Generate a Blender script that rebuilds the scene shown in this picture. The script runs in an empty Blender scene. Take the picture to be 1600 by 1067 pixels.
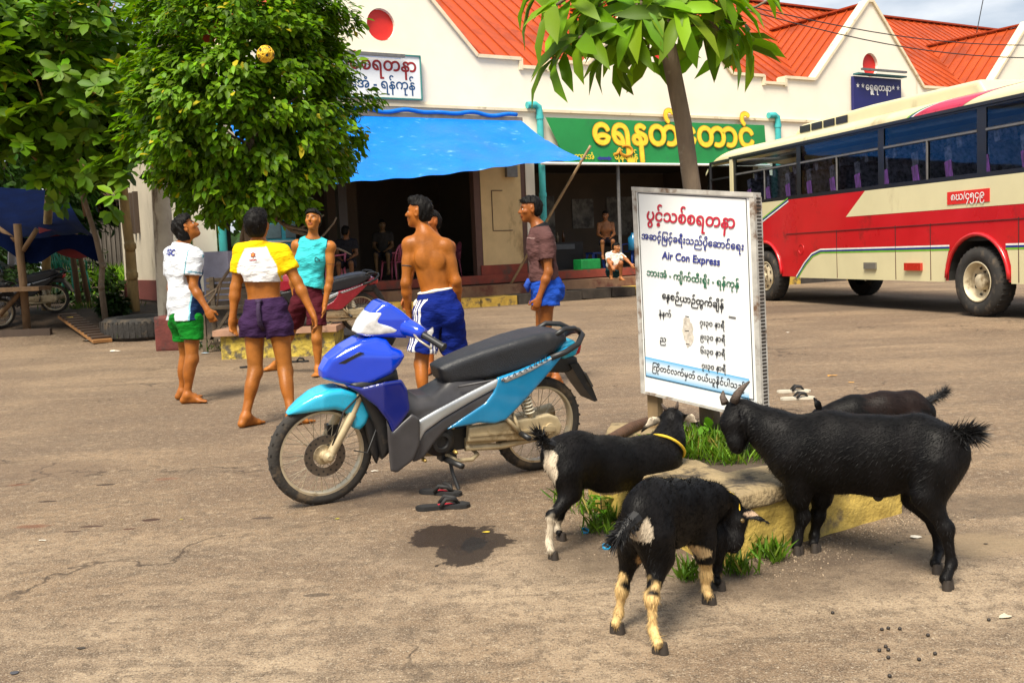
import bpy, math, random
import numpy as np
from mathutils import Vector, Matrix
from mathutils.geometry import tessellate_polygon
random.seed(7); RNG = np.random.default_rng(7)
SC = bpy.context.scene
COL = SC.collection
rad = math.radians
# ---------------------------------------------------------------- camera
ROLL = rad(2.4); PITCH = math.atan(141.5/1600*math.cos(ROLL)); CH = 1.25; FP = 1600.0
cam = bpy.data.cameras.new("camera"); cam.lens = 36; cam.sensor_width = 36; cam.clip_end = 2000; cam.clip_start = .05
camo = bpy.data.objects.new("camera", cam); COL.objects.link(camo)
camo.matrix_world = Matrix.Translation((0, 0, CH)) @ Matrix.Rotation(math.pi/2-PITCH, 4, 'X') @ Matrix.Rotation(-ROLL, 4, 'Z')
SC.camera = camo
# ---------------------------------------------------------------- world, sun, exposure
SUN_EL, SUN_AZ = rad(56), rad(203)      # azimuth clockwise from +Y
W = bpy.data.worlds.new("World"); SC.world = W; W.use_nodes = True
nt = W.node_tree; nt.nodes.clear()
wo = nt.nodes.new('ShaderNodeOutputWorld'); bg = nt.nodes.new('ShaderNodeBackground')
sky = nt.nodes.new('ShaderNodeTexSky'); sky.sky_type = 'NISHITA'; sky.sun_disc = False
sky.sun_elevation = SUN_EL; sky.sun_rotation = SUN_AZ; sky.air_density = 1.0; sky.dust_density = 2.0
tc = nt.nodes.new('ShaderNodeTexCoord'); mp = nt.nodes.new('ShaderNodeMapping'); mp.inputs['Scale'].default_value = (1, 1, 3.2)
n1 = nt.nodes.new('ShaderNodeTexNoise'); n1.inputs['Scale'].default_value = 2.6; n1.inputs['Detail'].default_value = 8; n1.inputs['Roughness'].default_value = .55
cr = nt.nodes.new('ShaderNodeValToRGB'); cr.color_ramp.elements[0].position = .36; cr.color_ramp.elements[1].position = .58
cc = nt.nodes.new('ShaderNodeValToRGB'); cc.color_ramp.elements[0].position = .3; cc.color_ramp.elements[0].color = (6.0, 6.6, 7.4, 1); cc.color_ramp.elements[1].position = .75; cc.color_ramp.elements[1].color = (9.6, 9.9, 10.2, 1)
mx = nt.nodes.new('ShaderNodeMixRGB')
L = nt.links.new
L(tc.outputs['Generated'], mp.inputs['Vector']); L(mp.outputs[0], n1.inputs['Vector']); L(n1.outputs[0], cr.inputs[0]); L(n1.outputs[0], cc.inputs[0])
L(cr.outputs[0], mx.inputs['Fac']); L(sky.outputs[0], mx.inputs['Color1']); L(cc.outputs[0], mx.inputs['Color2'])
L(mx.outputs[0], bg.inputs['Color']); bg.inputs['Strength'].default_value = .066; L(bg.outputs[0], wo.inputs[0])
sl = bpy.data.lights.new("sun", 'SUN'); sl.energy = 4.0; sl.angle = rad(24); sl.color = (1, .92, .78)
so = bpy.data.objects.new("sun", sl); COL.objects.link(so)
sd = Vector((math.sin(SUN_AZ)*math.cos(SUN_EL), math.cos(SUN_AZ)*math.cos(SUN_EL), math.sin(SUN_EL)))
so.rotation_euler = sd.to_track_quat('Z', 'Y').to_euler()
SC.view_settings.view_transform = 'Standard'; SC.view_settings.look = 'None'; SC.view_settings.gamma = 1; SC.view_settings.exposure = .84
SC.view_settings.use_curve_mapping = False
SC.cycles.max_bounces = 6; SC.cycles.diffuse_bounces = 3; SC.cycles.transparent_max_bounces = 24
SC.cycles.use_denoising = True
# ---------------------------------------------------------------- picture -> place helpers
def ray(px, py):
    u = (px-800)/FP; v = (533.5-py)/FP
    u, v = u*math.cos(ROLL)+v*math.sin(ROLL), -u*math.sin(ROLL)+v*math.cos(ROLL)
    c, s = math.cos(PITCH), math.sin(PITCH)
    return np.array([u, c+s*v, -s+c*v])
def G(px, py, z=0.0):
    r = ray(px, py); return np.array([0, 0, CH]) + r*((z-CH)/r[2])
def P(px, py, Y):
    r = ray(px, py); return np.array([0, 0, CH]) + r*(Y/r[1])
def nrm(v):
    v = np.asarray(v, float); return v/(np.linalg.norm(v)+1e-12)
A_ = lambda *a: np.array(a, float)
# ---------------------------------------------------------------- objects
def tag(o, label=None, cat=None, group=None, kind=None):
    if label: o['label'] = label
    if cat: o['category'] = cat
    if group: o['group'] = group
    if kind: o['kind'] = kind
    return o
def empty(name, loc, label, cat, group=None, rz=0):
    o = bpy.data.objects.new(name, None); COL.objects.link(o); o.location = loc; o.rotation_euler = (0, 0, rz); o.empty_display_size = .1
    return tag(o, label, cat, group)
def mk(name, v, f, mats, parent=None, mi=None, smooth=False, col=None, inv=True):
    """one mesh object; v in world space unless inv is False (then parent-local)"""
    me = bpy.data.meshes.new(name)
    v = np.asarray(v, dtype=np.float64).reshape(-1, 3)
    if parent is not None and inv:
        m = np.array(MW(parent).inverted()); v = v @ m[:3, :3].T + m[:3, 3]
    if isinstance(f, np.ndarray):
        k = f.shape[1]; n = len(f)
        me.vertices.add(len(v)); me.vertices.foreach_set('co', v.astype(np.float32).ravel())
        me.loops.add(n*k); me.loops.foreach_set('vertex_index', f.astype(np.int32).ravel())
        me.polygons.add(n); me.polygons.foreach_set('loop_start', np.arange(0, n*k, k, dtype=np.int32))
        me.update(calc_edges=True)
    else:
        me.from_pydata([tuple(x) for x in v], [], [tuple(x) for x in f])
    for m_ in (mats if isinstance(mats, (list, tuple)) else [mats]): me.materials.append(m_)
    if mi is not None: me.polygons.foreach_set('material_index', np.asarray(mi, np.int32))
    if col is not None:
        a = me.color_attributes.new('Col', 'FLOAT_COLOR', 'POINT')
        c = np.ones((len(v), 4), np.float32); c[:, :3] = col; a.data.foreach_set('color', c.ravel())
    if smooth is True: me.polygons.foreach_set('use_smooth', np.ones(len(me.polygons), bool))
    me.update(); me.validate()
    if smooth not in (True, False): me.shade_auto_smooth if False else None
    o = bpy.data.objects.new(name, me); COL.objects.link(o)
    if smooth not in (True, False):
        me.polygons.foreach_set('use_smooth', np.ones(len(me.polygons), bool))
        sharp_by_angle(me, rad(smooth))
    if parent is not None: o.parent = parent
    return o
def sharp_by_angle(me, ang):
    import bmesh
    bm = bmesh.new(); bm.from_mesh(me)
    for e in bm.edges:
        if len(e.link_faces) == 2 and e.calc_face_angle(0) > ang: e.smooth = False
    bm.to_mesh(me); bm.free()
def MW(o):
    m = Matrix.LocRotScale(o.location, o.rotation_euler, o.scale)
    return (MW(o.parent) @ o.matrix_parent_inverse @ m) if o.parent else m
def copy_tree(o, parent=None):
    c = o.copy(); COL.objects.link(c)
    if parent is not None: c.parent = parent
    for ch in list(o.children): copy_tree(ch, c)
    return c
class MB:
    def __init__(s): s.v = []; s.f = []; s.m = []; s.n = 0
    def add(s, v, f, m=0):
        v = np.asarray(v, float).reshape(-1, 3); s.v.append(v)
        for q in f: s.f.append(tuple(int(i)+s.n for i in q)); s.m.append(m)
        s.n += len(v)
    def box(s, c, size, R=None, m=0):
        x, y, z = np.array(size)/2
        v = np.array([[-x,-y,-z],[x,-y,-z],[x,y,-z],[-x,y,-z],[-x,-y,z],[x,-y,z],[x,y,z],[-x,y,z]])
        if R is not None: v = v @ np.asarray(R).T
        s.add(v+np.asarray(c, float), [(0,3,2,1),(4,5,6,7),(0,1,5,4),(1,2,6,5),(2,3,7,6),(3,0,4,7)], m)
    def bar(s, a, b, w, h, m=0, up=(0, 0, 1)):
        a = np.asarray(a, float); b = np.asarray(b, float); d = b-a; l = np.linalg.norm(d); d = d/l
        x = np.cross(d, up)
        if np.linalg.norm(x) < 1e-3: x = np.cross(d, (1, 0, 0))
        x = nrm(x); z = np.cross(x, d)
        s.box((a+b)/2, (w, l, h), np.stack([x, d, z], 1), m)
    def tube(s, pts, r, n=8, m=0, cap=True, closed=False):
        pts = np.asarray(pts, float); k = len(pts); r = np.broadcast_to(np.asarray(r, float), (k,))
        T = np.gradient(pts, axis=0)
        if closed: T = np.roll(pts, -1, 0)-np.roll(pts, 1, 0)
        up = np.array([0, 0, 1.0]); u = np.cross(T[0], up)
        if np.linalg.norm(u) < 1e-4*np.linalg.norm(T[0])+1e-9: u = np.cross(T[0], (1, 0, 0))
        u = nrm(u); V = []
        a = np.linspace(0, 2*np.pi, n, endpoint=False)
        for i in range(k):
            t = nrm(T[i]); u = nrm(u-t*np.dot(u, t)); w = np.cross(t, u)
            V.append(pts[i]+r[i]*(np.cos(a)[:, None]*u+np.sin(a)[:, None]*w))
        F = []
        for i in range(k if closed else k-1):
            for j in range(n):
                j2 = (j+1) % n; i2 = (i+1) % k; F.append((i*n+j, i*n+j2, i2*n+j2, i2*n+j))
        if cap and not closed: F.append(tuple(range(n))[::-1]); F.append(tuple((k-1)*n+j for j in range(n)))
        s.add(np.concatenate(V), F, m)
    def lathe(s, prof, c, ax, n=24, m=0, cap=False):
        """prof: (radius, along)"""
        ax = nrm(ax); u = nrm(np.cross(ax, (0, 0, 1) if abs(ax[2]) < .9 else (1, 0, 0))); w = np.cross(ax, u)
        a = np.linspace(0, 2*np.pi, n, endpoint=False); V = []
        for r, z in prof: V.append(np.asarray(c, float)+ax*z+r*(np.cos(a)[:, None]*u+np.sin(a)[:, None]*w))
        F = []
        for i in range(len(prof)-1):
            for j in range(n): F.append((i*n+j, i*n+(j+1) % n, (i+1)*n+(j+1) % n, (i+1)*n+j))
        if cap: F.append(tuple(range(n))[::-1]); F.append(tuple((len(prof)-1)*n+j for j in range(n)))
        s.add(np.concatenate(V), F, m)
    def ball(s, c, r, n=10, m=0):
        r = np.broadcast_to(np.asarray(r, float), (3,)); a = np.linspace(0, np.pi, n//2+2)
        b = np.linspace(0, 2*np.pi, n, endpoint=False); V = []
        for t in a: V.append(np.stack([np.sin(t)*np.cos(b)*r[0], np.sin(t)*np.sin(b)*r[1], np.cos(t)*r[2]+0*b], 1))
        F = [(i*n+j, (i+1)*n+j, (i+1)*n+(j+1) % n, i*n+(j+1) % n) for i in range(len(a)-1) for j in range(n)]
        s.add(np.concatenate(V)+np.asarray(c, float), F, m)
    def prism(s, poly, fn, d0, d1, m=0):
        """poly of 2-D points, fn(a,b,d) -> 3-D; closed slab between d0 and d1"""
        n = len(poly); tri = tessellate_polygon([[Vector((p[0], p[1], 0)) for p in poly]])
        V = [fn(p[0], p[1], d0) for p in poly]+[fn(p[0], p[1], d1) for p in poly]
        F = [tuple(t) for t in tri]+[tuple(i+n for i in t)[::-1] for t in tri]
        F += [(i, (i+1) % n, n+(i+1) % n, n+i) for i in range(n)]
        s.add(V, F, m)
    def sheet(s, poly, fn, holes=(), m=0):
        loops = [[Vector((p[0], p[1], 0)) for p in poly]]+[[Vector((p[0], p[1], 0)) for p in h] for h in holes]
        tri = tessellate_polygon(loops); pts = [p for l in loops for p in l]
        s.add([fn(p[0], p[1]) for p in pts], [tuple(t) for t in tri], m)
    def build(s, name, mats, parent=None, smooth=False, inv=True):
        import bmesh
        o = mk(name, np.concatenate(s.v), s.f, mats, parent, s.m, False, None, inv)
        bm = bmesh.new(); bm.from_mesh(o.data); bmesh.ops.recalc_face_normals(bm, faces=bm.faces); bm.to_mesh(o.data); bm.free()
        if smooth:
            o.data.polygons.foreach_set('use_smooth', np.ones(len(o.data.polygons), bool))
            if smooth is not True: sharp_by_angle(o.data, rad(smooth))
        return o
# ---------------------------------------------------------------- distance-field solids -> one continuous mesh
class SDF:
    def __init__(s, lo, hi, h):
        s.h = h; s.lo = np.asarray(lo, float); n = np.ceil((np.asarray(hi, float)-s.lo)/h).astype(int)+2
        s.n = n; s.d = np.full(n, 9.0, np.float32)
    def _blk(s, lo, hi, pad):
        i0 = np.maximum(np.floor((lo-pad-s.lo)/s.h).astype(int), 0); i1 = np.minimum(np.ceil((hi+pad-s.lo)/s.h).astype(int)+1, s.n)
        if (i1 <= i0).any(): return None
        ax = [s.lo[k]+s.h*np.arange(i0[k], i1[k]) for k in range(3)]
        g = np.stack(np.meshgrid(*ax, indexing='ij'), -1)
        return tuple(slice(i0[k], i1[k]) for k in range(3)), g
    def put(s, sl, d, k, op):
        o = s.d[sl]; d = d.astype(np.float32)
        if op == '-': d = -d; hh = np.maximum(k-np.abs(o-d), 0)/max(k, 1e-6); s.d[sl] = np.maximum(o, d)+hh*hh*k/4
        else: hh = np.maximum(k-np.abs(o-d), 0)/max(k, 1e-6); s.d[sl] = np.minimum(o, d)-hh*hh*k/4
    def cone(s, a, b, ra, rb=None, k=.03, op='+', sq=None):
        a = np.asarray(a, float); b = np.asarray(b, float); rb = ra if rb is None else rb
        r = max(ra, rb); B = s._blk(np.minimum(a, b)-r, np.maximum(a, b)+r, k+s.h*3)
        if B is None: return
        sl, g = B; ab = b-a; q = g-a; t = np.clip((q@ab)/max(ab@ab, 1e-12), 0, 1); e = q-t[..., None]*ab
        if sq is not None:      # sq=(axis, scale): flatten across an axis
            ax = nrm(sq[0]); c = e@ax; e = e+(c*(1/sq[1]-1))[..., None]*ax
        s.put(sl, (np.linalg.norm(e, axis=-1)-(ra+(rb-ra)*t))*(1 if sq is None else min(1, (1+sq[1])/2)), k, op)
    def chain(s, pts, rs, k=.03, op='+', sq=None):
        for i in range(len(pts)-1): s.cone(pts[i], pts[i+1], rs[i], rs[i+1], k, op, sq)
    def ell(s, c, r, R=None, k=.03, op='+'):
        c = np.asarray(c, float); r = np.asarray(r, float); m = r.max(); B = s._blk(c-m, c+m, k+s.h*3)
        if B is None: return
        sl, g = B; q = g-c
        if R is not None: q = q @ np.asarray(R)      # columns of R are the axes
        k0 = np.linalg.norm(q/r, axis=-1); k1 = np.linalg.norm(q/(r*r), axis=-1)+1e-9
        s.put(sl, np.where(k0 < 1e-3, -r.min(), k0*(k0-1)/k1), k, op)
    def grid(s):
        ax = [s.lo[k]+s.h*np.arange(s.n[k]) for k in range(3)]
        return np.stack(np.meshgrid(*ax, indexing='ij'), -1)
    def mesh(s, smooth=1):
        f = s.d; f[0]=9; f[-1]=9; f[:,0]=9; f[:,-1]=9; f[:,:,0]=9; f[:,:,-1]=9
        return surfnet(f, s.lo, s.h, smooth)
def surfnet(f, lo, h, smooth=1):
    s = f < 0; nx, ny, nz = f.shape
    co = [(i, j, k) for i in (0, 1) for j in (0, 1) for k in (0, 1)]
    V = lambda a, c: a[c[0]:nx-1+c[0], c[1]:ny-1+c[1], c[2]:nz-1+c[2]]
    cnt = sum(V(s, c).astype(np.int8) for c in co); act = (cnt > 0) & (cnt < 8)
    I = np.argwhere(act); idx = np.full(act.shape, -1, np.int64); idx[act] = np.arange(len(I))
    vals = np.stack([V(f, c)[act] for c in co], 1); acc = np.zeros((len(I), 3)); num = np.zeros(len(I))
    C = np.array(co, float)
    for a in range(8):
        for b in range(a+1, 8):
            if abs(C[a]-C[b]).sum() != 1: continue
            m = (vals[:, a] < 0) != (vals[:, b] < 0); t = vals[m, a]/(vals[m, a]-vals[m, b])
            acc[m] += C[a]+t[:, None]*(C[b]-C[a]); num[m] += 1
    v = lo+h*(I+acc/num[:, None]); F = []
    for ax in range(3):
        o = [k for k in range(3) if k != ax]
        sh = [slice(1, -1)]*3; sh[ax] = slice(0, f.shape[ax]-1); s0 = s[tuple(sh)]
        sh2 = list(sh); sh2[ax] = slice(1, f.shape[ax]); s1 = s[tuple(sh2)]
        E = np.argwhere(s0 != s1)
        if len(E) == 0: continue
        pos = s0[tuple(E.T)]; E = E.copy(); E[:, o[0]] += 1; E[:, o[1]] += 1
        def c(d0, d1):
            q = E.copy(); q[:, o[0]] += d0; q[:, o[1]] += d1; return idx[tuple(q.T)]
        q = np.stack([c(-1, -1), c(0, -1), c(0, 0), c(-1, 0)], 1)
        fl = pos if ax != 1 else ~pos
        q[~fl] = q[~fl][:, ::-1]; F.append(q)
    F = np.concatenate(F)
    for _ in range(smooth):
        sm = np.zeros_like(v); n = np.zeros(len(v))
        for a in range(4):
            np.add.at(sm, F[:, a], v[F[:, (a+1) % 4]]); np.add.at(n, F[:, a], 1)
            np.add.at(sm, F[:, a], v[F[:, a-1]]); np.add.at(n, F[:, a], 1)
        v = .5*v+.5*sm/np.maximum(n, 1)[:, None]
    return v, F
def sdpoly(px, pz, poly):
    """signed distance to a 2-D polygon on arrays"""
    p = np.asarray(poly, float); d = np.full(px.shape, 1e9); ins = np.zeros(px.shape, bool); n = len(p)
    for i in range(n):
        a, b = p[i], p[(i+1) % n]; e = b-a; wx = px-a[0]; wz = pz-a[1]
        t = np.clip((wx*e[0]+wz*e[1])/(e@e+1e-12), 0, 1); d = np.minimum(d, (wx-t*e[0])**2+(wz-t*e[1])**2)
        c = ((a[1] > pz) != (b[1] > pz))
        with np.errstate(divide='ignore', invalid='ignore'): xi = (b[0]-a[0])*(pz-a[1])/(b[1]-a[1]+1e-12)+a[0]
        ins ^= c & (px < xi)
    return np.where(ins, -1, 1)*np.sqrt(d)
def profile_solid(poly, wfun, k=.02, h=.006, yc=None, sm=2, shell=None):
    """side outline (x,z) filled to half width wfun(x,z) about y=yc: rounded with radius ~k"""
    p = np.asarray(poly, float); wmax = .0
    gx = np.arange(p[:, 0].min()-3*h, p[:, 0].max()+3*h, h); gz = np.arange(p[:, 1].min()-3*h, p[:, 1].max()+3*h, h)
    X, Z = np.meshgrid(gx, gz, indexing='ij'); D = sdpoly(X, Z, poly); Wd = np.broadcast_to(wfun(X, Z), X.shape)
    y0 = yc(X, Z) if callable(yc) else (0 if yc is None else yc)
    y0 = np.broadcast_to(y0, X.shape)
    lo = (y0-Wd)[D < h*2].min()-3*h; hi = (y0+Wd)[D < h*2].max()+3*h
    gy = np.arange(lo, hi, h); a = D[:, None, :]; b = np.abs(gy[None, :, None]-y0[:, None, :])-Wd[:, None, :]
    hh = np.maximum(k-np.abs(a-b), 0)/k; d = (np.maximum(a, b)+hh*hh*k/4).astype(np.float32)
    if shell: d = np.maximum(d, -(d+shell))
    d[0]=9; d[-1]=9; d[:,0]=9; d[:,-1]=9; d[:,:,0]=9; d[:,:,-1]=9
    return surfnet(d, np.array([gx[0], gy[0], gz[0]]), h, sm)
# ---------------------------------------------------------------- materials
MATS = {}
def M(name, col, rough=.6, metal=0, var=.15, vs=6, bump=0, bs=60, spec=.5, coat=0, stretch=None, sheen=0, stain=None, vcol=False, detail=5, trans=0, alpha=1, emit=0):
    """procedural principled material: base colour broken up by two noises, optional bump and stains"""
    if name in MATS: return MATS[name]
    m = bpy.data.materials.new(name); m.use_nodes = True; n = m.node_tree; b = n.nodes['Principled BSDF']; l = n.links.new
    tc = n.nodes.new('ShaderNodeTexCoord'); mp = n.nodes.new('ShaderNodeMapping'); l(tc.outputs['Object'], mp.inputs[0])
    if stretch: mp.inputs['Scale'].default_value = stretch
    nz = n.nodes.new('ShaderNodeTexNoise'); nz.inputs['Scale'].default_value = vs; nz.inputs['Detail'].default_value = detail; nz.inputs['Roughness'].default_value = .6
    l(mp.outputs[0], nz.inputs['Vector'])
    rg = n.nodes.new('ShaderNodeMapRange'); rg.inputs['From Min'].default_value = .3; rg.inputs['From Max'].default_value = .7
    rg.inputs['To Min'].default_value = 1-var; rg.inputs['To Max'].default_value = 1+var; l(nz.outputs[0], rg.inputs['Value'])
    mul = n.nodes.new('ShaderNodeVectorMath'); mul.operation = 'SCALE'; l(rg.outputs[0], mul.inputs['Scale'])
    if vcol:
        at = n.nodes.new('ShaderNodeAttribute'); at.attribute_name = 'Col'; l(at.outputs['Color'], mul.inputs[0])
    else: mul.inputs[0].default_value = col[:3]
    src = mul.outputs[0]
    if stain:      # (colour, scale, threshold)
        n2 = n.nodes.new('ShaderNodeTexNoise'); n2.inputs['Scale'].default_value = stain[1]; n2.inputs['Detail'].default_value = 7; n2.inputs['Roughness'].default_value = .65
        mp2 = n.nodes.new('ShaderNodeMapping'); l(tc.outputs['Object'], mp2.inputs[0]); mp2.inputs['Location'].default_value = (3.1, 1.7, 5.2)
        if len(stain) > 3: mp2.inputs['Scale'].default_value = stain[3]
        l(mp2.outputs[0], n2.inputs['Vector'])
        r2 = n.nodes.new('ShaderNodeMapRange'); r2.inputs['From Min'].default_value = stain[2]; r2.inputs['From Max'].default_value = stain[2]+.12; l(n2.outputs[0], r2.inputs['Value'])
        mxx = n.nodes.new('ShaderNodeMixRGB'); l(r2.outputs[0], mxx.inputs['Fac']); l(src, mxx.inputs['Color1']); mxx.inputs['Color2'].default_value = (*stain[0][:3], 1); src = mxx.outputs[0]
    l(src, b.inputs['Base Color'])
    b.inputs['Roughness'].default_value = rough; b.inputs['Metallic'].default_value = metal; b.inputs['Specular IOR Level'].default_value = spec
    b.inputs['Coat Weight'].default_value = coat; b.inputs['Coat Roughness'].default_value = .08
    if sheen: b.inputs['Sheen Weight'].default_value = sheen
    if emit: b.inputs['Emission Strength'].default_value = emit; b.inputs['Emission Color'].default_value = (*col[:3], 1)
    if rough > .15:
        r3 = n.nodes.new('ShaderNodeMapRange'); r3.inputs['To Min'].default_value = max(rough-.12, .02); r3.inputs['To Max'].default_value = min(rough+.12, 1); l(nz.outputs[0], r3.inputs['Value']); l(r3.outputs[0], b.inputs['Roughness'])
    if bump:
        n4 = n.nodes.new('ShaderNodeTexNoise'); n4.inputs['Scale'].default_value = bs; n4.inputs['Detail'].default_value = 4; l(mp.outputs[0], n4.inputs['Vector'])
        bp = n.nodes.new('ShaderNodeBump'); bp.inputs['Strength'].default_value = bump; bp.inputs['Distance'].default_value = .02; l(n4.outputs[0], bp.inputs['Height']); l(bp.outputs[0], b.inputs['Normal'])
    MATS[name] = m; return m
def leafmat(name, trans=.35):
    m = bpy.data.materials.new(name); m.use_nodes = True; n = m.node_tree; b = n.nodes['Principled BSDF']; l = n.links.new; o = n.nodes['Material Output']
    at = n.nodes.new('ShaderNodeAttribute'); at.attribute_name = 'Col'; l(at.outputs['Color'], b.inputs['Base Color']); b.inputs['Roughness'].default_value = .5; b.inputs['Specular IOR Level'].default_value = .25
    t = n.nodes.new('ShaderNodeBsdfTranslucent'); g = n.nodes.new('ShaderNodeVectorMath'); g.operation = 'MULTIPLY'; g.inputs[1].default_value = (1.3, 1.35, .45); l(at.outputs['Color'], g.inputs[0]); l(g.outputs[0], t.inputs['Color'])
    x = n.nodes.new('ShaderNodeMixShader'); x.inputs[0].default_value = trans; l(b.outputs[0], x.inputs[1]); l(t.outputs[0], x.inputs[2]); l(x.outputs[0], o.inputs[0])
    return m
def glassmat(name, tint, refl=.1):
    m = bpy.data.materials.new(name); m.use_nodes = True; n = m.node_tree; n.nodes.clear(); l = n.links.new; o = n.nodes.new('ShaderNodeOutputMaterial')
    t = n.nodes.new('ShaderNodeBsdfTransparent'); t.inputs[0].default_value = (*tint, 1); g = n.nodes.new('ShaderNodeBsdfGlossy'); g.inputs['Roughness'].default_value = .03
    f = n.nodes.new('ShaderNodeFresnel'); f.inputs[0].default_value = 1.45; ad = n.nodes.new('ShaderNodeMath'); ad.operation = 'ADD'; ad.inputs[1].default_value = refl; l(f.outputs[0], ad.inputs[0])
    x = n.nodes.new('ShaderNodeMixShader'); l(ad.outputs[0], x.inputs[0]); l(t.outputs[0], x.inputs[1]); l(g.outputs[0], x.inputs[2]); l(x.outputs[0], o.inputs[0])
    return m
# ---------------------------------------------------------------- lettering: real flat outlines, Burmese clusters put in written order
def order(t):
    out = []
    for ch in t:
        if ch in '\u1031\u103c':
            k = len(out)-1
            while k > 0 and out[k] in '\u103b\u103c\u103d\u103e\u1031': k -= 1
            if ch == '\u1031' and k > 0 and out[k-1] == '\u103c': k -= 1
            out.insert(max(k, 0), ch)
        else: out.append(ch)
    return ''.join(out)
def lettering(text, mat, parent, origin, xdir, up, width=None, size=.1, bold=0, align='L', name='lettering', lift=.003, shear=0):
    """origin: lower-left (or centre) point of the line; xdir/up unit vectors in the world"""
    cu = bpy.data.curves.new('lettering', 'FONT'); cu.body = order(text); cu.size = 1; cu.resolution_u = 3; cu.shear = shear
    to = bpy.data.objects.new('tmp', cu); COL.objects.link(to); dg = bpy.context.evaluated_depsgraph_get(); dg.update()
    me = bpy.data.meshes.new_from_object(to.evaluated_get(dg)); bpy.data.objects.remove(to)
    v = np.empty(len(me.vertices)*3); me.vertices.foreach_get('co', v); v = v.reshape(-1, 3)
    f = [tuple(p.vertices) for p in me.polygons]; bpy.data.meshes.remove(me)
    x0, x1 = v[:, 0].min(), v[:, 0].max()
    s = width/(x1-x0) if width else size
    v[:, 0] -= x0 if align == 'L' else (x0+x1)/2
    xd = nrm(xdir); u = nrm(up); nn = np.cross(xd, u)
    w = np.asarray(origin, float)+s*(v[:, :1]*xd+v[:, 1:2]*u)+nn*lift
    if bold:        # heavier strokes: the outline laid down again a hair to each side
        sh = [(0, 0)]+[(bold*.8*math.cos(a), bold*.8*math.sin(a)) for a in np.arange(8)*math.pi/4]; n = len(w)
        w = np.concatenate([w+s*(a*xd+b*u)+nn*.00025*i for i, (a, b) in enumerate(sh)]); f = [tuple(q+i*n for q in t) for i in range(len(sh)) for t in f]
    return mk(name, w, f, mat, parent)
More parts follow.
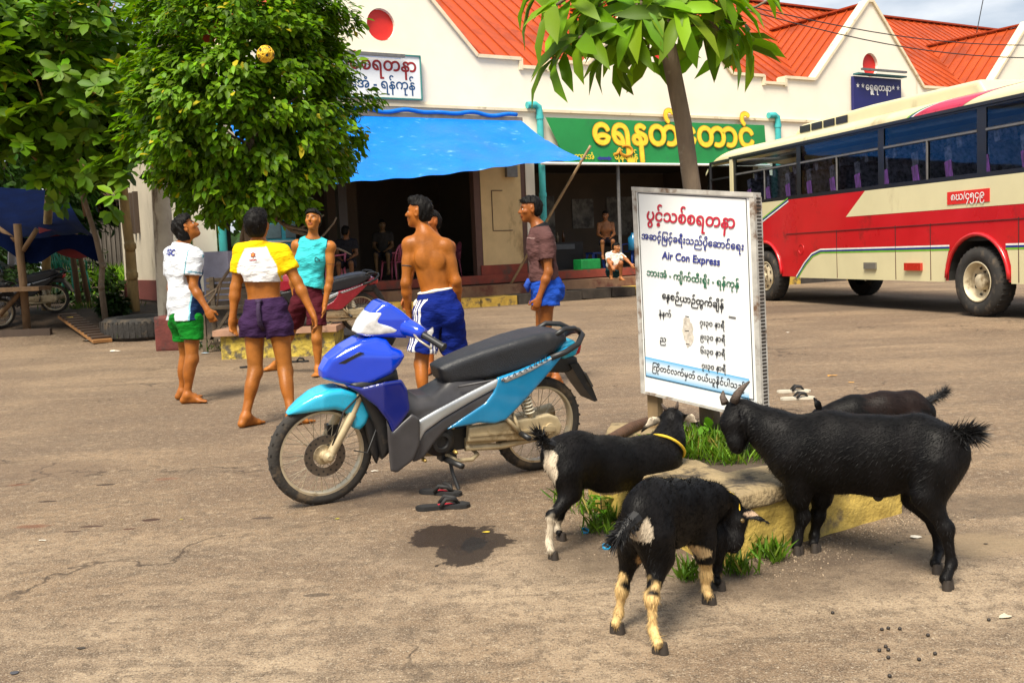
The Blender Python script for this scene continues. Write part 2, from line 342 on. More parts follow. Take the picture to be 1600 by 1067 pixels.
# ================================================================ GROUND
def sst(a, b, x): t = np.clip((x-a)/(b-a), 0, 1); return t*t*(3-2*t)
def gh(x, y):
    x = np.asarray(x, float); y = np.asarray(y, float)
    return .48*sst(16.2, 20.0, y)*sst(4.3, 7.0, -x)
def GH(px, py):
    z = 0.
    for _ in range(30):
        p = G(px, py, z); z = .5*z+.5*float(gh(p[0], p[1]))
    return p
def ground_material():
    m = bpy.data.materials.new('dusty_asphalt'); m.use_nodes = True; n = m.node_tree; b = n.nodes['Principled BSDF']; l = n.links.new
    tc = n.nodes.new('ShaderNodeTexCoord')
    def noise(sc, det=6, rough=.6, scale=None, loc=None, dist=0):
        q = n.nodes.new('ShaderNodeTexNoise'); q.inputs['Scale'].default_value = sc; q.inputs['Detail'].default_value = det; q.inputs['Roughness'].default_value = rough; q.inputs['Distortion'].default_value = dist
        mp = n.nodes.new('ShaderNodeMapping'); l(tc.outputs['Object'], mp.inputs[0])
        if scale: mp.inputs['Scale'].default_value = scale
        if loc: mp.inputs['Location'].default_value = loc
        l(mp.outputs[0], q.inputs['Vector']); return q.outputs[0]
    def rng(v, a, b_, c=0, d=1):
        q = n.nodes.new('ShaderNodeMapRange'); q.interpolation_type = 'SMOOTHSTEP'; q.inputs[1].default_value = a; q.inputs[2].default_value = b_; q.inputs[3].default_value = c; q.inputs[4].default_value = d; l(v, q.inputs[0]); return q.outputs[0]
    def mix(f, c1, c2):
        q = n.nodes.new('ShaderNodeMixRGB')
        for i, c in ((1, c1), (2, c2)):
            if isinstance(c, tuple): q.inputs[i].default_value = (*c, 1)
            else: l(c, q.inputs[i])
        if isinstance(f, float): q.inputs[0].default_value = f
        else: l(f, q.inputs[0])
        return q.outputs[0]
    def mul(a, b_):
        q = n.nodes.new('ShaderNodeMath'); q.operation = 'MULTIPLY'
        for i, c in ((0, a), (1, b_)):
            if isinstance(c, (int, float)): q.inputs[i].default_value = c
            else: l(c, q.inputs[i])
        return q.outputs[0]
    sep = n.nodes.new('ShaderNodeSeparateXYZ'); l(tc.outputs['Object'], sep.inputs[0])
    base = mix(rng(noise(.55, 8, .62), .42, .62), (.125, .071, .038), (.245, .158, .088))
    base = mix(mul(rng(noise(.8, 7, .65, (.35, 2.2, 1), (4, 2, 0)), .46, .64), .75), base, (.095, .054, .031))
    # drifted pale dust near the viewer
    near = rng(sep.outputs['Y'], 5.2, 3.4)
    base = mix(mul(near, rng(noise(.9, 7, .65, None, (1, 9, 0)), .36, .62, .12, .9)), base, (.44, .325, .21))
    # tyre-polished streaks running across
    base = mix(mul(rng(noise(2.2, 8, .75, (.32, 2.2, 1), (0, 3, 0), .6), .52, .66), .6), base, (.060, .037, .024))
    base = mix(mul(rng(noise(1.6, 8, .75, (.36, 2.4, 1), (7, 1, 0), .6), .55, .7), .55), base, (.36, .25, .15))
    # aggregate: pale chips and dark pits
    base = mix(mul(rng(noise(14, 6, .75), .46, .62), .68), base, (.066, .040, .024))
    base = mix(mul(rng(noise(19, 6, .75, None, (5, 8, 2)), .52, .66), .62), base, (.46, .345, .225))
    base = mix(mul(rng(noise(95, 3, .7), .58, .66), .85), base, (.55, .47, .36))
    base = mix(mul(rng(noise(70, 3, .7, None, (3, 3, 3)), .56, .66), .8), base, (.05, .034, .023))
    base = mix(mul(rng(noise(170, 2, .6), .42, .66), .5), base, (.42, .33, .225))
    base = mix(mul(rng(noise(140, 2, .6, None, (9, 4, 1)), .52, .66), .6), base, (.055, .036, .023))
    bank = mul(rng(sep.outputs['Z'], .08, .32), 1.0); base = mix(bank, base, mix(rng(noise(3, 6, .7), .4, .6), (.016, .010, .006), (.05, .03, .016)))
    vo = n.nodes.new('ShaderNodeTexVoronoi'); vo.feature = 'DISTANCE_TO_EDGE'; vo.inputs['Scale'].default_value = .55; dm_ = n.nodes.new('ShaderNodeVectorMath'); dm_.operation = 'ADD'; nn_ = n.nodes.new('ShaderNodeTexNoise'); nn_.inputs['Scale'].default_value = 3; nn_.inputs['Detail'].default_value = 8; l(tc.outputs['Object'], nn_.inputs['Vector']); l(tc.outputs['Object'], dm_.inputs[0]); l(nn_.outputs['Color'], dm_.inputs[1]); l(dm_.outputs[0], vo.inputs['Vector'])
    base = mix(mul(mul(rng(vo.outputs['Distance'], .014, .002), rng(noise(.7, 4, .6, None, (2, 7, 0)), .50, .60)), .75), base, (.045, .029, .019))
    # stains that lie where they were spilt: (x, y, rx, ry, colour, strength)
    wob = noise(7, 6, .65); rough = .85
    masks = []
    for (x, y, rx, ry, c, s) in STAINS:
        sx = n.nodes.new('ShaderNodeVectorMath'); sx.operation = 'SUBTRACT'; l(tc.outputs['Object'], sx.inputs[0]); sx.inputs[1].default_value = (x, y, 0)
        dv = n.nodes.new('ShaderNodeVectorMath'); dv.operation = 'DIVIDE'; l(sx.outputs[0], dv.inputs[0]); dv.inputs[1].default_value = (rx, ry, 1e3)
        ln = n.nodes.new('ShaderNodeVectorMath'); ln.operation = 'LENGTH'; l(dv.outputs[0], ln.inputs[0])
        ad = n.nodes.new('ShaderNodeMath'); ad.operation = 'MULTIPLY_ADD'; l(wob, ad.inputs[0]); ad.inputs[1].default_value = 1.7; l(ln.outputs['Value'], ad.inputs[2])
        k = mul(rng(ad.outputs[0], 1.90 if s > .7 else 2.1, 1.82 if s > .7 else 1.45), s); base = mix(k, base, c); masks.append(k)
    l(base, b.inputs['Base Color'])
    rr = n.nodes.new('ShaderNodeMapRange'); l(masks[1], rr.inputs[0]); rr.inputs[3].default_value = .82; rr.inputs[4].default_value = .42; l(rr.outputs[0], b.inputs['Roughness'])
    b.inputs['Specular IOR Level'].default_value = .35
    bp = n.nodes.new('ShaderNodeBump'); bp.inputs['Strength'].default_value = .8; bp.inputs['Distance'].default_value = .015; l(noise(60, 5, .75), bp.inputs['Height'])
    bp2 = n.nodes.new('ShaderNodeBump'); bp2.inputs['Strength'].default_value = .5; bp2.inputs['Distance'].default_value = .05; l(noise(2.5, 6, .6), bp2.inputs['Height']); l(bp.outputs[0], bp2.inputs['Normal']); l(bp2.outputs[0], b.inputs['Normal'])
    return m
_g = lambda px, py: tuple(G(px, py)[:2])
STAINS = [(*_g(715, 846), .26, .34, (.12, .082, .05), .6), (*_g(700, 838), .17, .19, (.030, .018, .010), .96), (*_g(745, 842), .15, .19, (.030, .018, .010), .96), (*_g(726, 858), .13, .22, (.028, .017, .010), .96)]
for (px, py, rx, ry, c, s) in [(740, 850, .05, .1, (.012, .009, .007), .9), (1330, 850, .75, .30, (.06, .042, .03), .55), (1250, 900, .5, .25, (.085, .058, .04), .5), (1000, 860, .45, .4, (.06, .042, .028), .6), (900, 690, .5, .5, (.085, .065, .05), .5),
      (610, 780, .4, .25, (.09, .062, .042), .5), (310, 500, 1.2, .5, (.05, .035, .024), .6), (60, 735, .55, .3, (.1, .065, .045), .4), (50, 822, .10, .04, (.15, .045, .018), .6), (30, 757, .07, .03, (.15, .045, .018), .6), (262, 748, .07, .035, (.19, .08, .045), .55),
      (75, 783, .05, .02, (.04, .02, .012), .9), (165, 757, .05, .02, (.03, .016, .01), .9), (235, 812, .045, .025, (.05, .02, .012), .9), (145, 822, .06, .018, (.05, .022, .014), .85), (115, 830, .05, .014, (.05, .022, .014), .85), (202, 826, .03, .014, (.07, .025, .014), .85), (410, 809, .05, .02, (.06, .04, .03), .8), (497, 929, .05, .02, (.07, .05, .035), .75),
      (1520, 850, .3, .16, (.33, .24, .14), .55), (1500, 790, .5, .2, (.07, .05, .035), .5), (150, 525, 1.0, .5, (.06, .042, .028), .6), (1300, 480, 4.2, 1.2, (.07, .048, .034), .5), (700, 600, 2.5, .5, (.25, .175, .11), .35)]:
    STAINS.append((*_g(px, py), rx, ry, c, s))
def build_ground():
    xs = np.concatenate([np.linspace(-400, -30, 12), np.linspace(-28, 40, 150), np.linspace(45, 400, 12)])
    ys = np.concatenate([np.linspace(-60, 0, 8), np.linspace(.4, 45, 180), np.linspace(50, 600, 14)])
    X, Y = np.meshgrid(xs, ys, indexing='ij'); Z = gh(X, Y)
    v = np.stack([X, Y, Z], -1).reshape(-1, 3); ny = len(ys)
    i, j = np.meshgrid(np.arange(len(xs)-1), np.arange(ny-1), indexing='ij'); a = (i*ny+j).ravel()
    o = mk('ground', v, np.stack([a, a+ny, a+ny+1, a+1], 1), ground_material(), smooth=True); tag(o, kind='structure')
build_ground()
# ================================================================ TERMINAL BUILDING
Wd_ = A_(.8601, .5102, 0); Wn_ = A_(-.5102, .8601, 0); WP = A_(1.04, 25.85, 0); UP = A_(0, 0, 1)
def Wp(t, k, z): return WP+t*Wd_+k*Wn_+A_(0, 0, z)
WR = np.stack([Wd_, Wn_, UP], 1)      # axes as columns
cream = M('cream_render', (.86, .79, .65), .8, var=.05, vs=1.2, stain=((.55, .40, .22), .7, .64, (1.6, 1.6, .22)), bump=.15, bs=30)
cream2 = M('yellowed_render', (.68, .50, .25), .8, var=.1, vs=2, stain=((.30, .19, .08), 1.1, .58, (1, 1, .5)), bump=.2, bs=25)
coping = M('cream_coping', (.74, .63, .44), .8, var=.1, vs=3, stain=((.30, .22, .12), 2.5, .60))
orange = M('orange_roof_sheet', (.41, .054, .002), .5, var=.12, vs=1.5, stain=((.26, .036, .003), .8, .50))
oribs = M('orange_roof_rib', (.32, .040, .002), .5, var=.1)
red = M('red_paint', (.62, .018, .012), .5, var=.06)
maroon = M('maroon_plinth', (.13, .03, .022), .75, var=.25, vs=3, stain=((.05, .02, .015), 2, .55))
darkwood = M('dark_wood', (.06, .038, .025), .7, var=.3, vs=4, stretch=(1, 1, .2))
conc = M('worn_concrete', (.30, .235, .155), .85, var=.2, vs=3, stain=((.10, .075, .05), 2.2, .55), bump=.3, bs=40)
conc_d = M('dark_concrete', (.12, .09, .065), .85, var=.3, vs=3, bump=.3, bs=30)
redstep = M('red_step', (.26, .05, .028), .75, var=.25, vs=3, stain=((.12, .06, .04), 2.4, .52))
kerby = M('kerb_yellow', (.50, .32, .05), .8, var=.25, vs=6, stain=((.10, .075, .045), 5, .5))
kerbk = M('kerb_black', (.045, .036, .028), .85, var=.4, vs=5)
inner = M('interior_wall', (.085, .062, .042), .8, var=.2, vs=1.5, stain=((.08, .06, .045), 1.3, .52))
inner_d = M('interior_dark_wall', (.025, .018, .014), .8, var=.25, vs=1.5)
teal = M('teal_pipe', (.05, .42, .42), .45, var=.12, vs=5, stain=((.25, .3, .22), 4, .62))
steel = M('grey_steel', (.17, .165, .16), .45, .4, var=.2, vs=8)
bld = empty('terminal_building', Wp(-4.3, 0, 0), 'long cream bus terminal with orange sheet roofs and pointed gables with red round vents', 'building')
CEN = [-4.3, 3.8, 11.95, 20.1, 28.2]; ZO = 3.5; TE = 32.0; T0 = -9.5
def outline():
    pts = [(T0, 5.68)]
    for c in CEN:
        pts += [(c-3.65, 5.68), (c-3.65, 5.87), (c-2.45, 5.87), (c-.1, 8.33), (c+.1, 8.33), (c+2.45, 5.87), (c+3.65, 5.87), (c+3.65, 5.68)]
    return pts+[(TE+.6, 5.68)]
OL = outline()
mb = MB(); hole = lambda c, n=24: [(c+.34*math.cos(a), 6.45+.36*math.sin(a)) for a in np.linspace(0, 2*math.pi, n, endpoint=False)]
poly = [(T0, ZO)]+OL+[(TE+.6, ZO)]; poly = poly[:1]+poly[1:-1]+poly[-1:]
holes = [hole(c) for c in CEN]
mb.sheet(poly, lambda a, b: Wp(a, 0, b), holes)
mb.sheet(poly, lambda a, b: Wp(a, .22, b))
mb.box(Wp((T0+TE+.6)/2, .11, ZO+.0), (TE+.6-T0, .218, .02), WR)
for c in CEN: mb.lathe([(.35, 0), (.35, .14)], Wp(c, 0, 6.45), Wn_, 24)
mb.box(Wp(T0+.003, .11, 4.6), (.004, .22, 2.15), WR)
mb.build('facade', cream, bld)
for c in CEN: m_ = MB(); m_.lathe([(.001, .10), (.352, .10), (.352, .13)], Wp(c, 0, 6.45), Wn_, 24); m_.build('round_vent', red, bld)
mb = MB()
for a, b in zip(OL[:-1], OL[1:]):
    if abs(a[0]-b[0]) < 1e-6: mb.box(Wp(a[0], .10, (a[1]+b[1])/2), (.1, .33, abs(a[1]-b[1])+.09), WR)
    else: mb.bar(Wp(a[0], .10, a[1]+.03), Wp(b[0], .10, b[1]+.03), .34, .08)
mb.build('coping', coping, bld)
mb = MB(); mb.bar(Wp(T0, -.03, 4.67), Wp(TE+.6, -.03, 4.67), .07, .07); mb.build('ledge', coping, bld)
# roofs: main pitched slab and steep cross gables, each with standing ribs
mb = MB(); rb = MB(); KR, ZR, EZ = 6.3, 9.85, 5.58
mb.prism([(.24, EZ), (KR, ZR), (12.4, EZ), (12.4, EZ-.1), (KR, ZR-.12), (.24, EZ-.12)], lambda a, b, d: Wp(d, a, b), -7.2, TE+.6)
for t in np.arange(-7.0, TE+.6, .42): rb.bar(Wp(t, .26, EZ+.035), Wp(t, KR, ZR+.02), .03, .035)
rb.bar(Wp(-7.2, KR, ZR+.04), Wp(TE, KR, ZR+.04), .3, .06)
for c in CEN:
    z0 = 8.28; s = (z0-5.66)/2.6; kb = 4.1
    for sg in (-1, 1):
        q = [Wp(c, .24, z0), Wp(c, kb, z0), Wp(c+sg*2.6, .24, 5.66), Wp(c+sg*3.62, .24, 5.6), Wp(c+sg*2.6, .9, 5.66)]
        q2 = [x-A_(0, 0, .06) for x in q]
        mb.add(q+q2, [(0, 1, 2), (1, 4, 2), (2, 4, 3), (5, 7, 6), (6, 7, 9), (7, 8, 9), (0, 2, 7, 5), (2, 3, 8, 7)])
        for k in np.arange(.4, kb, .4):
            f = max(0, (kb-k)/(kb-.24)); b_ = c+sg*2.6*f; rb.bar(Wp(c, k, z0+.03), Wp(b_, k, z0-s*2.6*f+.02), .03, .035)
    rb.bar(Wp(c, .2, z0+.05), Wp(c, kb, z0+.05), .22, .05)
rf = mb.build('roof', orange, bld); rb.build('roof_rib', oribs, rf)
# columns and partition walls
for t0, t1 in [(-9.5, -9.1), (-8.75, -8.3), (-.62, -.36), (7.2, 7.75), (15.3, 15.9), (23.4, 24.0), (31.6, 32.2)]:
    mb = MB(); mb.box(Wp((t0+t1)/2, .11, 1.75), (t1-t0, .216, 3.48), WR); mb.build('column', cream, bld)
mb = MB(); mb.box(Wp(-1.33, .10, 2.09), (1.14, .16, 2.8), WR); mb.build('wall_panel', cream2, bld)
mb = MB(); mb.box(Wp(-.69, .13, 2.09), (.14, .2, 2.8), WR); mb.box(Wp(-1.99, .13, 2.09), (.18, .2, 2.8), WR); mb.build('door_jamb', M('brown_jamb', (.12, .06, .045), .6), bld)
mb = MB(); mb.box(Wp(-1.33, .012, .80), (1.3, .03, .25), WR); mb.build('skirting', redstep, bld)
mb = MB()      # panel seams and a meter box on the yellowed wall
for (a, b, c, d) in [(-1.6, 2.72, -1.6, 1.75), (-1.6, 1.75, -1.05, 1.75), (-1.6, 2.72, -1.3, 2.72)]: mb.bar(Wp(a, .015, b), Wp(c, .015, d), .02, .02)
mb.build('seam', M('seam_dark', (.12, .08, .05), .8), bld)
mb = MB(); mb.box(Wp(-1.05, -.03, 3.22), (.3, .12, .36), WR); mb.build('meter_box', steel, bld)
# floor, steps
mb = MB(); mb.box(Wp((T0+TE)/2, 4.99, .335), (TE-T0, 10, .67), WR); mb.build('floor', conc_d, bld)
mb = MB(); mb.box(Wp((T0+TE)/2+1, -.05, .59), (TE-T0-2, .16, .20), WR); mb.build('floor_edge', redstep, bld)
mb = MB(); mb.box(Wp((T0+TE)/2+1, -.36, .24), (TE-T0-2, .47, .44), WR); mb.build('step', M('worn_step', (.26, .15, .085), .85, var=.25, vs=2.5, stain=((.14, .045, .03), 1.2, .5), bump=.3, bs=30), bld)
# side wall at the near end
mb = MB(); mb.box(Wp(-9.4, 2.05, 2.4), (.2, 3.6, 3.0), WR); mb.build('side_wall', M('side_render', (.46, .40, .30), .85, var=.12, vs=1.5, stain=((.16, .12, .08), 1, .56, (1, 1, .3)), bump=.2, bs=25), bld)
mb = MB(); mb.box(Wp(-9.44, 1.95, .74), (.2, 3.75, .42), WR); mb.build('side_plinth', maroon, bld)
mb = MB(); mb.box(Wp(-9.55, 1.7, 2.42), (.1, .12, .9), WR); mb.box(Wp(-9.55, 2.1, 2.42), (.1, .12, .9), WR); mb.build('side_vent', darkwood, bld)
# interior
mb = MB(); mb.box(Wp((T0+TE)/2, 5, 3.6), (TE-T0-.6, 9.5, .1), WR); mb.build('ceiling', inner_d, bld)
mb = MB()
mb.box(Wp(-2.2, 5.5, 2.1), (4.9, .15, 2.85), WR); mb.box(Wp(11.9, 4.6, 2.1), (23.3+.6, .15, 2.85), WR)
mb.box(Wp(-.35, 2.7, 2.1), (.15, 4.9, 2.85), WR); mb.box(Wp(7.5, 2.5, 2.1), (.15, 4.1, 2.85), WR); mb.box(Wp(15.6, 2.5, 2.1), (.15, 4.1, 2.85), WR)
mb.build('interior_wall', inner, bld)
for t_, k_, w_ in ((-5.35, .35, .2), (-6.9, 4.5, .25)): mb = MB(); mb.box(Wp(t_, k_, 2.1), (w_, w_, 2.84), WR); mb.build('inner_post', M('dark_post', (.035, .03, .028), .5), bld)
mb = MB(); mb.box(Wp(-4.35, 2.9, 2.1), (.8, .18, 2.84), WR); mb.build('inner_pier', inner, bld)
mb = MB(); mb.tube([Wp(2.2, -.02, .66), Wp(2.2, -.02, 3.48)], .045, 8); mb.build('steel_post', steel, bld)
mb = MB()
for t, w, z, h, in [(1.4, .9, 2.35, 1.1), (2.6, 1.1, 2.2, 1.3), (4.2, .8, 2.3, .9), (5.6, 1.0, 2.2, 1.2)]: mb.box(Wp(t, 4.5, z), (w, .02, h), WR)
mb.build('faded_poster', M('faded_posters', (.16, .15, .13), .6, var=.75, vs=3.5, stain=((.05, .045, .04), 3, .5)), bld)
# drain pipes at the valleys
for t in (-.2, -8.2, 7.9):
    mb = MB(); mb.tube([Wp(t-.36, -.1, 4.78), Wp(t-.12, -.1, 4.80), Wp(t-.02, -.1, 4.74), Wp(t, -.1, 4.6), Wp(t, -.1, .7)], .085, 10)
    for z in (4.5, 2.6, 1.2): mb.lathe([(.1, -.05), (.1, .05)], Wp(t, -.1, z), UP, 10)
    mb.build('drain_pipe', teal, bld, 40)
# kerb of painted blocks in front
mb = MB(); rr = random.Random(3); t = T0+1
while t < TE:
    w = rr.uniform(.7, 1.0); mb.box(Wp(t+w/2, -.96+rr.uniform(-.03, .03), .11+rr.uniform(-.02, .02)), (w-.04, .68, .22), WR @ np.array(Matrix.Rotation(rr.uniform(-.03, .03), 3, 'Y')), 0 if rr.random() < .5 else 1); t += w
tag(mb.build('kerb', [kerby, kerbk]), kind='structure')
# ================================================================ WRITING ON THE WALL, AWNING AND BANNER
ink_red = M('ink_red', (.45, .012, .035), .6, var=.05); ink_blue = M('ink_blue', (.02, .03, .22), .6, var=.05); ink_dred = M('ink_dark_red', (.30, .01, .01), .6)
ink_navy = M('ink_navy', (.006, .06, .17), .6); ink_black = M('ink_black', (.015, .015, .018), .6); ink_white = M('ink_white', (.78, .78, .76), .6); ink_yel = M('ink_yellow', (.75, .58, .03), .6); ink_green = M('ink_green', (.005, .12, .05), .6)
white = M('white_paint', (.80, .80, .77), .5, var=.04, vs=3)
s_ = empty('wall_sign', Wp(-4.9, -.06, 4.8), 'white wall sign with red and blue lettering under the gable beside the leafy tree', 'sign')
mb = MB(); mb.box(Wp(-4.85, -.06, 5.29), (2.9, .06, .98), WR); mb.build('panel', white, s_)
mb = MB()
for a, b in [((-6.3, 4.8), (-3.4, 4.8)), ((-3.4, 4.8), (-3.4, 5.78)), ((-6.3, 5.78), (-3.4, 5.78)), ((-6.3, 4.8), (-6.3, 5.78))]: mb.bar(Wp(a[0], -.09, a[1]), Wp(b[0], -.09, b[1]), .05, .035)
mb.build('frame', M('teal_frame', (.03, .17, .15), .6), s_)
lettering("ပွင့်သစ်စရတနာ", ink_dred, s_, Wp(-6.1, -.09, 5.42), Wd_, UP, width=2.58, bold=.03)
lettering("ဘားအံ - ရန်ကုန်", ink_navy, s_, Wp(-5.55, -.09, 5.02), Wd_, UP, width=1.98, bold=.022)
t_ = empty('tube_lamp', Wp(-4.7, -.2, 5.75), 'grey fluorescent tube lamp above the white wall sign', 'lamp')
mb = MB(); mb.box(Wp(-4.7, -.2, 5.74), (1.7, .09, .07), WR); mb.build('housing', steel, t_)
mb = MB(); mb.tube([Wp(-5.45, -.2, 5.69), Wp(-3.95, -.2, 5.69)], .02, 8); mb.build('tube', white, t_)
s_ = empty('gable_sign', Wp(12.1, -.06, 5.1), 'dark blue sign with white lettering and stars on the gable behind the bus', 'sign')
mb = MB(); mb.box(Wp(12.1, -.1, 5.55), (2.15, .1, 1.0), WR); mb.build('panel', M('sign_navy', (.01, .012, .12), .5, var=.1), s_)
mb = MB(); mb.box(Wp(12.1, -.25, 6.1), (2.2, .2, .05), WR); mb.build('hood', M('teal_hood', (.03, .13, .13), .6), s_)
lettering("ရွှေရတနာ", ink_white, s_, Wp(12.12, -.16, 5.66), Wd_, UP, width=1.15, bold=.03, align='C')
def star(c, r, mat, par, lift=.004):
    mb = MB(); pts = [(r*(1 if i % 2 == 0 else .42)*math.sin(i*math.pi/5), r*(1 if i % 2 == 0 else .42)*math.cos(i*math.pi/5)) for i in range(10)]
    mb.sheet(pts, lambda a, b: c+a*Wd_+b*UP-Wn_*lift); mb.build('star', mat, par)
for t in (11.2, 11.42, 12.8, 13.02): star(Wp(t, -.155, 5.78), .085, ink_white, s_)
t_ = tag(MB(), None) if False else empty('tube_lamp', Wp(12.1, -.4, 6.2), 'thin fluorescent tube lamp above the dark blue gable sign', 'lamp')
mb = MB(); mb.box(Wp(12.1, -.4, 6.22), (2.0, .08, .06), WR); mb.build('housing', steel, t_)
# green shop banner
s_ = empty('green_banner', Wp(3.7, -.12, 3.36), 'green cloth banner with yellow lettering above the open shop', 'banner')
mb = MB(); V = []; F = []; N = 60
for i in range(N+1):
    for j in range(9):
        t = -.05+7.4*i/N; f = j/8; z = 4.50-1.14*f; k = -.12-.10*f-.02*math.sin(t*3+f)*math.sin(math.pi*f); t2 = t+(.18*f if i == 0 else 0)+.35*f*max(0, 1-i/6)
        V.append(Wp(t2, k, z+.02*math.sin(t*1.7)*(f > .9)))
for i in range(N):
    for j in range(8): a = i*9+j; F.append((a, a+9, a+10, a+1))
mb.add(V, F); bn = mb.build('cloth', M('banner_green', (.008, .21, .045), .55, var=.1, vs=2, stain=((.015, .16, .05), 1.2, .55)), s_, True)
for q, t_, w_, z_, sh in [("ရွနတ်", 1.38, 1.95, 3.86, 0), ("တောင်", 3.95, 1.85, 3.86, 0)]: pass
bu = nrm(UP*1.14+Wn_*.10)
bk = lambda z: -.12-.10*(4.50-z)/1.14
edge_ = M('ink_orange', (.60, .25, .01), .6)
for mt, bd, lf in ((edge_, .055, .024), (ink_yel, .03, .03)):
    lettering("ေရနတ်တောင်", mt, s_, Wp(1.35, bk(3.87), 3.87), Wd_, bu, width=5.5, bold=bd, lift=lf)
    mb = MB(); q_ = [(2.33+.20*math.cos(a), 3.70+.13*math.sin(a)) for a in np.linspace(2.2, -3.6, 22)]+[(2.05, 3.63), (1.93, 3.60)]; w_ = .085 if mt is edge_ else .05
    mb.tube([Wp(a, bk(b)-lf, b) for a, b in q_], w_/2, 6); mb.build('lettering', mt, s_)
lettering("ဘားအံ", ink_yel, s_, Wp(.70, bk(3.48), 3.475), Wd_, bu, width=.6, bold=.02, lift=.03); lettering("ရန်ကုန်", ink_yel, s_, Wp(1.95, bk(3.48), 3.475), Wd_, bu, width=.75, bold=.02, lift=.03)
mb = MB(); mb.sheet([(1.38, 3.5), (1.5, 3.56), (1.5, 3.535), (1.75, 3.535), (1.75, 3.56), (1.87, 3.5), (1.75, 3.44), (1.75, 3.465), (1.5, 3.465), (1.5, 3.44)], lambda a, b: Wp(a, bk(b)-.03, b)); mb.build('arrow', ink_blue, s_)
mb = MB(); mb.tube([Wp(-.3, -.24, 3.36), Wp(7.4, -.24, 3.36)], .035, 8); mb.build('batten', white, s_)
# blue tarpaulin awning
aw = empty('tarpaulin_awning', Wp(-3.5, -.1, 4.3), 'bright blue tarpaulin awning stretched out from the shop wall', 'awning')
V = []; F = []; NA, NB = 70, 26
for i in range(NA+1):
    for j in range(NB+1):
        u = i/NA; f = j/NB; t = -8.0+7.2*u; ko = -2.35+.1*math.sin(9*u)
        z1 = 2.56+.69*u+.10*math.sin(u*math.pi*3)*.3; z0 = 4.42
        k = -.12+(ko+.12)*f; z = z0+(z1-z0)*f-.10*math.sin(math.pi*f)*(1+.5*math.sin(u*17))-.012*math.sin(u*60+f*7)*f
        seam = .05*math.exp(-((f-.42)/.03)**2); z += -seam*.5
        z += .035*math.sin((u*9+f*5))*math.sin(math.pi*f)+.02*math.sin(u*26-f*11)*math.sin(math.pi*f)
        V.append(Wp(t+.28*f*(u > .5)*(u-.5)*2, k, z))
for i in range(NA):
    for j in range(NB): a = i*(NB+1)+j; F.append((a, a+NB+1, a+NB+2, a+1))
tarp = M('tarp_blue', (.003, .165, .62), .42, var=.10, vs=2.2, stain=((.16, .40, .78), 7, .60, (.35, .35, 1.2)), bump=.6, bs=7, spec=.3)
mb = MB(); mb.add(V, F); mb.build('canopy', tarp, aw, True)
mb = MB(); mb.bar(Wp(-8, -.14, 4.44), Wp(-.75, -.14, 4.42), .07, .10); mb.build('wall_batten', M('grey_wood', (.17, .14, .115), .8, var=.3, vs=9, stretch=(.3, 1, 1)), aw)
mb = MB(); mb.tube([Wp(-8+7.1*u, -.16, 4.52+.04*math.sin(u*40)*math.sin(u*9)) for u in np.linspace(0, 1, 60)], .05, 7); mb.build('rolled_edge', tarp, aw, True)
bam = M('bamboo', (.30, .20, .10), .6, var=.3, vs=9)
a0, a1 = Wp(-1.42, -.42, .455), Wp(-.05, -2.0, 3.6)
mb = MB(); q = np.linspace(0, 1, 40); mb.tube([a0+(a1-a0)*x+A_(0, 0, .03*math.sin(3*x)) for x in q], [.032+.005*(i % 5 == 0) for i in range(40)], 8)
tag(mb.build('bamboo_pole', bam, None, True), 'slanting bamboo pole propping the corner of the blue awning', 'pole')
# ================================================================ BUS
BO = A_(6.872, 14.99, 0); BH = nrm(A_(-.2415, .9704, 0)); BL = A_(-BH[1], BH[0], 0); BR = np.stack([BH, BL, UP], 1)
B_ = lambda x, y, z: BO+x*BH+y*BL+A_(0, 0, z)
buscream = M('bus_cream', (.66, .60, .36), .35, var=.05, vs=1.5, coat=.4, stain=((.44, .36, .2), 1.0, .62, (1, 1, .4)))
busred = M('bus_red', (.50, .010, .014), .3, var=.08, vs=1.5, coat=.5, stain=((.22, .015, .012), 1.4, .6))
buspink = M('bus_crimson', (.50, .012, .06), .3, coat=.5); busgreen = M('bus_green', (.16, .42, .03), .35); busblue = M('bus_blue', (.012, .03, .22), .35)
busblack = M('bus_black', (.012, .012, .014), .35, var=.1); buswhite = M('bus_white', (.75, .75, .7), .35)
rubber = M('tyre_rubber', (.022, .020, .018), .85, var=.35, vs=8, stain=((.085, .065, .045), 5, .56), bump=.15, bs=50)
rimm = M('dusty_rim', (.55, .47, .32), .5, .2, var=.15, vs=6, stain=((.22, .16, .09), 4, .55))
chrome = M('chrome', (.6, .6, .58), .22, 1, var=.1)
busglass = glassmat('bus_glass', (.66, .74, .77), .0)
bus = empty('bus', B_(2, -1.2, 0), 'cream and red coach with dark tinted windows parked before the terminal', 'bus')
arch = lambda c, r=.64, zc=.52: [(c+r*math.cos(a), zc+r*math.sin(a)*1.03) for a in np.linspace(math.pi, 0, 15)]
XR, XF = -3.6, 8.92
side = lambda z0, x0, x1, z1: [(x0, z0)]+arch(0)+arch(6.376)+[(x1, z0), (x1, z1), (x0, z1)]
YS = .04; YB = -2.42
mb = MB()
mb.sheet([(XR, .5)]+arch(0)+arch(6.376)+[(XF, .5), (XF, 2.02), (XR, 2.02)], lambda a, b: B_(a, YS-.05*max(0, (1.0-b))*.3, b))
mb.sheet([(XR, .5)]+arch(0)+arch(6.376)+[(XF, .5), (XF, 2.02), (XR, 2.02)], lambda a, b: B_(a, YB, b))
bd = mb.build('body', busred, bus)
yb = lambda b, e: YS-.05*max(0, (1.0-b))*.3+e
mb = MB()
mb.sheet([(XR, 1.60), (3.39, 1.60), (2.8, 2.02), (XR, 2.02)], lambda a, b: B_(a, yb(b, .003), b))
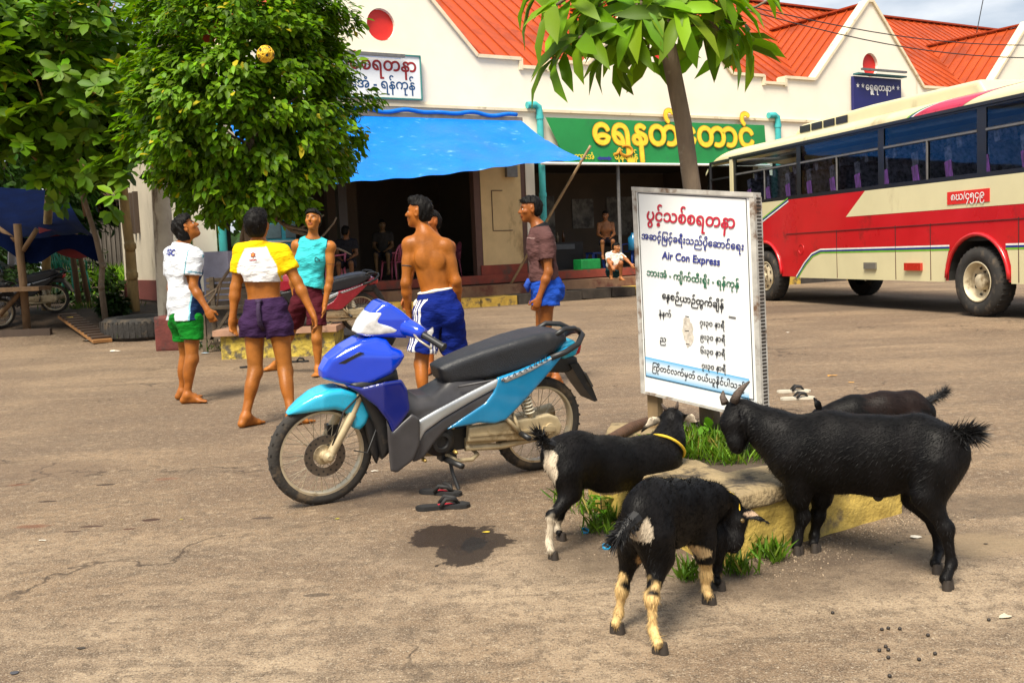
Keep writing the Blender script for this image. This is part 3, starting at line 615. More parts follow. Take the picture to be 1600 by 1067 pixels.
mb.sheet([(5.45, 2.02), (7.0, 1.50), (XF, 1.2), (XF, 2.02)], lambda a, b: B_(a, yb(b, .003), b))
mb.sheet([(XR, .5)]+arch(0, .70)+[(5.05, .5), (4.75, .72), (4.5, .90), (4.3, .98), (4.1, 1.0), (.6, 1.03)]+[(.25, 1.22), (-.25, 1.22), (-.6, 1.03), (XR, 1.03)] if False else
         [(XR, .5), (-.70, .5), (-.70, .75), (-.62, .98), (XR, .99)], lambda a, b: B_(a, yb(b, .003), b))
mb.sheet([(.70, .5), (5.08, .5), (4.75, .75), (4.5, .90), (4.25, .97), (.62, .985), (.70, .75)], lambda a, b: B_(a, yb(b, .003), b))
mb.build('cream_panel', buscream, bd)
st = [(-.60, 1.02), (XR, 1.03)]; st2 = [(.60, 1.02), (4.25, 1.005), (4.55, .93), (4.82, .76), (5.13, .5)]; st3 = [(5.40, 2.02), (7.0, 1.48), (XF, 1.17)]
for nm, mt, o in (('green_stripe', busgreen, -.03), ('blue_stripe', busblue, .0), ('white_stripe', buswhite, .03)):
    mb = MB()
    for line in (st, st2, st3):
        p = np.array(line); T = np.gradient(p, axis=0); N2 = np.stack([-T[:, 1], T[:, 0]], 1); N2 /= np.linalg.norm(N2, axis=1)[:, None]
        N2 *= np.where(N2[:, 1:2] + (abs(N2[:, 1:2]) < .2)*N2[:, 0:1] > 0, 1, -1); 
        if line is st3: N2 = -N2
        a = p+N2*(o-.013); b = p+N2*(o+.013); k = len(p)
        mb.add([B_(q[0], yb(q[1], .006), q[1]) for q in np.concatenate([a, b])], [(i, i+1, k+i+1, k+i) for i in range(k-1)])
    mb.build(nm, mt, bd)
mb = MB()      # panel seams, arch lips
for a, b, c, d in [(3.7, 1.38, 3.7, .52), (1.95, 1.40, 1.95, .52), (1.05, 1.40, 1.05, .52), (-.85, 1.42, -.85, .52), (5.5, 1.35, XR, 1.42)]: mb.bar(B_(a, yb(b, .004), b), B_(c, yb(d, .004), d), .012, .012)
mb.build('seam', M('seam_dark_red', (.07, .012, .012), .6), bd)  # panel joints as thin dark red strips
for c, mt in ((0, busred), (6.376, busred)):
    mb = MB(); p = [B_(c+.67*math.cos(a), YS+.01, .52+.67*1.03*math.sin(a)) for a in np.linspace(math.pi*.98, .02*math.pi, 22)]; mb.tube(p, .03, 8); mb.build('arch_lip', mt, bd, True)
mb = MB()
for c in (0, 6.376):
    for y0, y1 in ((YS, YS-.7), (YB, YB+.7)):
        ar = arch(c, .65); mb.add([B_(a, y0, b) for a, b in ar]+[B_(a, y1, b) for a, b in ar], [(i, i+1, 15+i+1, 15+i) for i in range(14)]); mb.sheet(ar, lambda a, b: B_(a, y1, b))
mb.box(B_(3.2, -1.2, .72), (4.9, 2.3, .4), BR); mb.box(B_(-2.2, -1.2, .72), (2.6, 2.3, .4), BR); mb.box(B_(2, -1.2, 1.16), (11, 2.38, .1), BR); mb.box(B_(7.6, -1.2, .7), (1.0, 2.3, .4), BR)
mb.build('chassis', M('chassis_dark', (.02, .018, .016), .8), bus)
# roof
def RFp(x, s, e=0):
    a = math.pi*s; c = math.cos(a); si = math.sin(a)
    y = (YS+YB)/2+(1.235+e)*np.sign(c)*abs(c)**.55; z = 3.06+(.27+e)*abs(si)**.75
    f = max(0, (x-8.0)/1.6)
    if f > 0: z -= .34*f**2.2; y = -1.19+(y+1.19)*(1-.14*f**2)
    return B_(x, y, z)
def strip(mb, xa, xb, s0, s1, n, m, e):
    V = [RFp(xa(s)+(xb(s)-xa(s))*i/n, s, e) for i in range(n+1) for s in np.linspace(s0, s1, m+1)]
    mb.add(V, [(i*(m+1)+j, (i+1)*(m+1)+j, (i+1)*(m+1)+j+1, i*(m+1)+j+1) for i in range(n) for j in range(m)])
mb = MB(); strip(mb, lambda s: XR, lambda s: 9.42, 0, 1, 60, 28, 0)
rf = mb.build('roof', buscream, bus, True)
mb = MB(); strip(mb, lambda s: 1.5-3.0*s, lambda s: .35-3.0*s, 0, .5, 4, 14, .005); mb.build('red_flash', buspink, rf, True)
for k, mt in enumerate((buswhite, busblue, busgreen)): mb = MB(); strip(mb, lambda s: 1.56+.06*k-3.0*s, lambda s: 1.51+.06*k-3.0*s, 0, .5, 1, 14, .005); mb.build('stripe', mt, rf, True)
v, f = profile_solid([(.3, 3.2), (.55, 3.52), (3.3, 3.55), (5.7, 3.50), (6.2, 3.2)], lambda x, z: .78+0*x, .06, .03)
mk('roof_cooler', np.stack([B_(p[0], p[1]-1.2, p[2]) for p in v]), f, buscream, bus, smooth=True)
mb = MB()
for x in np.linspace(4.2, 5.5, 4): mb.box(B_(x, -.405, 3.40), (.36, .02, .13), BR)
mb.build('cooler_grille', busblack, bus)
mb = MB(); mb.bar(B_(XR, YS+.012, 3.06), B_(7.9, YS+.012, 3.06), .03, .05); mb.build('gutter', busblack, bus)
# window band, panes, seats
bays = [(-3.5, -2.2), (-2.05, -.2), (0, 2.25), (2.42, 4.92), (5.08, 7.62)]
hol = []
for a, b in bays: m_ = (a+b)/2; hol += [[(a, 2.09), (m_-.03, 2.09), (m_-.03, 2.66), (a, 2.66)], [(m_+.03, 2.09), (b, 2.09), (b, 2.66), (m_+.03, 2.66)], [(a, 2.72), (b, 2.72), (b, 3.0), (a, 3.0)]]
for y, nm in ((YS, 'window_frame'), (YB, 'window_frame')):
    mb = MB(); mb.sheet([(XR, 2.021), (7.75, 2.021), (7.75, 3.06), (XR, 3.06)], lambda a, b: B_(a, y-.004, b), hol)
    mb.sheet([(XR, 2.021), (7.75, 2.021), (7.75, 3.06), (XR, 3.06)], lambda a, b: B_(a, y-.03*np.sign(y+1), b), hol); fr = mb.build(nm, busblack, bus)
    for a, b in bays:
        mb = MB(); mb.sheet([(a-.02, 2.07), (b+.02, 2.07), (b+.02, 3.02), (a-.02, 3.02)], lambda p, q: B_(p, y-.016*np.sign(y+1), q)); mb.build('window', busglass, bus)
mb = MB()
for a, b in bays: m_ = (a+b)/2; mb.bar(B_(m_, YS-.002, 2.08), B_(m_, YS-.002, 2.68), .03, .03); mb.bar(B_(a, YS-.002, 2.69), B_(b, YS-.002, 2.69), .025, .03)
mb.build('window_bar', steel, bus)
mb = MB(); mb.box(B_(7.82, YS-.01, 2.55), (.13, .06, 1.06), BR); mb.box(B_(7.82, YB+.01, 2.55), (.13, .06, 1.06), BR); mb.build('front_pillar', buscream, bus)
def frontp(s, z, e=0):
    a = math.pi*s; y = -1.19+(1.23+e)*np.sign(math.cos(a))*abs(math.cos(a))**.42; x = 8.9+(.5+e)*math.sin(a)**.62-.35*max(0, z-2.0)**1.5*math.sin(a)
    return B_(x, y, z)
def fstrip(mb, zs, m=24, s0=0, s1=1):
    V = [frontp(s, z) for z in zs for s in np.linspace(s0, s1, m+1)]
    mb.add(V, [(i*(m+1)+j, i*(m+1)+j+1, (i+1)*(m+1)+j+1, (i+1)*(m+1)+j) for i in range(len(zs)-1) for j in range(m)])
mb = MB(); fstrip(mb, [.5, 1.0, 1.5, 2.02]); mb.build('front_panel', buscream, bus, True)
mb = MB(); fstrip(mb, [2.02, 2.3, 2.6, 2.9, 3.02]); mb.build('windscreen', busglass, bus, True)
for y in (YS, YB):
    mb = MB(); mb.sheet([(7.88, 2.03), (8.9, 2.03), (8.9, 3.0), (7.88, 3.0)], lambda p, q: B_(p, y-.01*np.sign(y+1), q)); mb.build('window', busglass, bus)
    mb = MB(); mb.bar(B_(7.88, y, 2.66), B_(8.9, y, 2.66), .03, .04); mb.bar(B_(8.88, y, 2.02), B_(8.88, y, 3.02), .05, .05); mb.bar(B_(7.88, y, 3.03), B_(8.9, y, 3.03), .04, .06); mb.build('window_bar', busblack, bus)
mb = MB(); mb.bar(frontp(.0, 2.62), frontp(.16, 2.62), .03, .04); mb.bar(frontp(.16, 2.02), frontp(.16, 3.0), .04, .04); mb.build('windscreen_post', busblack, bus)
mb = MB(); mb.box(B_(2.2, YB+.35, 2.93), (11.5, .5, .05), BR); mb.box(B_(2.2, YS-.35, 2.93), (11.5, .5, .05), BR); mb.build('luggage_rack', steel, bus)
seatm = M('seat_fabric', (.30, .27, .36), .85, var=.9, vs=15); purple = M('purple_curtain', (.05, .012, .10), .8, var=.8, vs=24, stretch=(1, 1, .3)); skyb = M('seat_cover', (.08, .2, .42), .8, var=.3)
for i in range(13):
    x = 7.0-i*.80
    for y in (-.42, -1.98):
        mb = MB(); tl = np.array(Matrix.Rotation(.18, 3, 'Y'))
        mb.box(B_(x, y, 2.05), (.16, .86, 1.0), BR @ tl); mb.box(B_(x+.28, y, 1.62), (.5, .86, .16), BR)
        mb.box(B_(x-.10, y+.22, 2.62), (.11, .30, .22), BR @ tl); mb.box(B_(x-.10, y-.22, 2.62), (.11, .30, .22), BR @ tl)
        o = mb.build('seat', seatm, bus)
        if y > -1:
            mb = MB(); mb.box(B_(x+.0, y+.44, 2.02), (.15, .03, .62), BR @ tl); mb.build('side_cover', purple, o)
for x in (2.34, 5.0):
    mb = MB(); q = [B_(x+.02*math.sin(k*2.2), YS-.1+.02*math.cos(k*2.2), 3.0-k*.95/14) for k in range(15)]; mb.tube(q, [.05-.02*math.sin(math.pi*k/14) for k in range(15)], 8); mb.build('curtain', purple, bus, True)
# lamps and plate
mb = MB(); mb.box(B_(2.65, yb(.74, .02), .74), (.34, .04, .11), BR); mb.build('side_reflector', M('reflector_grey', (.14, .13, .11), .4), bus)
mb = MB(); mb.box(B_(1.46, yb(.73, .025), .73), (.42, .05, .12), BR); mb.build('side_reflector', M('reflector_red', (.45, .02, .01), .25, coat=1), bus)
pl = MB(); pl.box(B_(.18, YS+.006, 1.76), (.92, .012, .19), BR); pl = pl.build('registration_panel', red, bus)
lettering("၈ဃ/၄၅၄၉", ink_white, pl, B_(.18, YS+.015, 1.725), -BH, UP, width=.72, bold=.01, align='C')
mb = MB(); mb.lathe([(.10, 0), (.10, .008), (.085, .008), (.085, 0)], B_(4.95, YS, 1.05), BL, 18); mb.build('fuel_flap', busred, bus)
def bus_wheel(c, sgn, deep):
    ax = BL*sgn
    t = empty('wheel', c, None, None); t.parent = bus; t.matrix_parent_inverse = MW(bus).inverted()
    R = .515; mb = MB(); mb.lathe([(.29, -.27), (.33, -.29), (.47, -.29), (.505, -.25), (R, -.14), (.505, -.03), (.47, .005), (.40, .02), (.34, .01), (.29, -.02)], c, ax, 36)
    for i in range(36):
        a = 2*math.pi*i/36; u = math.cos(a)*BH+math.sin(a)*UP; mb.box(c+u*R*.985-ax*.14, (.02, .22, .018), np.stack([u, BL, np.cross(u, BL)], 1))
    ty = mb.build('tyre', rubber, t, 40)
    mb = MB()
    if deep: mb.lathe([(.30, .0), (.285, .005), (.265, -.03), (.25, -.12), (.20, -.15), (.12, -.15), (.11, -.05), (.08, -.03), (.001, -.03)], c, ax, 30)
    else: mb.lathe([(.30, 0), (.285, .005), (.262, -.03), (.24, -.02), (.17, .03), (.10, .03), (.085, .09), (.06, .11), (.001, .11)], c, ax, 30)
    rm = mb.build('rim', rimm, t, 35)
    for i in range(8):
        mb = MB(); a = 2*math.pi*i/8; u = math.cos(a)*BH+math.sin(a)*UP; z = -.15 if deep else .03; mb.lathe([(.016, 0), (.016, .03), (.001, .035)], c+u*.14+ax*z, ax, 6)
        mb.build('wheel_nut', M('nut_dark', (.12, .09, .06), .5, .6), rm)
    mb = MB()
    for i in range(8):
        a = 2*math.pi*(i+.5)/8; u = math.cos(a)*BH+math.sin(a)*UP; mb.lathe([(.03, 0), (.03, .004), (.001, .004)], c+u*.215+ax*(-.138 if deep else .003), ax, 10)
    mb.build('hand_hole', busblack, rm)
for x, d in ((0, True), (6.376, False)): bus_wheel(B_(x, YS-.0, .515), 1, d); bus_wheel(B_(x, YB+.0, .515), -1, d)
# ================================================================ MOTORBIKES (x forward, y left, z up; origin under the rear axle)
bb_blue = M('bike_blue', (.001, .040, .52), .14, var=.06, coat=.8, spec=.6); bb_deep = M('bike_deep_blue', (.004, .012, .17), .25, var=.08, coat=.7)
bb_cyan = M('bike_cyan', (.02, .40, .62), .25, var=.06, coat=.7, stain=((.05, .33, .5), 9, .6)); bb_teal = M('bike_teal', (.010, .22, .44), .22, var=.08, coat=.8); bb_silver = M('bike_silver', (.50, .52, .54), .3, .5, var=.08)
bb_grey = M('bike_grey_plastic', (.055, .052, .055), .42, var=.2, vs=8, stain=((.13, .10, .075), 6, .6)); bb_blk = M('bike_black', (.014, .014, .015), .45, var=.25, stain=((.07, .055, .04), 8, .62))
bb_seat = M('seat_vinyl', (.017, .018, .022), .42, var=.2, bump=.25, bs=180, stain=((.045, .042, .042), 5, .6)); bb_cast = M('dusty_cast_alloy', (.50, .40, .24), .5, .25, var=.18, vs=14, stain=((.25, .17, .08), 9, .54)); bb_lens = M('headlight_lens', (.72, .74, .76), .12, .35, var=.3, vs=30, coat=1)
bb_red = M('tail_red', (.5, .01, .01), .2, coat=1); bb_spoke = M('spoke', (.42, .36, .26), .45, .5); bb_brass = M('brass_bolt', (.5, .34, .1), .4, .6); bb_tyre = M('bike_tyre', (.028, .024, .02), .85, var=.3, vs=10, stain=((.12, .085, .05), 7, .52), bump=.2, bs=90)
bb_disc = M('disc_steel', (.16, .14, .12), .35, .8)
WB = 1.272; WR_ = .272
def bike_wheel(root, cx, front):
    w = bpy.data.objects.new('wheel', None); COL.objects.link(w); w.parent = root; w.location = (cx, 0, WR_)
    c = A_(0, 0, 0); ax = A_(0, 1, 0); R = WR_; tw = .032 if front else .038
    mb = MB(); mb.lathe([(R-.052, -tw*.7), (R-.035, -tw), (R-.012, -tw*.85), (R-.001, -tw*.4), (R, 0), (R-.001, tw*.4), (R-.012, tw*.85), (R-.035, tw), (R-.052, tw*.7)], c, ax, 64)
    for i in range(60):
        a = 2*math.pi*i/60; u = A_(math.cos(a), 0, math.sin(a)); sg = 1 if i % 2 else -1
        mb.box(u*(R-.0065)+ax*sg*tw*.42, (.012, tw*.75, .010), np.stack([u, ax, np.cross(u, ax)], 1))
    mb.build('tyre', bb_tyre, w, 50, False)
    mb = MB(); mb.lathe([(R-.05, -tw*.72), (R-.062, -tw*.72), (R-.066, -tw*.3), (R-.066, tw*.3), (R-.062, tw*.72), (R-.05, tw*.72)], c, ax, 64); mb.build('rim', M('bike_rim', (.60, .52, .37), .35, .5, var=.12, stain=((.3, .22, .12), 10, .58)), w, 40, False)
    mb = MB(); hw = .045; r0 = .05 if front else .06
    mb.lathe([(.012, -hw-.03), (.018, -hw), (r0, -hw), (r0, -hw+.012), (r0*.72, -hw+.02), (r0*.72, hw-.02), (r0, hw-.012), (r0, hw), (.03, hw+.008), (.02, hw+.03), (.001, hw+.03)], c, ax, 28); hb = mb.build('hub', bb_cast, w, 35, False)
    mb = MB()
    for i in range(36):
        a = 2*math.pi*i/36; s = 1 if i % 2 else -1; a2 = a+(.42 if (i//2) % 2 else -.42)
        mb.tube([A_(r0*.95*math.cos(a2), s*(hw-.006), r0*.95*math.sin(a2)), A_((R-.064)*math.cos(a), s*.006, (R-.064)*math.sin(a))], .0017, 5, cap=False)
    mb.build('spokes', bb_spoke, w, False, False)
    if front:
        mb = MB(); mb.lathe([(.062, .056), (.108, .056), (.108, .060), (.062, .060), (.062, .056)], c, ax, 40); mb.build('brake_disc', bb_disc, w, False, False)
        mb = MB()
        for i in range(26):
            a = 2*math.pi*i/26; mb.lathe([(.006, 0), (.001, 0)], A_((.075+.018*(i % 2)+.006)*math.cos(a), .0605, (.081+.018*(i % 2))*math.sin(a)), ax, 6)
        mb.build('disc_hole', bb_blk, w, False, False)
    return w
def make_bike(name, label, group=None, glyph=True):
    rt = empty(name, (0, 0, 0), label, 'motorbike', group)
    def ps(nm, poly, w, mat, k=.02, h=.007, yc=None, sm=2, par=None):
        v, f = profile_solid(poly, w if callable(w) else (lambda x, z: w+0*x), k, h, yc, sm); return mk(nm, v, f, mat, par or rt, smooth=True, inv=False)
    def pair(nm, poly, yc, w, mat, k=.012, h=.007):
        for s in (1, -1): ps(nm, poly, w, mat, k, h, (lambda x, z: s*yc(x, z)) if callable(yc) else s*yc)
    bike_wheel(rt, WB, True); bike_wheel(rt, 0, False)
    for s in (1, -1):      # fork legs with axle lugs
        mb = MB(); mb.tube([(1.045, s*.075, .66), (1.12, s*.075, .50), (1.135, s*.075, .47)], .019, 12); mb.tube([(1.13, s*.075, .48), (1.245, s*.075, .285)], .024, 12); mb.lathe([(.001, -.025), (.03, -.025), (.03, .02), (.012, .035), (.001, .035)], (1.262, s*.075, .272), (0, s, 0), 14); mb.build('fork_leg', bb_cast, rt, 40, False)
    fend = [(1.452, .492), (1.43, .522), (1.385, .556), (1.32, .592), (1.25, .612), (1.18, .612), (1.11, .585), (1.055, .53), (1.035, .46), (1.055, .415), (1.09, .385), (1.125, .40), (1.135, .45), (1.165, .487), (1.22, .508), (1.30, .508), (1.38, .497)]
    ps('front_fender', fend, lambda x, z: np.clip(.035+(1.46-x)*.30, .03, .088), bb_cyan, .03, .005, None, 5)
    shield = [(1.268, .665), (1.272, .705), (1.235, .765), (1.16, .815), (1.08, .85), (1.0, .865), (.95, .85), (.93, .815), (.885, .795), (.872, .768), (.90, .725), (.95, .68), (1.03, .64), (1.10, .62), (1.2, .64)]
    ps('front_shield', shield, lambda x, z: np.clip(.045+(1.285-x)*.36, .02, .165)*(1-.35*sst(.76, .88, z)), bb_blue, .028, .005, None, 4)
    0 and pair('shield_crease', [(1.235, .69), (1.17, .735), (1.06, .765), (1.06, .758), (1.17, .72)], lambda x, z: np.clip(.045+(1.285-x)*.36, .02, .165)-.004, .006, bb_deep, .004, .005)
    pair('leg_shield', [(1.20, .65), (1.10, .625), (.99, .65), (.90, .655), (.868, .60), (.853, .49), (.90, .43), (.952, .375), (.975, .44), (1.03, .52), (1.12, .60)], lambda x, z: .165-.30*np.maximum(x-1.0, 0), .012, bb_deep, .012)
    ps('shield_core', [(1.15, .64), (.90, .70), (.86, .5), (.90, .3), (.98, .22), (1.02, .40), (1.10, .58)], .125, bb_blk, .03, .01)
    pair('leg_guard', [(.985, .46), (.955, .385), (.90, .43), (.845, .47), (.80, .44), (.80, .30), (.84, .22), (.93, .165), (.965, .18)], .168, .012, bb_grey, .012)
    pair('inner_flap', [(1.085, .50), (1.05, .50), (1.0, .38), (.985, .23), (1.0, .19), (1.025, .25), (1.05, .36)], .06, .02, bb_blk, .01)
    ps('frame_tunnel', [(.98, .74), (.93, .72), (.86, .60), (.78, .535), (.70, .53), (.62, .575), (.56, .62), (.40, .62), (.34, .55), (.55, .47), (.78, .38), (.90, .42), (.95, .6)], lambda x, z: .085+.05*sst(.60, .46, z), bb_grey, .04)
    pair('silver_panel', [(.862, .372), (.80, .425), (.70, .468), (.50, .545), (.335, .603), (.345, .552), (.50, .49), (.66, .42), (.765, .36), (.80, .30)], .150, .013, bb_silver, .012)
    pair('side_cover', [(.79, .345), (.66, .418), (.50, .488), (.34, .55), (.34, .48), (.50, .415), (.645, .35), (.70, .30), (.77, .215), (.83, .20), (.83, .27)], .142, .014, bb_grey, .012)
    pair('tail_panel', [(.648, .355), (.55, .41), (.42, .475), (.37, .53), (.345, .605), (.20, .637), (.05, .672), (-.085, .715), (-.135, .735), (-.10, .69), (.0, .60), (.14, .485), (.235, .41), (.29, .365), (.36, .352), (.45, .368)], lambda x, z: .150-.16*np.maximum(.22-x, 0)**1.15, .014, bb_teal, .014)
    pair('panel_flash', [(.335, .598), (.20, .630), (.04, .668), (-.06, .70), (-.02, .675), (.12, .625), (.30, .572)], lambda x, z: .1575-.16*np.maximum(.22-x, 0)**1.15, .0105, bb_silver, .006, .006)
    dk_ = lambda x, z: .150-.16*np.maximum(.22-x, 0)**1.15
    rs_ = random.Random(4); x_ = .325
    for i in range(9):      # dark running script along the tail panel's upper edge
        z_ = .585+(.325-x_)*.30; h_ = rs_.uniform(.014, .028); mb = MB(); q_ = [(x_, z_), (x_-.010, z_+h_), (x_-.018, z_+h_*.5), (x_-.012, z_+.001), (x_-.028, z_+.006)]
        for s in (1, -1): mb.tube([A_(a, s*(float(dk_(np.array(a), 0))+.0165), b) for a, b in q_], .0028, 4)
        mb.build('script_decal', bb_blk, rt, False, False); x_ -= .034
    for s in (1, -1):
        mb = MB(); mb.prism([(1.20, .745), (1.10, .80), (1.08, .795), (1.17, .742)], lambda a, b, d: A_(a, s*(min(.045+(1.285-a)*.36, .165)*.97+d), b), -.004, .004); mb.build('shield_vent', bb_blk, rt, False, False)
    seat = [(.650, .668), (.60, .690), (.52, .715), (.40, .747), (.20, .790), (.08, .810), (-.014, .818), (-.095, .812), (-.135, .78), (-.14, .748), (-.09, .722), (.0, .680), (.09, .622), (.24, .592), (.39, .580), (.585, .568), (.63, .60)]
    ps('seat', seat, lambda x, z: np.clip(.085+.09*(.62-x), .08, .122)-.02*sst(-.02, -.14, x)*1.5, bb_seat, .045, .006, None, 4)
    mb = MB(); loop = [(.0, .125, .675), (-.10, .12, .70), (-.19, .105, .735), (-.245, .06, .775), (-.255, 0, .79), (-.245, -.06, .775), (-.19, -.105, .735), (-.10, -.12, .70), (.0, -.125, .675)]
    mb.tube(loop, .017, 10); mb.tube([(-.03, .10, .79), (-.10, .10, .825), (-.18, .075, .82), (-.235, .04, .79)], .015, 10); mb.tube([(-.03, -.10, .79), (-.10, -.10, .825), (-.18, -.075, .82), (-.235, -.04, .79)], .015, 10); mb.build('grab_rail', bb_blk, rt, True, False)
    ps('tail_cover', [(-.08, .68), (-.10, .745), (-.18, .755), (-.225, .72), (-.20, .66), (-.12, .645)], .085, bb_cyan, .03)
    ps('tail_light', [(-.205, .735), (-.245, .72), (-.235, .67), (-.20, .655)], .07, bb_red, .02, .005)
    ps('rear_fender', [(.12, .60), (-.12, .665), (-.22, .65), (-.235, .60), (-.16, .56), (-.02, .575), (.10, .52)], .06, bb_blk, .02)
    mb = MB(); mb.prism([(-.16, .615), (-.215, .62), (-.30, .50), (-.355, .385), (-.335, .38), (-.26, .47)], lambda a, b, d: A_(a, d, b), -.075, .075); mb.build('mud_flap', bb_blk, rt, False, False)
    mb = MB(); mb.box((-.285, 0, .515), (.012, .17, .10), np.array(Matrix.Rotation(.55, 3, 'Y'))); mb.build('number_plate', M('plate_dark', (.05, .045, .04), .5), rt, False, False)
    cowl = [(1.085, .882), (1.06, .935), (1.01, .99), (.965, 1.03), (.93, 1.035), (.88, 1.0), (.82, .945), (.765, .905), (.77, .865), (.83, .85), (.95, .858), (1.04, .862)]
    ps('headlamp_cowl', cowl, lambda x, z: np.clip(.055+.36*(1.09-x), .05, .15)-.25*np.maximum(z-.95, 0)-.35*np.maximum(.86-x, 0), bb_blue, .026, .005, None, 4)
    hl = [(1.09, .882), (1.06, .935), (1.015, .985), (.975, 1.0), (.955, .985), (.985, .945), (.925, .925), (.885, .90), (.91, .876), (.985, .868), (1.05, .866)]
    ps('headlight', hl, lambda x, z: np.clip(.055+.36*(1.09-x), .05, .15)-.25*np.maximum(z-.95, 0)+.003, bb_lens, .024, .005, None, 3)
    ps('steering_neck', [(1.0, .87), (.86, .87), (.90, .80), (1.02, .80)], .06, bb_blk, .02, .01)
    for s in (1, -1):
        mb = MB(); mb.tube([(.86, s*.05, .915), (.845, s*.12, .905), (.815, s*.19, .893), (.80, s*.215, .885)], [.05, .048, .036, .03], 12); mb.build('handlebar_cover', bb_blue, rt, True, False)
        mb = MB(); mb.tube([(.81, s*.20, .888), (.775, s*.27, .862), (.745, s*.325, .838)], [.019, .017, .0185], 12); mb.tube([(.745, s*.325, .838), (.741, s*.332, .835)], .022, 12); g_ = mb.build('grip', bb_blk, rt, 40, False)
        mb = MB(); mb.tube([(.845, s*.20, .885), (.84, s*.24, .865), (.80, s*.31, .83)], .006, 6); mb.build('brake_lever', bb_spoke, rt, True, False)
    # engine, chain case, swing arm, exhaust
    mb = MB(); mb.lathe([(.001, .135), (.05, .132), (.06, .12), (.085, .11), (.09, .06), (.09, -.1), (.06, -.12), (.001, -.12)], (.66, 0, .285), (0, 1, 0), 26); mb.lathe([(.055, .133), (.055, .145), (.035, .148), (.03, .135)], (.66, 0, .285), (0, 1, 0), 22); mb.tube([(.66, 0, .30), (.86, 0, .33)], .062, 12)
    for i in range(7): mb.box((.72+.02*i, 0, .325), (.007, .17, .13))
    mb.box((.54, 0, .27), (.2, .16, .12)); mb.build('engine', bb_blk, rt, 35, False)
    mb = MB()
    for x, z in [(.74, .345), (.70, .375), (.655, .40), (.76, .20), (.58, .22), (.60, .36)]: mb.lathe([(.001, .155), (.008, .152), (.011, .14), (.011, .12)], (x, 0, z), (0, 1, 0), 8)
    mb.build('bolt', bb_brass, rt, True, False)
    ps('chain_case', [(.50, .345), (.505, .262), (.42, .255), (.06, .222), (-.02, .21), (-.075, .24), (-.085, .285), (-.055, .335), (.0, .36), (.10, .352)], .022, bb_cast, .012, .006, .115)
    mb = MB(); mb.bar((.50, .140, .300), (.03, .140, .278), .006, .012); mb.lathe([(.03, .128), (.03, .145), (.001, .148)], (0, 0, .28), (0, 1, 0), 14); mb.bar((-.03, .142, .275), (.05, .142, .285), .012, .028); mb.build('case_rib', bb_cast, rt, False, False)
    for s in (1, -1):
        mb = MB(); mb.bar((.50, s*.085, .25), (0, s*.085, .262), .03, .045); mb.build('swing_arm', bb_cast, rt, False, False)
        mb = MB(); mb.tube([(.18, s*.115, .545), (.105, s*.115, .33)], .016, 8); hx = []
        for i in range(90):
            t = i/89; a = t*2*math.pi*9; c0 = A_(.18, s*.115, .545)*(1-t*.82)+A_(.105, s*.115, .33)*t*.82; hx.append(c0+.029*A_(.94*math.cos(a), 0, -.33*math.cos(a))+.029*math.sin(a)*A_(0, 1, 0))
        mb.build('shock_absorber', bb_cast, rt, 40, False); mb = MB(); mb.tube(hx, .0055, 6); mb.build('spring', M('spring_cream', (.62, .56, .42), .45, var=.15), rt, True, False)
        mb = MB(); mb.tube([(.335, s*.135, .43), (.26, s*.15, .35), (.205, s*.17, .285)], .012, 8); mb.tube([(.24, s*.135, .40), (.205, s*.17, .285)], .010, 8); mb.build('peg_bracket', bb_cast, rt, True, False)
        for q_ in ([(.205, s*.17, .285), (.195, s*.25, .275)], [(.62, s*.10, .175), (.60, s*.26, .18)]): mb = MB(); mb.tube(q_, .016, 8); mb.build('foot_peg', bb_blk, rt, True, False)
        mb = MB(); mb.tube([(.15, s*.121, .612), (.30, s*.128, .590), (.56, s*.126, .572)], .006, 6); mb.build('seat_piping', bb_grey, rt, True, False)
    mb = MB(); mb.tube([(.76, -.03, .25), (.70, -.06, .17), (.55, -.09, .15), (.35, -.12, .20)], .017, 8); mb.tube([(.35, -.13, .205), (.28, -.14, .225), (-.18, -.15, .29)], [.02, .042, .047], 14); mb.build('exhaust', bb_cast, rt, 40, False)
    mb = MB(); mb.tube([(.50, .09, .222), (.30, .10, .205), (.02, .10, .225)], .02, 8); mb.tube([(.62, .09, .20), (.56, .12, .165), (.47, .11, .155), (.42, .08, .17), (.43, .02, .19)], .012, 8); mb.build('lower_brace', bb_cast, rt, True, False)
    mb = MB(); mb.tube([(.59, .07, .19), (.585, .11, .10), (.575, .165, .02)], .010, 8); mb.box((.575, .172, .012), (.05, .03, .01)); mb.box((.60, .07, .19), (.09, .06, .05)); mb.build('side_stand', bb_blk, rt, False, False)
    mb = MB(); mb.tube([(1.24, .085, .33), (1.18, .09, .50), (1.05, .1, .62), (.98, .08, .82)], .005, 6); mb.tube([(1.12, .06, .28), (1.06, .10, .27), (1.0, .1, .42)], .004, 6); mb.build('brake_cable', bb_blk, rt, True, False)
    mb = MB(); mb.box((1.19, -.075, .34), (.06, .05, .11)); mb.build('brake_caliper', bb_blk, rt, False, False)
    return rt
def place(rt, R0, F0, lean):
    h = nrm(np.asarray(F0)-np.asarray(R0)); l = nrm(np.cross((0, 0, 1), h)); u0 = np.cross(h, l); u = u0*math.cos(lean)+l*math.sin(lean); lf = np.cross(u, h)
    rt.matrix_world = Matrix(((h[0], lf[0], u[0], R0[0]), (h[1], lf[1], u[1], R0[1]), (h[2], lf[2], u[2], R0[2]), (0, 0, 0, 1)))
def rebike(src, label, swap, group=None):
    c = copy_tree(src); c['label'] = label
    if group: c['group'] = group
    def rec(o):
        if o.type == 'MESH' and o.data.materials and o.data.materials[0].name in swap:
            o.data = o.data.copy(); o.data.materials[0] = swap[o.data.materials[0].name]
        for k in o.children: rec(k)
    rec(c); return c
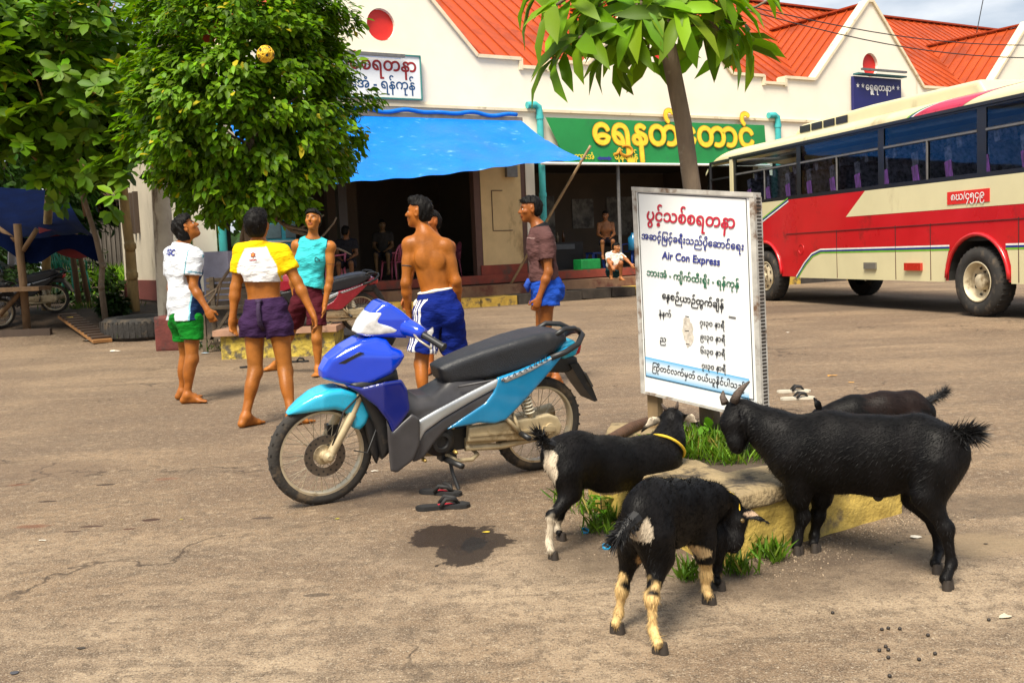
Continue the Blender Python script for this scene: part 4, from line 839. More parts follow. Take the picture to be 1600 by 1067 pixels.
bike = make_bike('motorbike', 'blue and cyan motorbike on its side stand in the middle of the yard')
place(bike, G(838, 733), G(500, 787), rad(7))
b_red = M('bike_dark_red', (.28, .004, .02), .25, coat=.7); b_wine = M('bike_wine', (.10, .004, .012), .3, coat=.6)
swap = {'bike_blue': b_red, 'bike_deep_blue': bb_blk, 'bike_cyan': b_red, 'bike_teal': b_red, 'bike_silver': bb_silver}
b2 = rebike(bike, 'dark red motorbike parked behind the seated planter and the player in turquoise', swap)
r_ = P(563, 532, 13.9); r_[2] = .24; place(b2, r_, r_+A_(-1.0, -.50, 0), rad(9))
dk = {'bike_blue': M('bike_green_dark', (.01, .06, .05), .35), 'bike_deep_blue': bb_blk, 'bike_cyan': bb_blk, 'bike_teal': bb_blk, 'bike_silver': bb_silver}
b3 = rebike(bike, 'dark motorbike under the blue stall roof showing its chain case and rear wheel', dk); p_ = P(86, 472, 19.4); p_[2] = gh(p_[0], p_[1]); place(b3, p_, p_+A_(-1, -.15, 0), rad(6))
b4 = rebike(bike, 'dark motorbike with a pale headlight at the left edge under the stall', dk); p_ = P(-2, 478, 18.2); p_[2] = gh(p_[0], p_[1]); place(b4, p_, p_+A_(-.6, -.8, 0)*1.0, rad(7))
# ================================================================ PEOPLE: one continuous body surface each, clothes and hair as children
def skinmat(name):
    m = M(name, (1, 1, 1), .45, var=.24, vs=11, vcol=True, bump=.14, bs=90, spec=.32, detail=8); return m
SKIN = skinmat('skin'); CLOTH = M('cloth', (1, 1, 1), .85, var=.14, vs=9, vcol=True, bump=.9, bs=20, spec=.12, stretch=(.8, .8, 1.6)); HAIR = M('hair_black', (.0045, .0035, .003), .6, var=.4, vs=40, bump=.3, bs=90, stretch=(1, 1, .3), spec=.15)
EYEW = M('eye_white', (.6, .55, .48), .3); EYED = M('eye_dark', (.012, .008, .006), .2)
def frame(f, up):
    f = nrm(f); r = nrm(np.cross(f, up)); u = np.cross(r, f); return f, r, u
def folds(g, amp, ax, seed=0):
    s = seed*1.7; x, y, z = g[..., 0], g[..., 1], g[..., 2]
    return amp*(np.sin(38*z+9*x+s+3*np.sin(11*x+s))*.5+np.sin(55*x-30*z+12*y+s)*.35+np.sin(24*(x+y)+17*z+2*s)*.5+.5*np.sin(70*z-22*x+2*np.sin(20*y+s)+s))
def wav(x, y, z, k, seed):
    rg = np.random.default_rng(seed); o = 0
    for i in range(9): d = rg.normal(0, 1, 3); d /= np.linalg.norm(d); o = o+np.sin((d[0]*x+d[1]*y+d[2]*z)*k*rg.uniform(.6, 1.7)+rg.uniform(0, 6))
    return o/3
def hand(S, w, d, n, sc, curl, thumb):
    """wrist point, finger direction, palm normal (faces the body), thumb direction"""
    d = nrm(d); t = nrm(np.asarray(thumb, float)-d*np.dot(thumb, d)); n = np.cross(d, t)*np.sign(np.dot(np.cross(d, t), n)+1e-9)
    R = np.stack([t, d, n], 1); c = w+d*.045*sc
    S.ell(c, A_(.036, .05, .017)*sc, R, .012)
    S.cone(w-d*.01, w+d*.03*sc, .024*sc, .027*sc, .02, sq=(n, .7))
    for i, (o, l) in enumerate(((.027, .070), (.009, .079), (-.009, .074), (-.026, .058))):
        b = w+d*.082*sc+t*o*sc; cv = curl*(1+.15*i); p1 = b+(d*math.cos(cv*.6)+n*math.sin(cv*.6))*l*.5*sc; p2 = p1+(d*math.cos(cv*1.6)+n*math.sin(cv*1.6))*l*.5*sc
        S.chain([b-d*.02*sc, p1, p2], [.0098*sc, .009*sc, .0072*sc], .006)
    b = w+d*.025*sc+t*.028*sc; p1 = b+(d*.65+t*.65+n*.25)*.038*sc; p2 = p1+(d*.93+t*.2+n*.3)*.032*sc; S.chain([b, p1, p2], [.013*sc, .0105*sc, .0085*sc], .010)
def person(name, label, J, face, fup=(0, 0, 1), skin=(.42, .165, .055), h=.007, sc=1.0, clothes=(), hair='short', curl=.5, hd=None, group=None, thumb=None, feet=True, fwd=None, headr=1.0, wide=1.0):
    J = {k: np.asarray(v, float) for k, v in J.items()}
    pts = np.array(list(J.values())); lo = pts.min(0)-.22; hi = pts.max(0)+.22; lo[2] = pts[:, 2].min()-.13
    base = A_((J['anA'][0]+J['anB'][0])/2, (J['anA'][1]+J['anB'][1])/2, min(J['anA'][2], J['anB'][2])-.06)
    root = empty(name, base, label, 'person', group)
    S = SDF(lo, hi, h)
    up = nrm(J['neck']-J['pel']); ac = nrm(J['shB']-J['shA']); fw = nrm(np.cross(up, ac)) if fwd is None else nrm(fwd)
    ac = nrm(np.cross(fw, up)) if fwd is not None else ac
    if np.dot(ac, J['shB']-J['shA']) < 0: ac = -ac
    TR = np.stack([ac, fw, up], 1); tl = np.linalg.norm(J['neck']-J['pel']); k = tl/.50
    wd = np.linalg.norm(J['shB']-J['shA'])/2*wide
    che = J['pel']+up*.33*k+fw*.01; J['che'] = che
    def torso(S, e=0, arms=0, lower=True, legs=0, ew=None):
        ew = e if ew is None else ew
        S.ell(che, A_(.150+e, .100+e, .175+e)*A_(max(.86, wd/.165), 1, k), TR, .05); S.ell(J['pel']+up*.17*k, A_(.122+ew, .088+ew, .16)*A_(wide, 1, k), TR, .06)
        S.cone(J['shA'], J['shB'], .046+e, .046+e, .06, sq=(fw, .85)); S.cone(J['neck']-up*.02, che, .06+e, .09+e, .06)
        for s in ('A', 'B'): S.cone(J['neck']-up*.005, J['sh'+s]*.75+J['neck']*.25-up*.005, .036+e, .040+e, .05); S.ell(che+(J['sh'+s]-J['neck'])*.42-up*.0+fw*.055, A_(.06, .035, .055)+e*.5, TR, .07); e and S.ell(che+(J['sh'+s]-J['neck'])*.5+up*.03-fw*.075, A_(.06, .03, .09)+e, TR, .06)
        if lower:
            S.ell(J['pel']+up*.02, A_(.148+ew, .105+ew, .115+ew)*A_(wide, 1, 1), TR, .05)
            for s in ('A', 'B'): S.ell(J['hp'+s]-fw*.045-up*.02, A_(.075, .075, .085)+ew, TR, .05)
    def leg(S, s, e=0, f0=0, f1=1, k_=.05):
        hp, kn, an = J['hp'+s], J['kn'+s], J['an'+s]
        S.cone(hp, kn, (.083+e)*sc, (.052+e)*sc, k_); 
        if e: return
        bk = -nrm(fw); kd = nrm(an-kn); bkk = nrm(bk-kd*np.dot(bk, kd))
        S.ell(kn-bkk*.012, A_(.045, .045, .055)*sc, None, .03)
        S.cone(kn, an, .047*sc, .031*sc, .03); m = kn+(an-kn)*.28+bkk*.022; Rc = frame(kd, bkk); S.ell(m, A_(.105, .043, .047)*sc, np.stack(Rc, 1), .04)
        S.ell(an, A_(.035, .037, .036)*sc, None, .02)
        td = J.get('to'+s); f_ = nrm((td-an)*A_(1, 1, 0)) if td is not None else fw
        gz = an-A_(0, 0, .068*sc); heel = gz-f_*.035*sc+A_(0, 0, .026); ball = gz+f_*.115*sc+A_(0, 0, .017); S.cone(an, heel, .030*sc, .027*sc, .03); S.cone(an+f_*.02, ball, .034*sc, .020*sc, .03); S.cone(heel, ball, .026*sc, .022*sc, .02)
        rt_ = A_(f_[1], -f_[0], 0)
        S.cone(ball-rt_*.018, ball+rt_*.02, .018*sc, .017*sc, .02)
        for i, o in enumerate((-.034, -.016, 0, .015, .029)):
            sg = 1 if s == 'A' else -1; l = (.062, .060, .055, .048, .040)[i]; S.cone(ball+rt_*o*sg*sc*.9, ball+rt_*o*sg*sc*1.1+f_*l*sc-A_(0, 0, .006), .0125*sc, .0095*sc, .006)
    def arm(S, s, e=0, frac=1):
        sh, el, wr = J['sh'+s], J['el'+s], J['wr'+s]
        if e: S.cone(sh, sh+(el-sh)*frac, .052+e, .046+e*1.5, .04); return
        S.cone(sh, el, .047*sc, .036*sc, .04); m = sh+(el-sh)*.4; S.ell(m, A_(.04, .04, .075)*sc, np.stack(frame(A_(0, 1, 0), nrm(el-sh)), 1)[:, [1, 0, 2]], .04)
        S.cone(el, el+(wr-el)*.3, .036*sc, .037*sc, .03); S.cone(el+(wr-el)*.3, wr, .037*sc, .024*sc, .03, )
        S.ell(sh, A_(.052, .052, .055)*sc, None, .04)
        hdv = hd[s] if hd and s in hd else nrm(wr-el)+A_(0, 0, -.25)
        th = thumb[s] if thumb and s in thumb else fw
        hand(S, wr, hdv, (J['pel']-wr), sc, curl, th)
    torso(S, 0)
    for s in 'AB':
        leg(S, s); arm(S, s)
    # head
    hc = J['head']; f, r, u = frame(face, fup); H = headr*sc; HR = np.stack([r, f, u], 1)
    S.cone(J['neck']-up*.02, hc-u*.055-f*.012, .054*sc, .049*sc, .03)
    S.ell(hc+u*.022*H-f*.008*H, A_(.074, .092, .092)*H, HR, .03); S.ell(hc+f*.026*H-u*.040*H, A_(.056, .064, .075)*H, HR, .03); S.ell(hc+f*.062*H-u*.098*H, A_(.024, .022, .018)*H, HR, .03)
    S.ell(hc+f*.070*H+u*.022*H, A_(.052, .016, .012)*H, HR, .02)
    for s in (-1, 1):
        S.ell(hc+f*.090*H+s*r*.031*H+u*.0*H, A_(.019, .016, .012)*H, HR, .012, '-'); S.ell(hc+f*.056*H+s*r*.043*H-u*.022*H, A_(.022, .024, .018)*H, HR, .02)
        e0 = hc+s*r*.073*H-f*.008*H-u*.005*H; S.ell(e0, A_(.012, .022, .033)*H, np.stack([nrm(r*s-f*.45), nrm(f+r*s*.45), u], 1), .008)
        S.ell(e0+s*r*.010*H+f*.003, A_(.006, .011, .018)*H, HR, .005, '-')
    S.cone(hc+f*.084*H+u*.012*H, hc+f*.108*H-u*.028*H, .008*H, .0125*H, .012); S.cone(hc+f*.088*H-u*.032*H-r*.014*H, hc+f*.088*H-u*.032*H+r*.014*H, .0085*H, .0085*H, .01)
    S.ell(hc+f*.088*H-u*.058*H, A_(.024, .009, .007)*H, HR, .008); S.ell(hc+f*.085*H-u*.070*H, A_(.020, .010, .008)*H, HR, .008); S.ell(hc+f*.097*H-u*.0635*H, A_(.024, .010, .0022)*H, HR, .003, '-')
    # back furrow and shoulder blades
    S.cone(J['pel']+up*.10-fw*.115, che+up*.12-fw*.125, .018, .014, .05, '-')
    for s in 'AB': S.ell(che+(J['sh'+s]-J['neck'])*.5+up*.03-fw*.082, A_(.045, .018, .06), TR, .03)
    v, F = S.mesh(1)
    C = np.tile(np.asarray(skin, float), (len(v), 1))
    q = (v-hc) @ HR
    C[(abs(q[:, 0]) < .026*H) & (abs(q[:, 2]+.064*H) < .013*H) & (q[:, 1] > .07*H)] = np.asarray(skin)*A_(.62, .42, .5)
    br = (abs(abs(q[:, 0])-.032*H) < .021*H) & (abs(q[:, 2]-.026*H+.1*(abs(q[:, 0])-.03)) < .006*H) & (q[:, 1] > .05*H); C[br] = (.012, .008, .006)
    for s in 'AB':
        dk = np.linalg.norm(v-J['kn'+s], axis=1); C *= (1-.14*np.exp(-(dk/.05)**2))[:, None]; de = np.linalg.norm(v-J['el'+s], axis=1); C *= (1-.15*np.exp(-(de/.04)**2))[:, None]
    C[:, 0] *= 1+.04*np.sin(v[:, 2]*9)
    body = mk('body', v, F, SKIN, root, smooth=True, col=C)
    for s in (-1, 1):
        mb = MB(); ec = hc+f*.0735*H+s*r*.031*H-u*.001*H; mb.ball(ec, A_(.011, .011, .008)*H, 8); mb.build('eye', EYEW, body, True)
        mb = MB(); lk = nrm(f+u*.25); mb.ball(ec+lk*.0078*H, .0055*H, 8); mb.build('pupil', EYED, body, True)
    # hair
    Hs = SDF(hc-.2, hc+.2, .005)
    Hs.ell(hc+u*.030*H-f*.014*H, A_(.083, .099, .096)*H, HR, .02); Hs.ell(hc-f*.05*H-u*.03*H, A_(.064, .05, .06)*H, HR, .03)
    if hair == 'long': Hs.ell(hc-f*.055*H-u*.055*H, A_(.068, .05, .07)*H, HR, .04); Hs.ell(hc+u*.06*H+f*.03*H, A_(.072, .072, .062)*H, HR, .03)
    if hair in ('short', 'long'): Hs.ell(hc+u*.072*H+f*.040*H, A_(.060, .05, .045)*H, HR, .03)
    if hair == 'quiff': Hs.ell(hc+u*.095*H+f*.035*H, A_(.056, .062, .036)*H, HR, .03)
    g = Hs.grid(); q = (g-hc) @ HR; x, y, z = q[..., 0], q[..., 1], q[..., 2]
    side_ = .052 if hair != 'long' else .035
    cut = np.minimum(np.maximum(y-(.030 if hair == 'long' else .018)*H, .0)*1.0+0, 9)
    fc = np.maximum(y*.9-.012*H-.55*(z-.062*H).clip(-9, .2), -9)         # keep forehead and face free
    fc = np.where(z > .098*H, -9, y-(.03*H+np.maximum(z-.044*H, 0)*3.2)); fc = np.maximum(fc, -9)
    er = np.where((z < side_*H), y+.022*H-(.0 if hair != 'long' else .012), -9)   # temples: hair stays behind the ear
    nb = -(z+(.075 if hair != 'long' else .10)*H+.4*(y+.05))
    Hs.d = np.maximum(np.maximum(Hs.d, fc), np.maximum(er, nb)).astype(np.float32)
    rs = .005 if hair != 'long' else .007
    Hs.d += (rs*.7*wav(x, y, z*.6, 150, 3)*(z > -.04)).astype(np.float32)
    v, F = Hs.mesh(0); mk('hair', v, F, HAIR, root, smooth=True)
    # loose strands
    n = 260 if h < .0072 else 120; rg = np.random.default_rng(5); sel = rg.integers(0, len(v), n); mb = MB()
    for p in v[sel]:
        qq = (p-hc) @ HR
        if qq[2] < -.03: continue
        d0 = nrm(nrm(p-hc)*.55+f*.35*(qq[2] > .05)-u*.25+rg.normal(0, .25, 3)); t0 = nrm(np.cross(d0, rg.normal(0, 1, 3)))*.0025; L_ = rg.uniform(.012, .026)
        mb.add([p-t0-d0*.004, p+t0-d0*.004, p+d0*L_+A_(0, 0, -.003)], [(0, 1, 2)])
    mb.build('hair_strands', HAIR, root)
    # clothes
    ctx = dict(J=J, TR=TR, fw=fw, up=up, ac=ac, che=che, S=S, torso=torso, leg=leg, arm=arm, lo=lo, hi=hi, h=h, root=root, sc=sc, body=body)
    for c in clothes: c(ctx)
    return root, ctx
def garment(nm, field, colour, h=None, mat=None, fold=.004, seed=1):
    def go(x):
        G_ = SDF(x['lo'], x['hi'], h or x['h']); field(G_, x); g = G_.grid()
        if fold: G_.d += folds(g, fold, None, seed).astype(np.float32)*(G_.d < .1)
        for pl in x.get('_cuts', []):
            pass
        x['_g'] = g; cuts = x.pop('_cut', [])
        for p0, n_ in cuts: G_.d = np.maximum(G_.d, ((g-p0) @ n_)).astype(np.float32)
        v, F = G_.mesh(2); q = (v-x['che']) @ x['TR']
        C = np.tile(np.asarray(colour, float), (len(v), 1)) if not callable(colour) else colour(v, q, x)
        x['last'] = mk(nm, v, F, mat or CLOTH, x['root'], smooth=True, col=C)
    return go
def shirt(colour, hem, sleeve=.6, e=.016, ew=.03, name='shirt', neck=.02, fold=.0035, seed=1, tilt=0, armhole=None):
    """hem: metres below the shoulder-neck point along the spine"""
    def field(G_, x):
        J = x['J']; x['torso'](G_, e, ew=ew)
        G_.ell(J['pel']+x['up']*.10, A_(.15+ew, .11+ew, .2), x['TR'], .05)
        if sleeve:
            for s in 'AB': x['arm'](G_, s, e, sleeve)
        nk = J['neck']+x['up']*neck; x['_cut'] = [(J['neck']-x['up']*hem, nrm(-x['up']+x['ac']*tilt)), (nk, nrm(x['up']+x['fw']*.35))]
    def field2(G_, x):
        field(G_, x); J = x['J']
        if not sleeve:
            for s in 'AB':
                sg = 1 if s == 'B' else -1; G_.d = np.maximum(G_.d, ((G_.grid()-(J['sh'+s]-x['ac']*sg*.012)) @ (nrm(x['ac']*sg+x['up']*.15)))).astype(np.float32)
        else:
            g = G_.grid()
            for s in 'AB':      # straight sleeve hems
                sh, el = J['sh'+s], J['el'+s]; a = nrm(el-sh); m = np.linalg.norm(g-(sh+(el-sh)*sleeve), axis=-1) < .12
                tq = (g-sh) @ a-np.linalg.norm(el-sh)*sleeve; rr = np.linalg.norm((g-sh)-((g-sh) @ a)[..., None]*a, axis=-1)
                G_.d = np.where(m & (rr < .09) & (tq > 0), np.maximum(G_.d, tq), G_.d).astype(np.float32)
    return garment(name, field2, colour, fold=fold, seed=seed)
def shorts(colour, waist=.10, length=.5, e=.018, flare=.0, name='shorts', fold=.003, seed=2, wtilt=0):
    def field(G_, x):
        J = x['J']; x['torso'](G_, e*.7)
        for s in 'AB':
            hp, kn = J['hp'+s], J['kn'+s]; b = hp+(kn-hp)*(length+.10); G_.cone(hp, b, .086+e, .060+(1-length)*.026+e+flare, .035)
        G_.ell(J['pel']-x['fw']*.055-x['up']*.035, A_(.125, .085, .10), x['TR'], .05)
        x['_cut'] = [(J['pel']+x['up']*waist, nrm(x['up']+x['ac']*wtilt))]
    def f2(G_, x):
        field(G_, x); J = x['J']; g = G_.grid()
        mid = (J['hpA']+J['hpB'])/2; mk_ = (J['knA']+J['knB'])/2; dn = nrm(mk_-mid); lt = nrm(J['hpB']-J['hpA']+J['knB']-J['knA']); lt = nrm(lt-dn*np.dot(lt, dn))
        dq = (g-mid) @ dn-.09; la = np.abs((g-mid) @ lt); wedge = np.where(dq > 0, la-(.004+.10*dq), 1)
        G_.d = np.maximum(G_.d, -wedge).astype(np.float32)
        for s in 'AB':
            hp, kn = J['hp'+s], J['kn'+s]; a = nrm(kn-hp); o = 'B' if s == 'A' else 'A'
            nearer = np.linalg.norm(g-(hp+kn)/2, axis=-1) < np.linalg.norm(g-(J['hp'+o]+J['kn'+o])/2, axis=-1)
            G_.d = np.where(nearer, np.maximum(G_.d, (g-(hp+(kn-hp)*length)) @ a), G_.d).astype(np.float32)
    return garment(name, f2, colour, fold=fold, seed=seed)
def JP(Y0, **k):
    return {n: P(v[0], v[1], Y0+(v[2] if len(v) > 2 else 0)) for n, v in k.items()}
def ground_feet(J, **k):
    for n, (px, py, z) in k.items(): J[n] = G(px, py, z)
    return J
grp = None
def patch_text(txt, mat, body_ctx, c, xd, upd, width, name='lettering', bold=.03, shear=0):
    o = lettering(txt, mat, body_ctx['root'], c, xd, upd, width=width, bold=bold, align='C', lift=0, shear=shear); return drape(o, body_ctx['last'], np.cross(nrm(xd), nrm(upd)))
def drape(o, tgt, n):
    """press flat marks on to the cloth under them along -n"""
    me = o.data; me2 = tgt.data; wm = np.array(MW(tgt)); tv = np.empty(len(me2.vertices)*3); me2.vertices.foreach_get('co', tv); tv = tv.reshape(-1, 3) @ wm[:3, :3].T+wm[:3, 3]
    mm = np.array(MW(o)); inv = np.array(MW(o).inverted()); vv = np.empty(len(me.vertices)*3); me.vertices.foreach_get('co', vv); vv = vv.reshape(-1, 3) @ mm[:3, :3].T+mm[:3, 3]
    n = nrm(n); out = []
    for p in vv:
        d = tv-p; al = d @ n; lat = np.linalg.norm(d-al[:, None]*n, axis=1); m = lat < .012
        out.append(p+n*((al[m].max() if m.any() else 0)+.004))
    w = np.array(out) @ inv[:3, :3].T+inv[:3, 3]; me.vertices.foreach_set('co', w.astype(np.float32).ravel()); me.update(); return o
# ---- player in the white and navy shirt, seen from behind, looking up to the right
Wh = A_(.60, .63, .67); NV = A_(.010, .028, .085)
J = JP(9.3, head=(290, 357), neck=(283, 385), shA=(268, 397, .10), shB=(306, 401, -.14), elA=(268, 450, .22), wrA=(272, 490, .20), elB=(302, 448, -.17), wrB=(324, 484, -.22), pel=(291, 488), hpA=(285, 500, .10), hpB=(299, 501, -.08), knA=(291, 560, .16), knB=(300, 561, -.12))
ground_feet(J, anA=(284, 612, .075), anB=(292, 618, .075)); J['toA'] = J['anA']+A_(.8, .25, 0); J['toB'] = J['anB']+A_(.9, .05, 0)
J['anA'] = J['anA']+A_(0, .12, 0)*0
def c1(v, q, x):
    C = np.tile(Wh, (len(v), 1)); J = x['J']; s = (v-J['shB']) @ x['ac']
    hgt = (v-x['che']) @ x['up']; nav = (q[:, 1] > .012-.30*np.clip(-hgt-.02, 0, 1)) & (hgt < .17) & ((v-x['che']) @ x['ac'] > -.02)
    e = nrm(J['elB']-J['shB']); t = (v-J['shB']) @ e; al_ = np.linalg.norm(J['elB']-J['shB'])*.62; rad_a = np.linalg.norm((v-J['shB'])-t[:, None]*e, axis=1); arm_ = (t > -.06) & (t < al_+.02) & (rad_a < .075)
    C[nav & ~arm_] = NV
    edge = (abs(q[:, 1]-(.012-.30*np.clip(-hgt-.02, 0, 1))) < .007) & (hgt < .17) & ((v-x['che']) @ x['ac'] > -.02) & ~arm_; C[edge] = (.25, .55, .65)
    hemt = np.linalg.norm(J['elB']-J['shB'])*.62; C[arm_ & (abs(t-hemt+.022) < .008)] = (.12, .25, .32)
    rr = np.linalg.norm(v-(J['shB']-x['ac']*.005-x['up']*.06), axis=1); C[(abs((v-J['shB']) @ x['ac']+.025+.0*rr) < .007) & (hgt > -.06) & (q[:, 1] < .06)] = (.10, .28, .34)
    C[hgt < -.405] = C[hgt < -.405]*.9
    return C
p1, x1 = person('person', 'barefoot player in a white and navy shirt and green shorts, looking up', J, (.76, .30, .50), (-.3, 0, 1), skin=(.29, .094, .014), h=.0065, hair='long', clothes=[shorts((.006, .17, .015), .02, .50, .02, .01), shirt(c1, .665, .62, .016, .034, fold=.0045)], thumb={'A': (.6, .5, 0), 'B': (.7, 0, .2)}, curl=.9)
patch_text("YGC", ink_blue, x1, P(277, 398, 9.3)-nrm(x1['fw'])*.14, nrm(x1['ac']*A_(1, 1, 1)), UP, .15, bold=.05, shear=.15)
# ---- player in the yellow and white shirt, back to the viewer
J = JP(7.86, head=(402, 352), neck=(404, 384), shA=(378, 393), shB=(441, 396), elA=(368, 450, -.02), wrA=(364, 494, -.04), elB=(464, 440, -.02), wrB=(488, 489, -.06), pel=(415, 487), hpA=(397, 505), hpB=(435, 505), knA=(399, 580, -.03), knB=(446, 580, -.03))
ground_feet(J, anA=(383, 652, .075), anB=(455, 650, .075)); J['toA'] = J['anA']+A_(.55, .8, 0); J['toB'] = J['anB']+A_(.7, .7, 0)
def c2(v, q, x):
    C = np.tile(A_(.70, .69, .68), (len(v), 1)); J = x['J']; a = (v-x['che']) @ x['ac']; hgt = (v-x['che']) @ x['up']
    lim = .155-.62*np.clip(hgt-.0, 0, 1)**1.15; yl = abs(a) > np.maximum(lim, .035); yl |= hgt > .158; C[yl & (hgt > -.16)] = (.78, .50, .004); return C
p2, x2 = person('person', 'barefoot player in a rolled up yellow and white shirt and purple shorts, seen from behind', J, (.12, .92, .36), (0, -.2, 1), skin=(.30, .100, .014), h=.0065, sc=1.03, wide=1.06, headr=1.04,
    clothes=[shirt(c2, .275, .60, 0.014, .016, fold=.004, seed=3, tilt=-.08), shorts((.035, .015, .052), .105, .30, .024, .012, fold=.005, seed=5)], thumb={'A': (.5, .6, 0), 'B': (-.3, .8, 0)}, curl=.55, fwd=(.10, .98, .0))
sh2 = [o for o in p2.children if o.name.startswith('shirt')][0]; x2['last'] = sh2
cc_ = P(403, 398, 7.86)-x2['fw']*.2
mb = MB(); mb.sheet([(.026*(1 if i % 2 == 0 else .55)*math.sin(i*math.pi/6), .026*(1 if i % 2 == 0 else .55)*math.cos(i*math.pi/6)) for i in range(12)], lambda a, b: cc_+a*x2['ac']+b*x2['up']); drape(mb.build('star_print', M('print_brown', (.22, .03, .008), .7), p2), sh2, -x2['fw'])
cd_ = cc_; mb = MB(); mb.sheet([(.011*math.sin(i*.8), .011*math.cos(i*.8)) for i in range(8)], lambda a, b: cd_+a*x2['ac']+b*x2['up']); o_ = drape(mb.build('star_print', M('print_orange', (.6, .16, .01), .7), p2), sh2, -x2['fw']); o_.location = o_.location+Vector(tuple(-x2['fw']*.002))
for i in range(5): mb = MB(); c_ = cc_-x2['up']*.038+x2['ac']*(.011*(i-2)); mb.sheet([(-.004, -.006), (.004, -.006), (.004, .006), (-.004, .006)], lambda a, b: c_+a*x2['ac']+b*x2['up']); drape(mb.build('print_letter', M('print_red', (.35, .02, .02), .7), p2), sh2, -x2['fw'])
mb = MB()      # twisted cloth tucked up between the legs
q_ = [J['pel']+x2['up']*.10-x2['fw']*.125, J['pel']+x2['up']*.02-x2['fw']*.158, J['pel']-x2['up']*.08-x2['fw']*.150, J['pel']-x2['up']*.14-x2['fw']*.07]; mb.tube(q_, [.014, .017, .02, .02], 8); mb.tube([J['pel']+x2['up']*.095-x2['fw']*.125-x2['ac']*.02, J['pel']+x2['up']*.075-x2['fw']*.14, J['pel']+x2['up']*.095-x2['fw']*.125+x2['ac']*.02], .014, 8)
mb.build('shorts_fold', M('purple_cloth', (.030, .013, .045), .85, bump=.3, bs=40), p2, True)
# ---- player in the turquoise vest facing the viewer
J = JP(11.0, head=(489, 344, -.02), neck=(489, 373), shA=(464, 384), shB=(516, 386), elA=(456, 430, .08), wrA=(462, 470, .1), elB=(515, 438, -.02), wrB=(507, 479, -.06), pel=(481, 459, .02), hpA=(468, 474, .04), hpB=(494, 474), knA=(452, 525, .25), knB=(495, 530, -.05))
ground_feet(J, anA=(432, 569, .075), anB=(497, 576, .075)); J['toA'] = J['anA']+A_(-.8, -.3, 0); J['toB'] = J['anB']+A_(.0, -1, 0)
def c3(v, q, x):
    C = np.tile(A_(.05, .50, .53), (len(v), 1)); a = (v-x['che']) @ x['ac']; hgt = (v-x['che']) @ x['up']; J = x['J']
    nk = np.linalg.norm(v-(J['neck']-x['up']*.0), axis=1); C[nk < .085] = (.012, .02, .028)
    for s in 'AB':
        sg = 1 if s == 'B' else -1; t = ((v-(J['sh'+s]-x['ac']*sg*.012)) @ nrm(x['ac']*sg+x['up']*.15)); C[(t > -.012) & (hgt > -.10)] = (.012, .02, .028)
    return C
p3, x3 = person('person', 'barefoot player in a turquoise vest and maroon shorts, facing the viewer and looking up', J, (-.16, -.95, .24), (0, .2, 1), skin=(.34, .120, .020), h=.007, wide=.95,
    clothes=[shorts((.065, .008, .014), .08, .62, .02, .02, fold=.005), shirt(c3, .50, 0, .012, .02, name='vest', fold=.004, seed=6, tilt=-.12)], thumb={'A': (-.5, -.6, 0), 'B': (.2, -.8, 0)}, curl=.5, fwd=(-.10, -1, 0))
mb = MB(); cc_ = P(501, 405, 11.0)+x3['fw']*.16; t_ = np.linspace(0, 1, 22); hv = [(-.022, -.022), (-.026, .005), (-.018, .022), (-.004, .022), (.002, .006), (.014, .006), (.022, -.008), (.020, -.020), (.0, -.024), (-.022, -.022)]
mb.tube([cc_+a*A_(1, 0, 0)+b*UP for a, b in hv], .0035, 4); drape(mb.build('heart_print', ink_black, p3, True), x3['last'], x3['fw'])
mb = MB(); e_ = nrm(J['elB']-J['shB']); mb.lathe([(.046, -.006), (.049, 0), (.046, .006)], J['shB']+(J['elB']-J['shB'])*.52, e_, 16); mb.build('arm_band', ink_black, p3, True)
# ---- bare-backed player in blue shorts
J = JP(8.05, head=(655, 332, .02), neck=(664, 364), shA=(640, 383), shB=(697, 386), elA=(634, 443, -.03), wrA=(639, 489, .05), elB=(713, 440, -.02), wrB=(716, 480, .10), pel=(684, 474), hpA=(668, 490), hpB=(703, 490), knA=(658, 568, -.02), knB=(708, 562, .12))
ground_feet(J, anA=(662, 634, .075), anB=(716, 622, .075)); J['toA'] = J['anA']+A_(-.3, .9, 0); J['toB'] = J['anB']+A_(.4, .9, 0)
def c4(v, q, x):
    C = np.tile(A_(.004, .014, .15), (len(v), 1)); J = x['J']; a = (v-J['pel']) @ x['ac']; fd = (v-J['pel']) @ x['fw']
    hz = (v-J['pel']) @ x['up']
    for o in (.0, .024, .048):
        m = (abs(fd+.108-o) < .0065) & (a < -.07) & (hz < .05); C[m] = (.75, .75, .74)
    return C
p4, x4 = person('person', 'bare backed player in long blue shorts with white side stripes, seen from behind', J, (-.92, .30, .10), (0, 0, 1), skin=(.30, .093, .011), h=.0065, hair='quiff', wide=.98,
    clothes=[shorts(c4, .095, .78, .028, .03, fold=.0045, seed=7)], thumb={'A': (-.2, .9, 0), 'B': (.2, .9, 0)}, curl=.6, fwd=(-.06, 1, 0))
mb = MB(); e_ = nrm(J['elA']-J['shA']); mb.lathe([(.047, -.005), (.050, 0), (.047, .005)], J['shA']+(J['elA']-J['shA'])*.55, e_, 16); mb.build('arm_band', ink_black, p4, True)
def wfield(G_, x): G_.ell(x['J']['pel']+x['up']*.098, A_(.148, .112, .020), x['TR'], .01); G_.ell(x['J']['hpA']+x['up']*.085-x['ac']*.060+x['fw']*.0, A_(.035, .055, .05), x['TR'], .03)
garment('waist_cloth', wfield, (.70, .66, .56), fold=.004, seed=9)(x4)
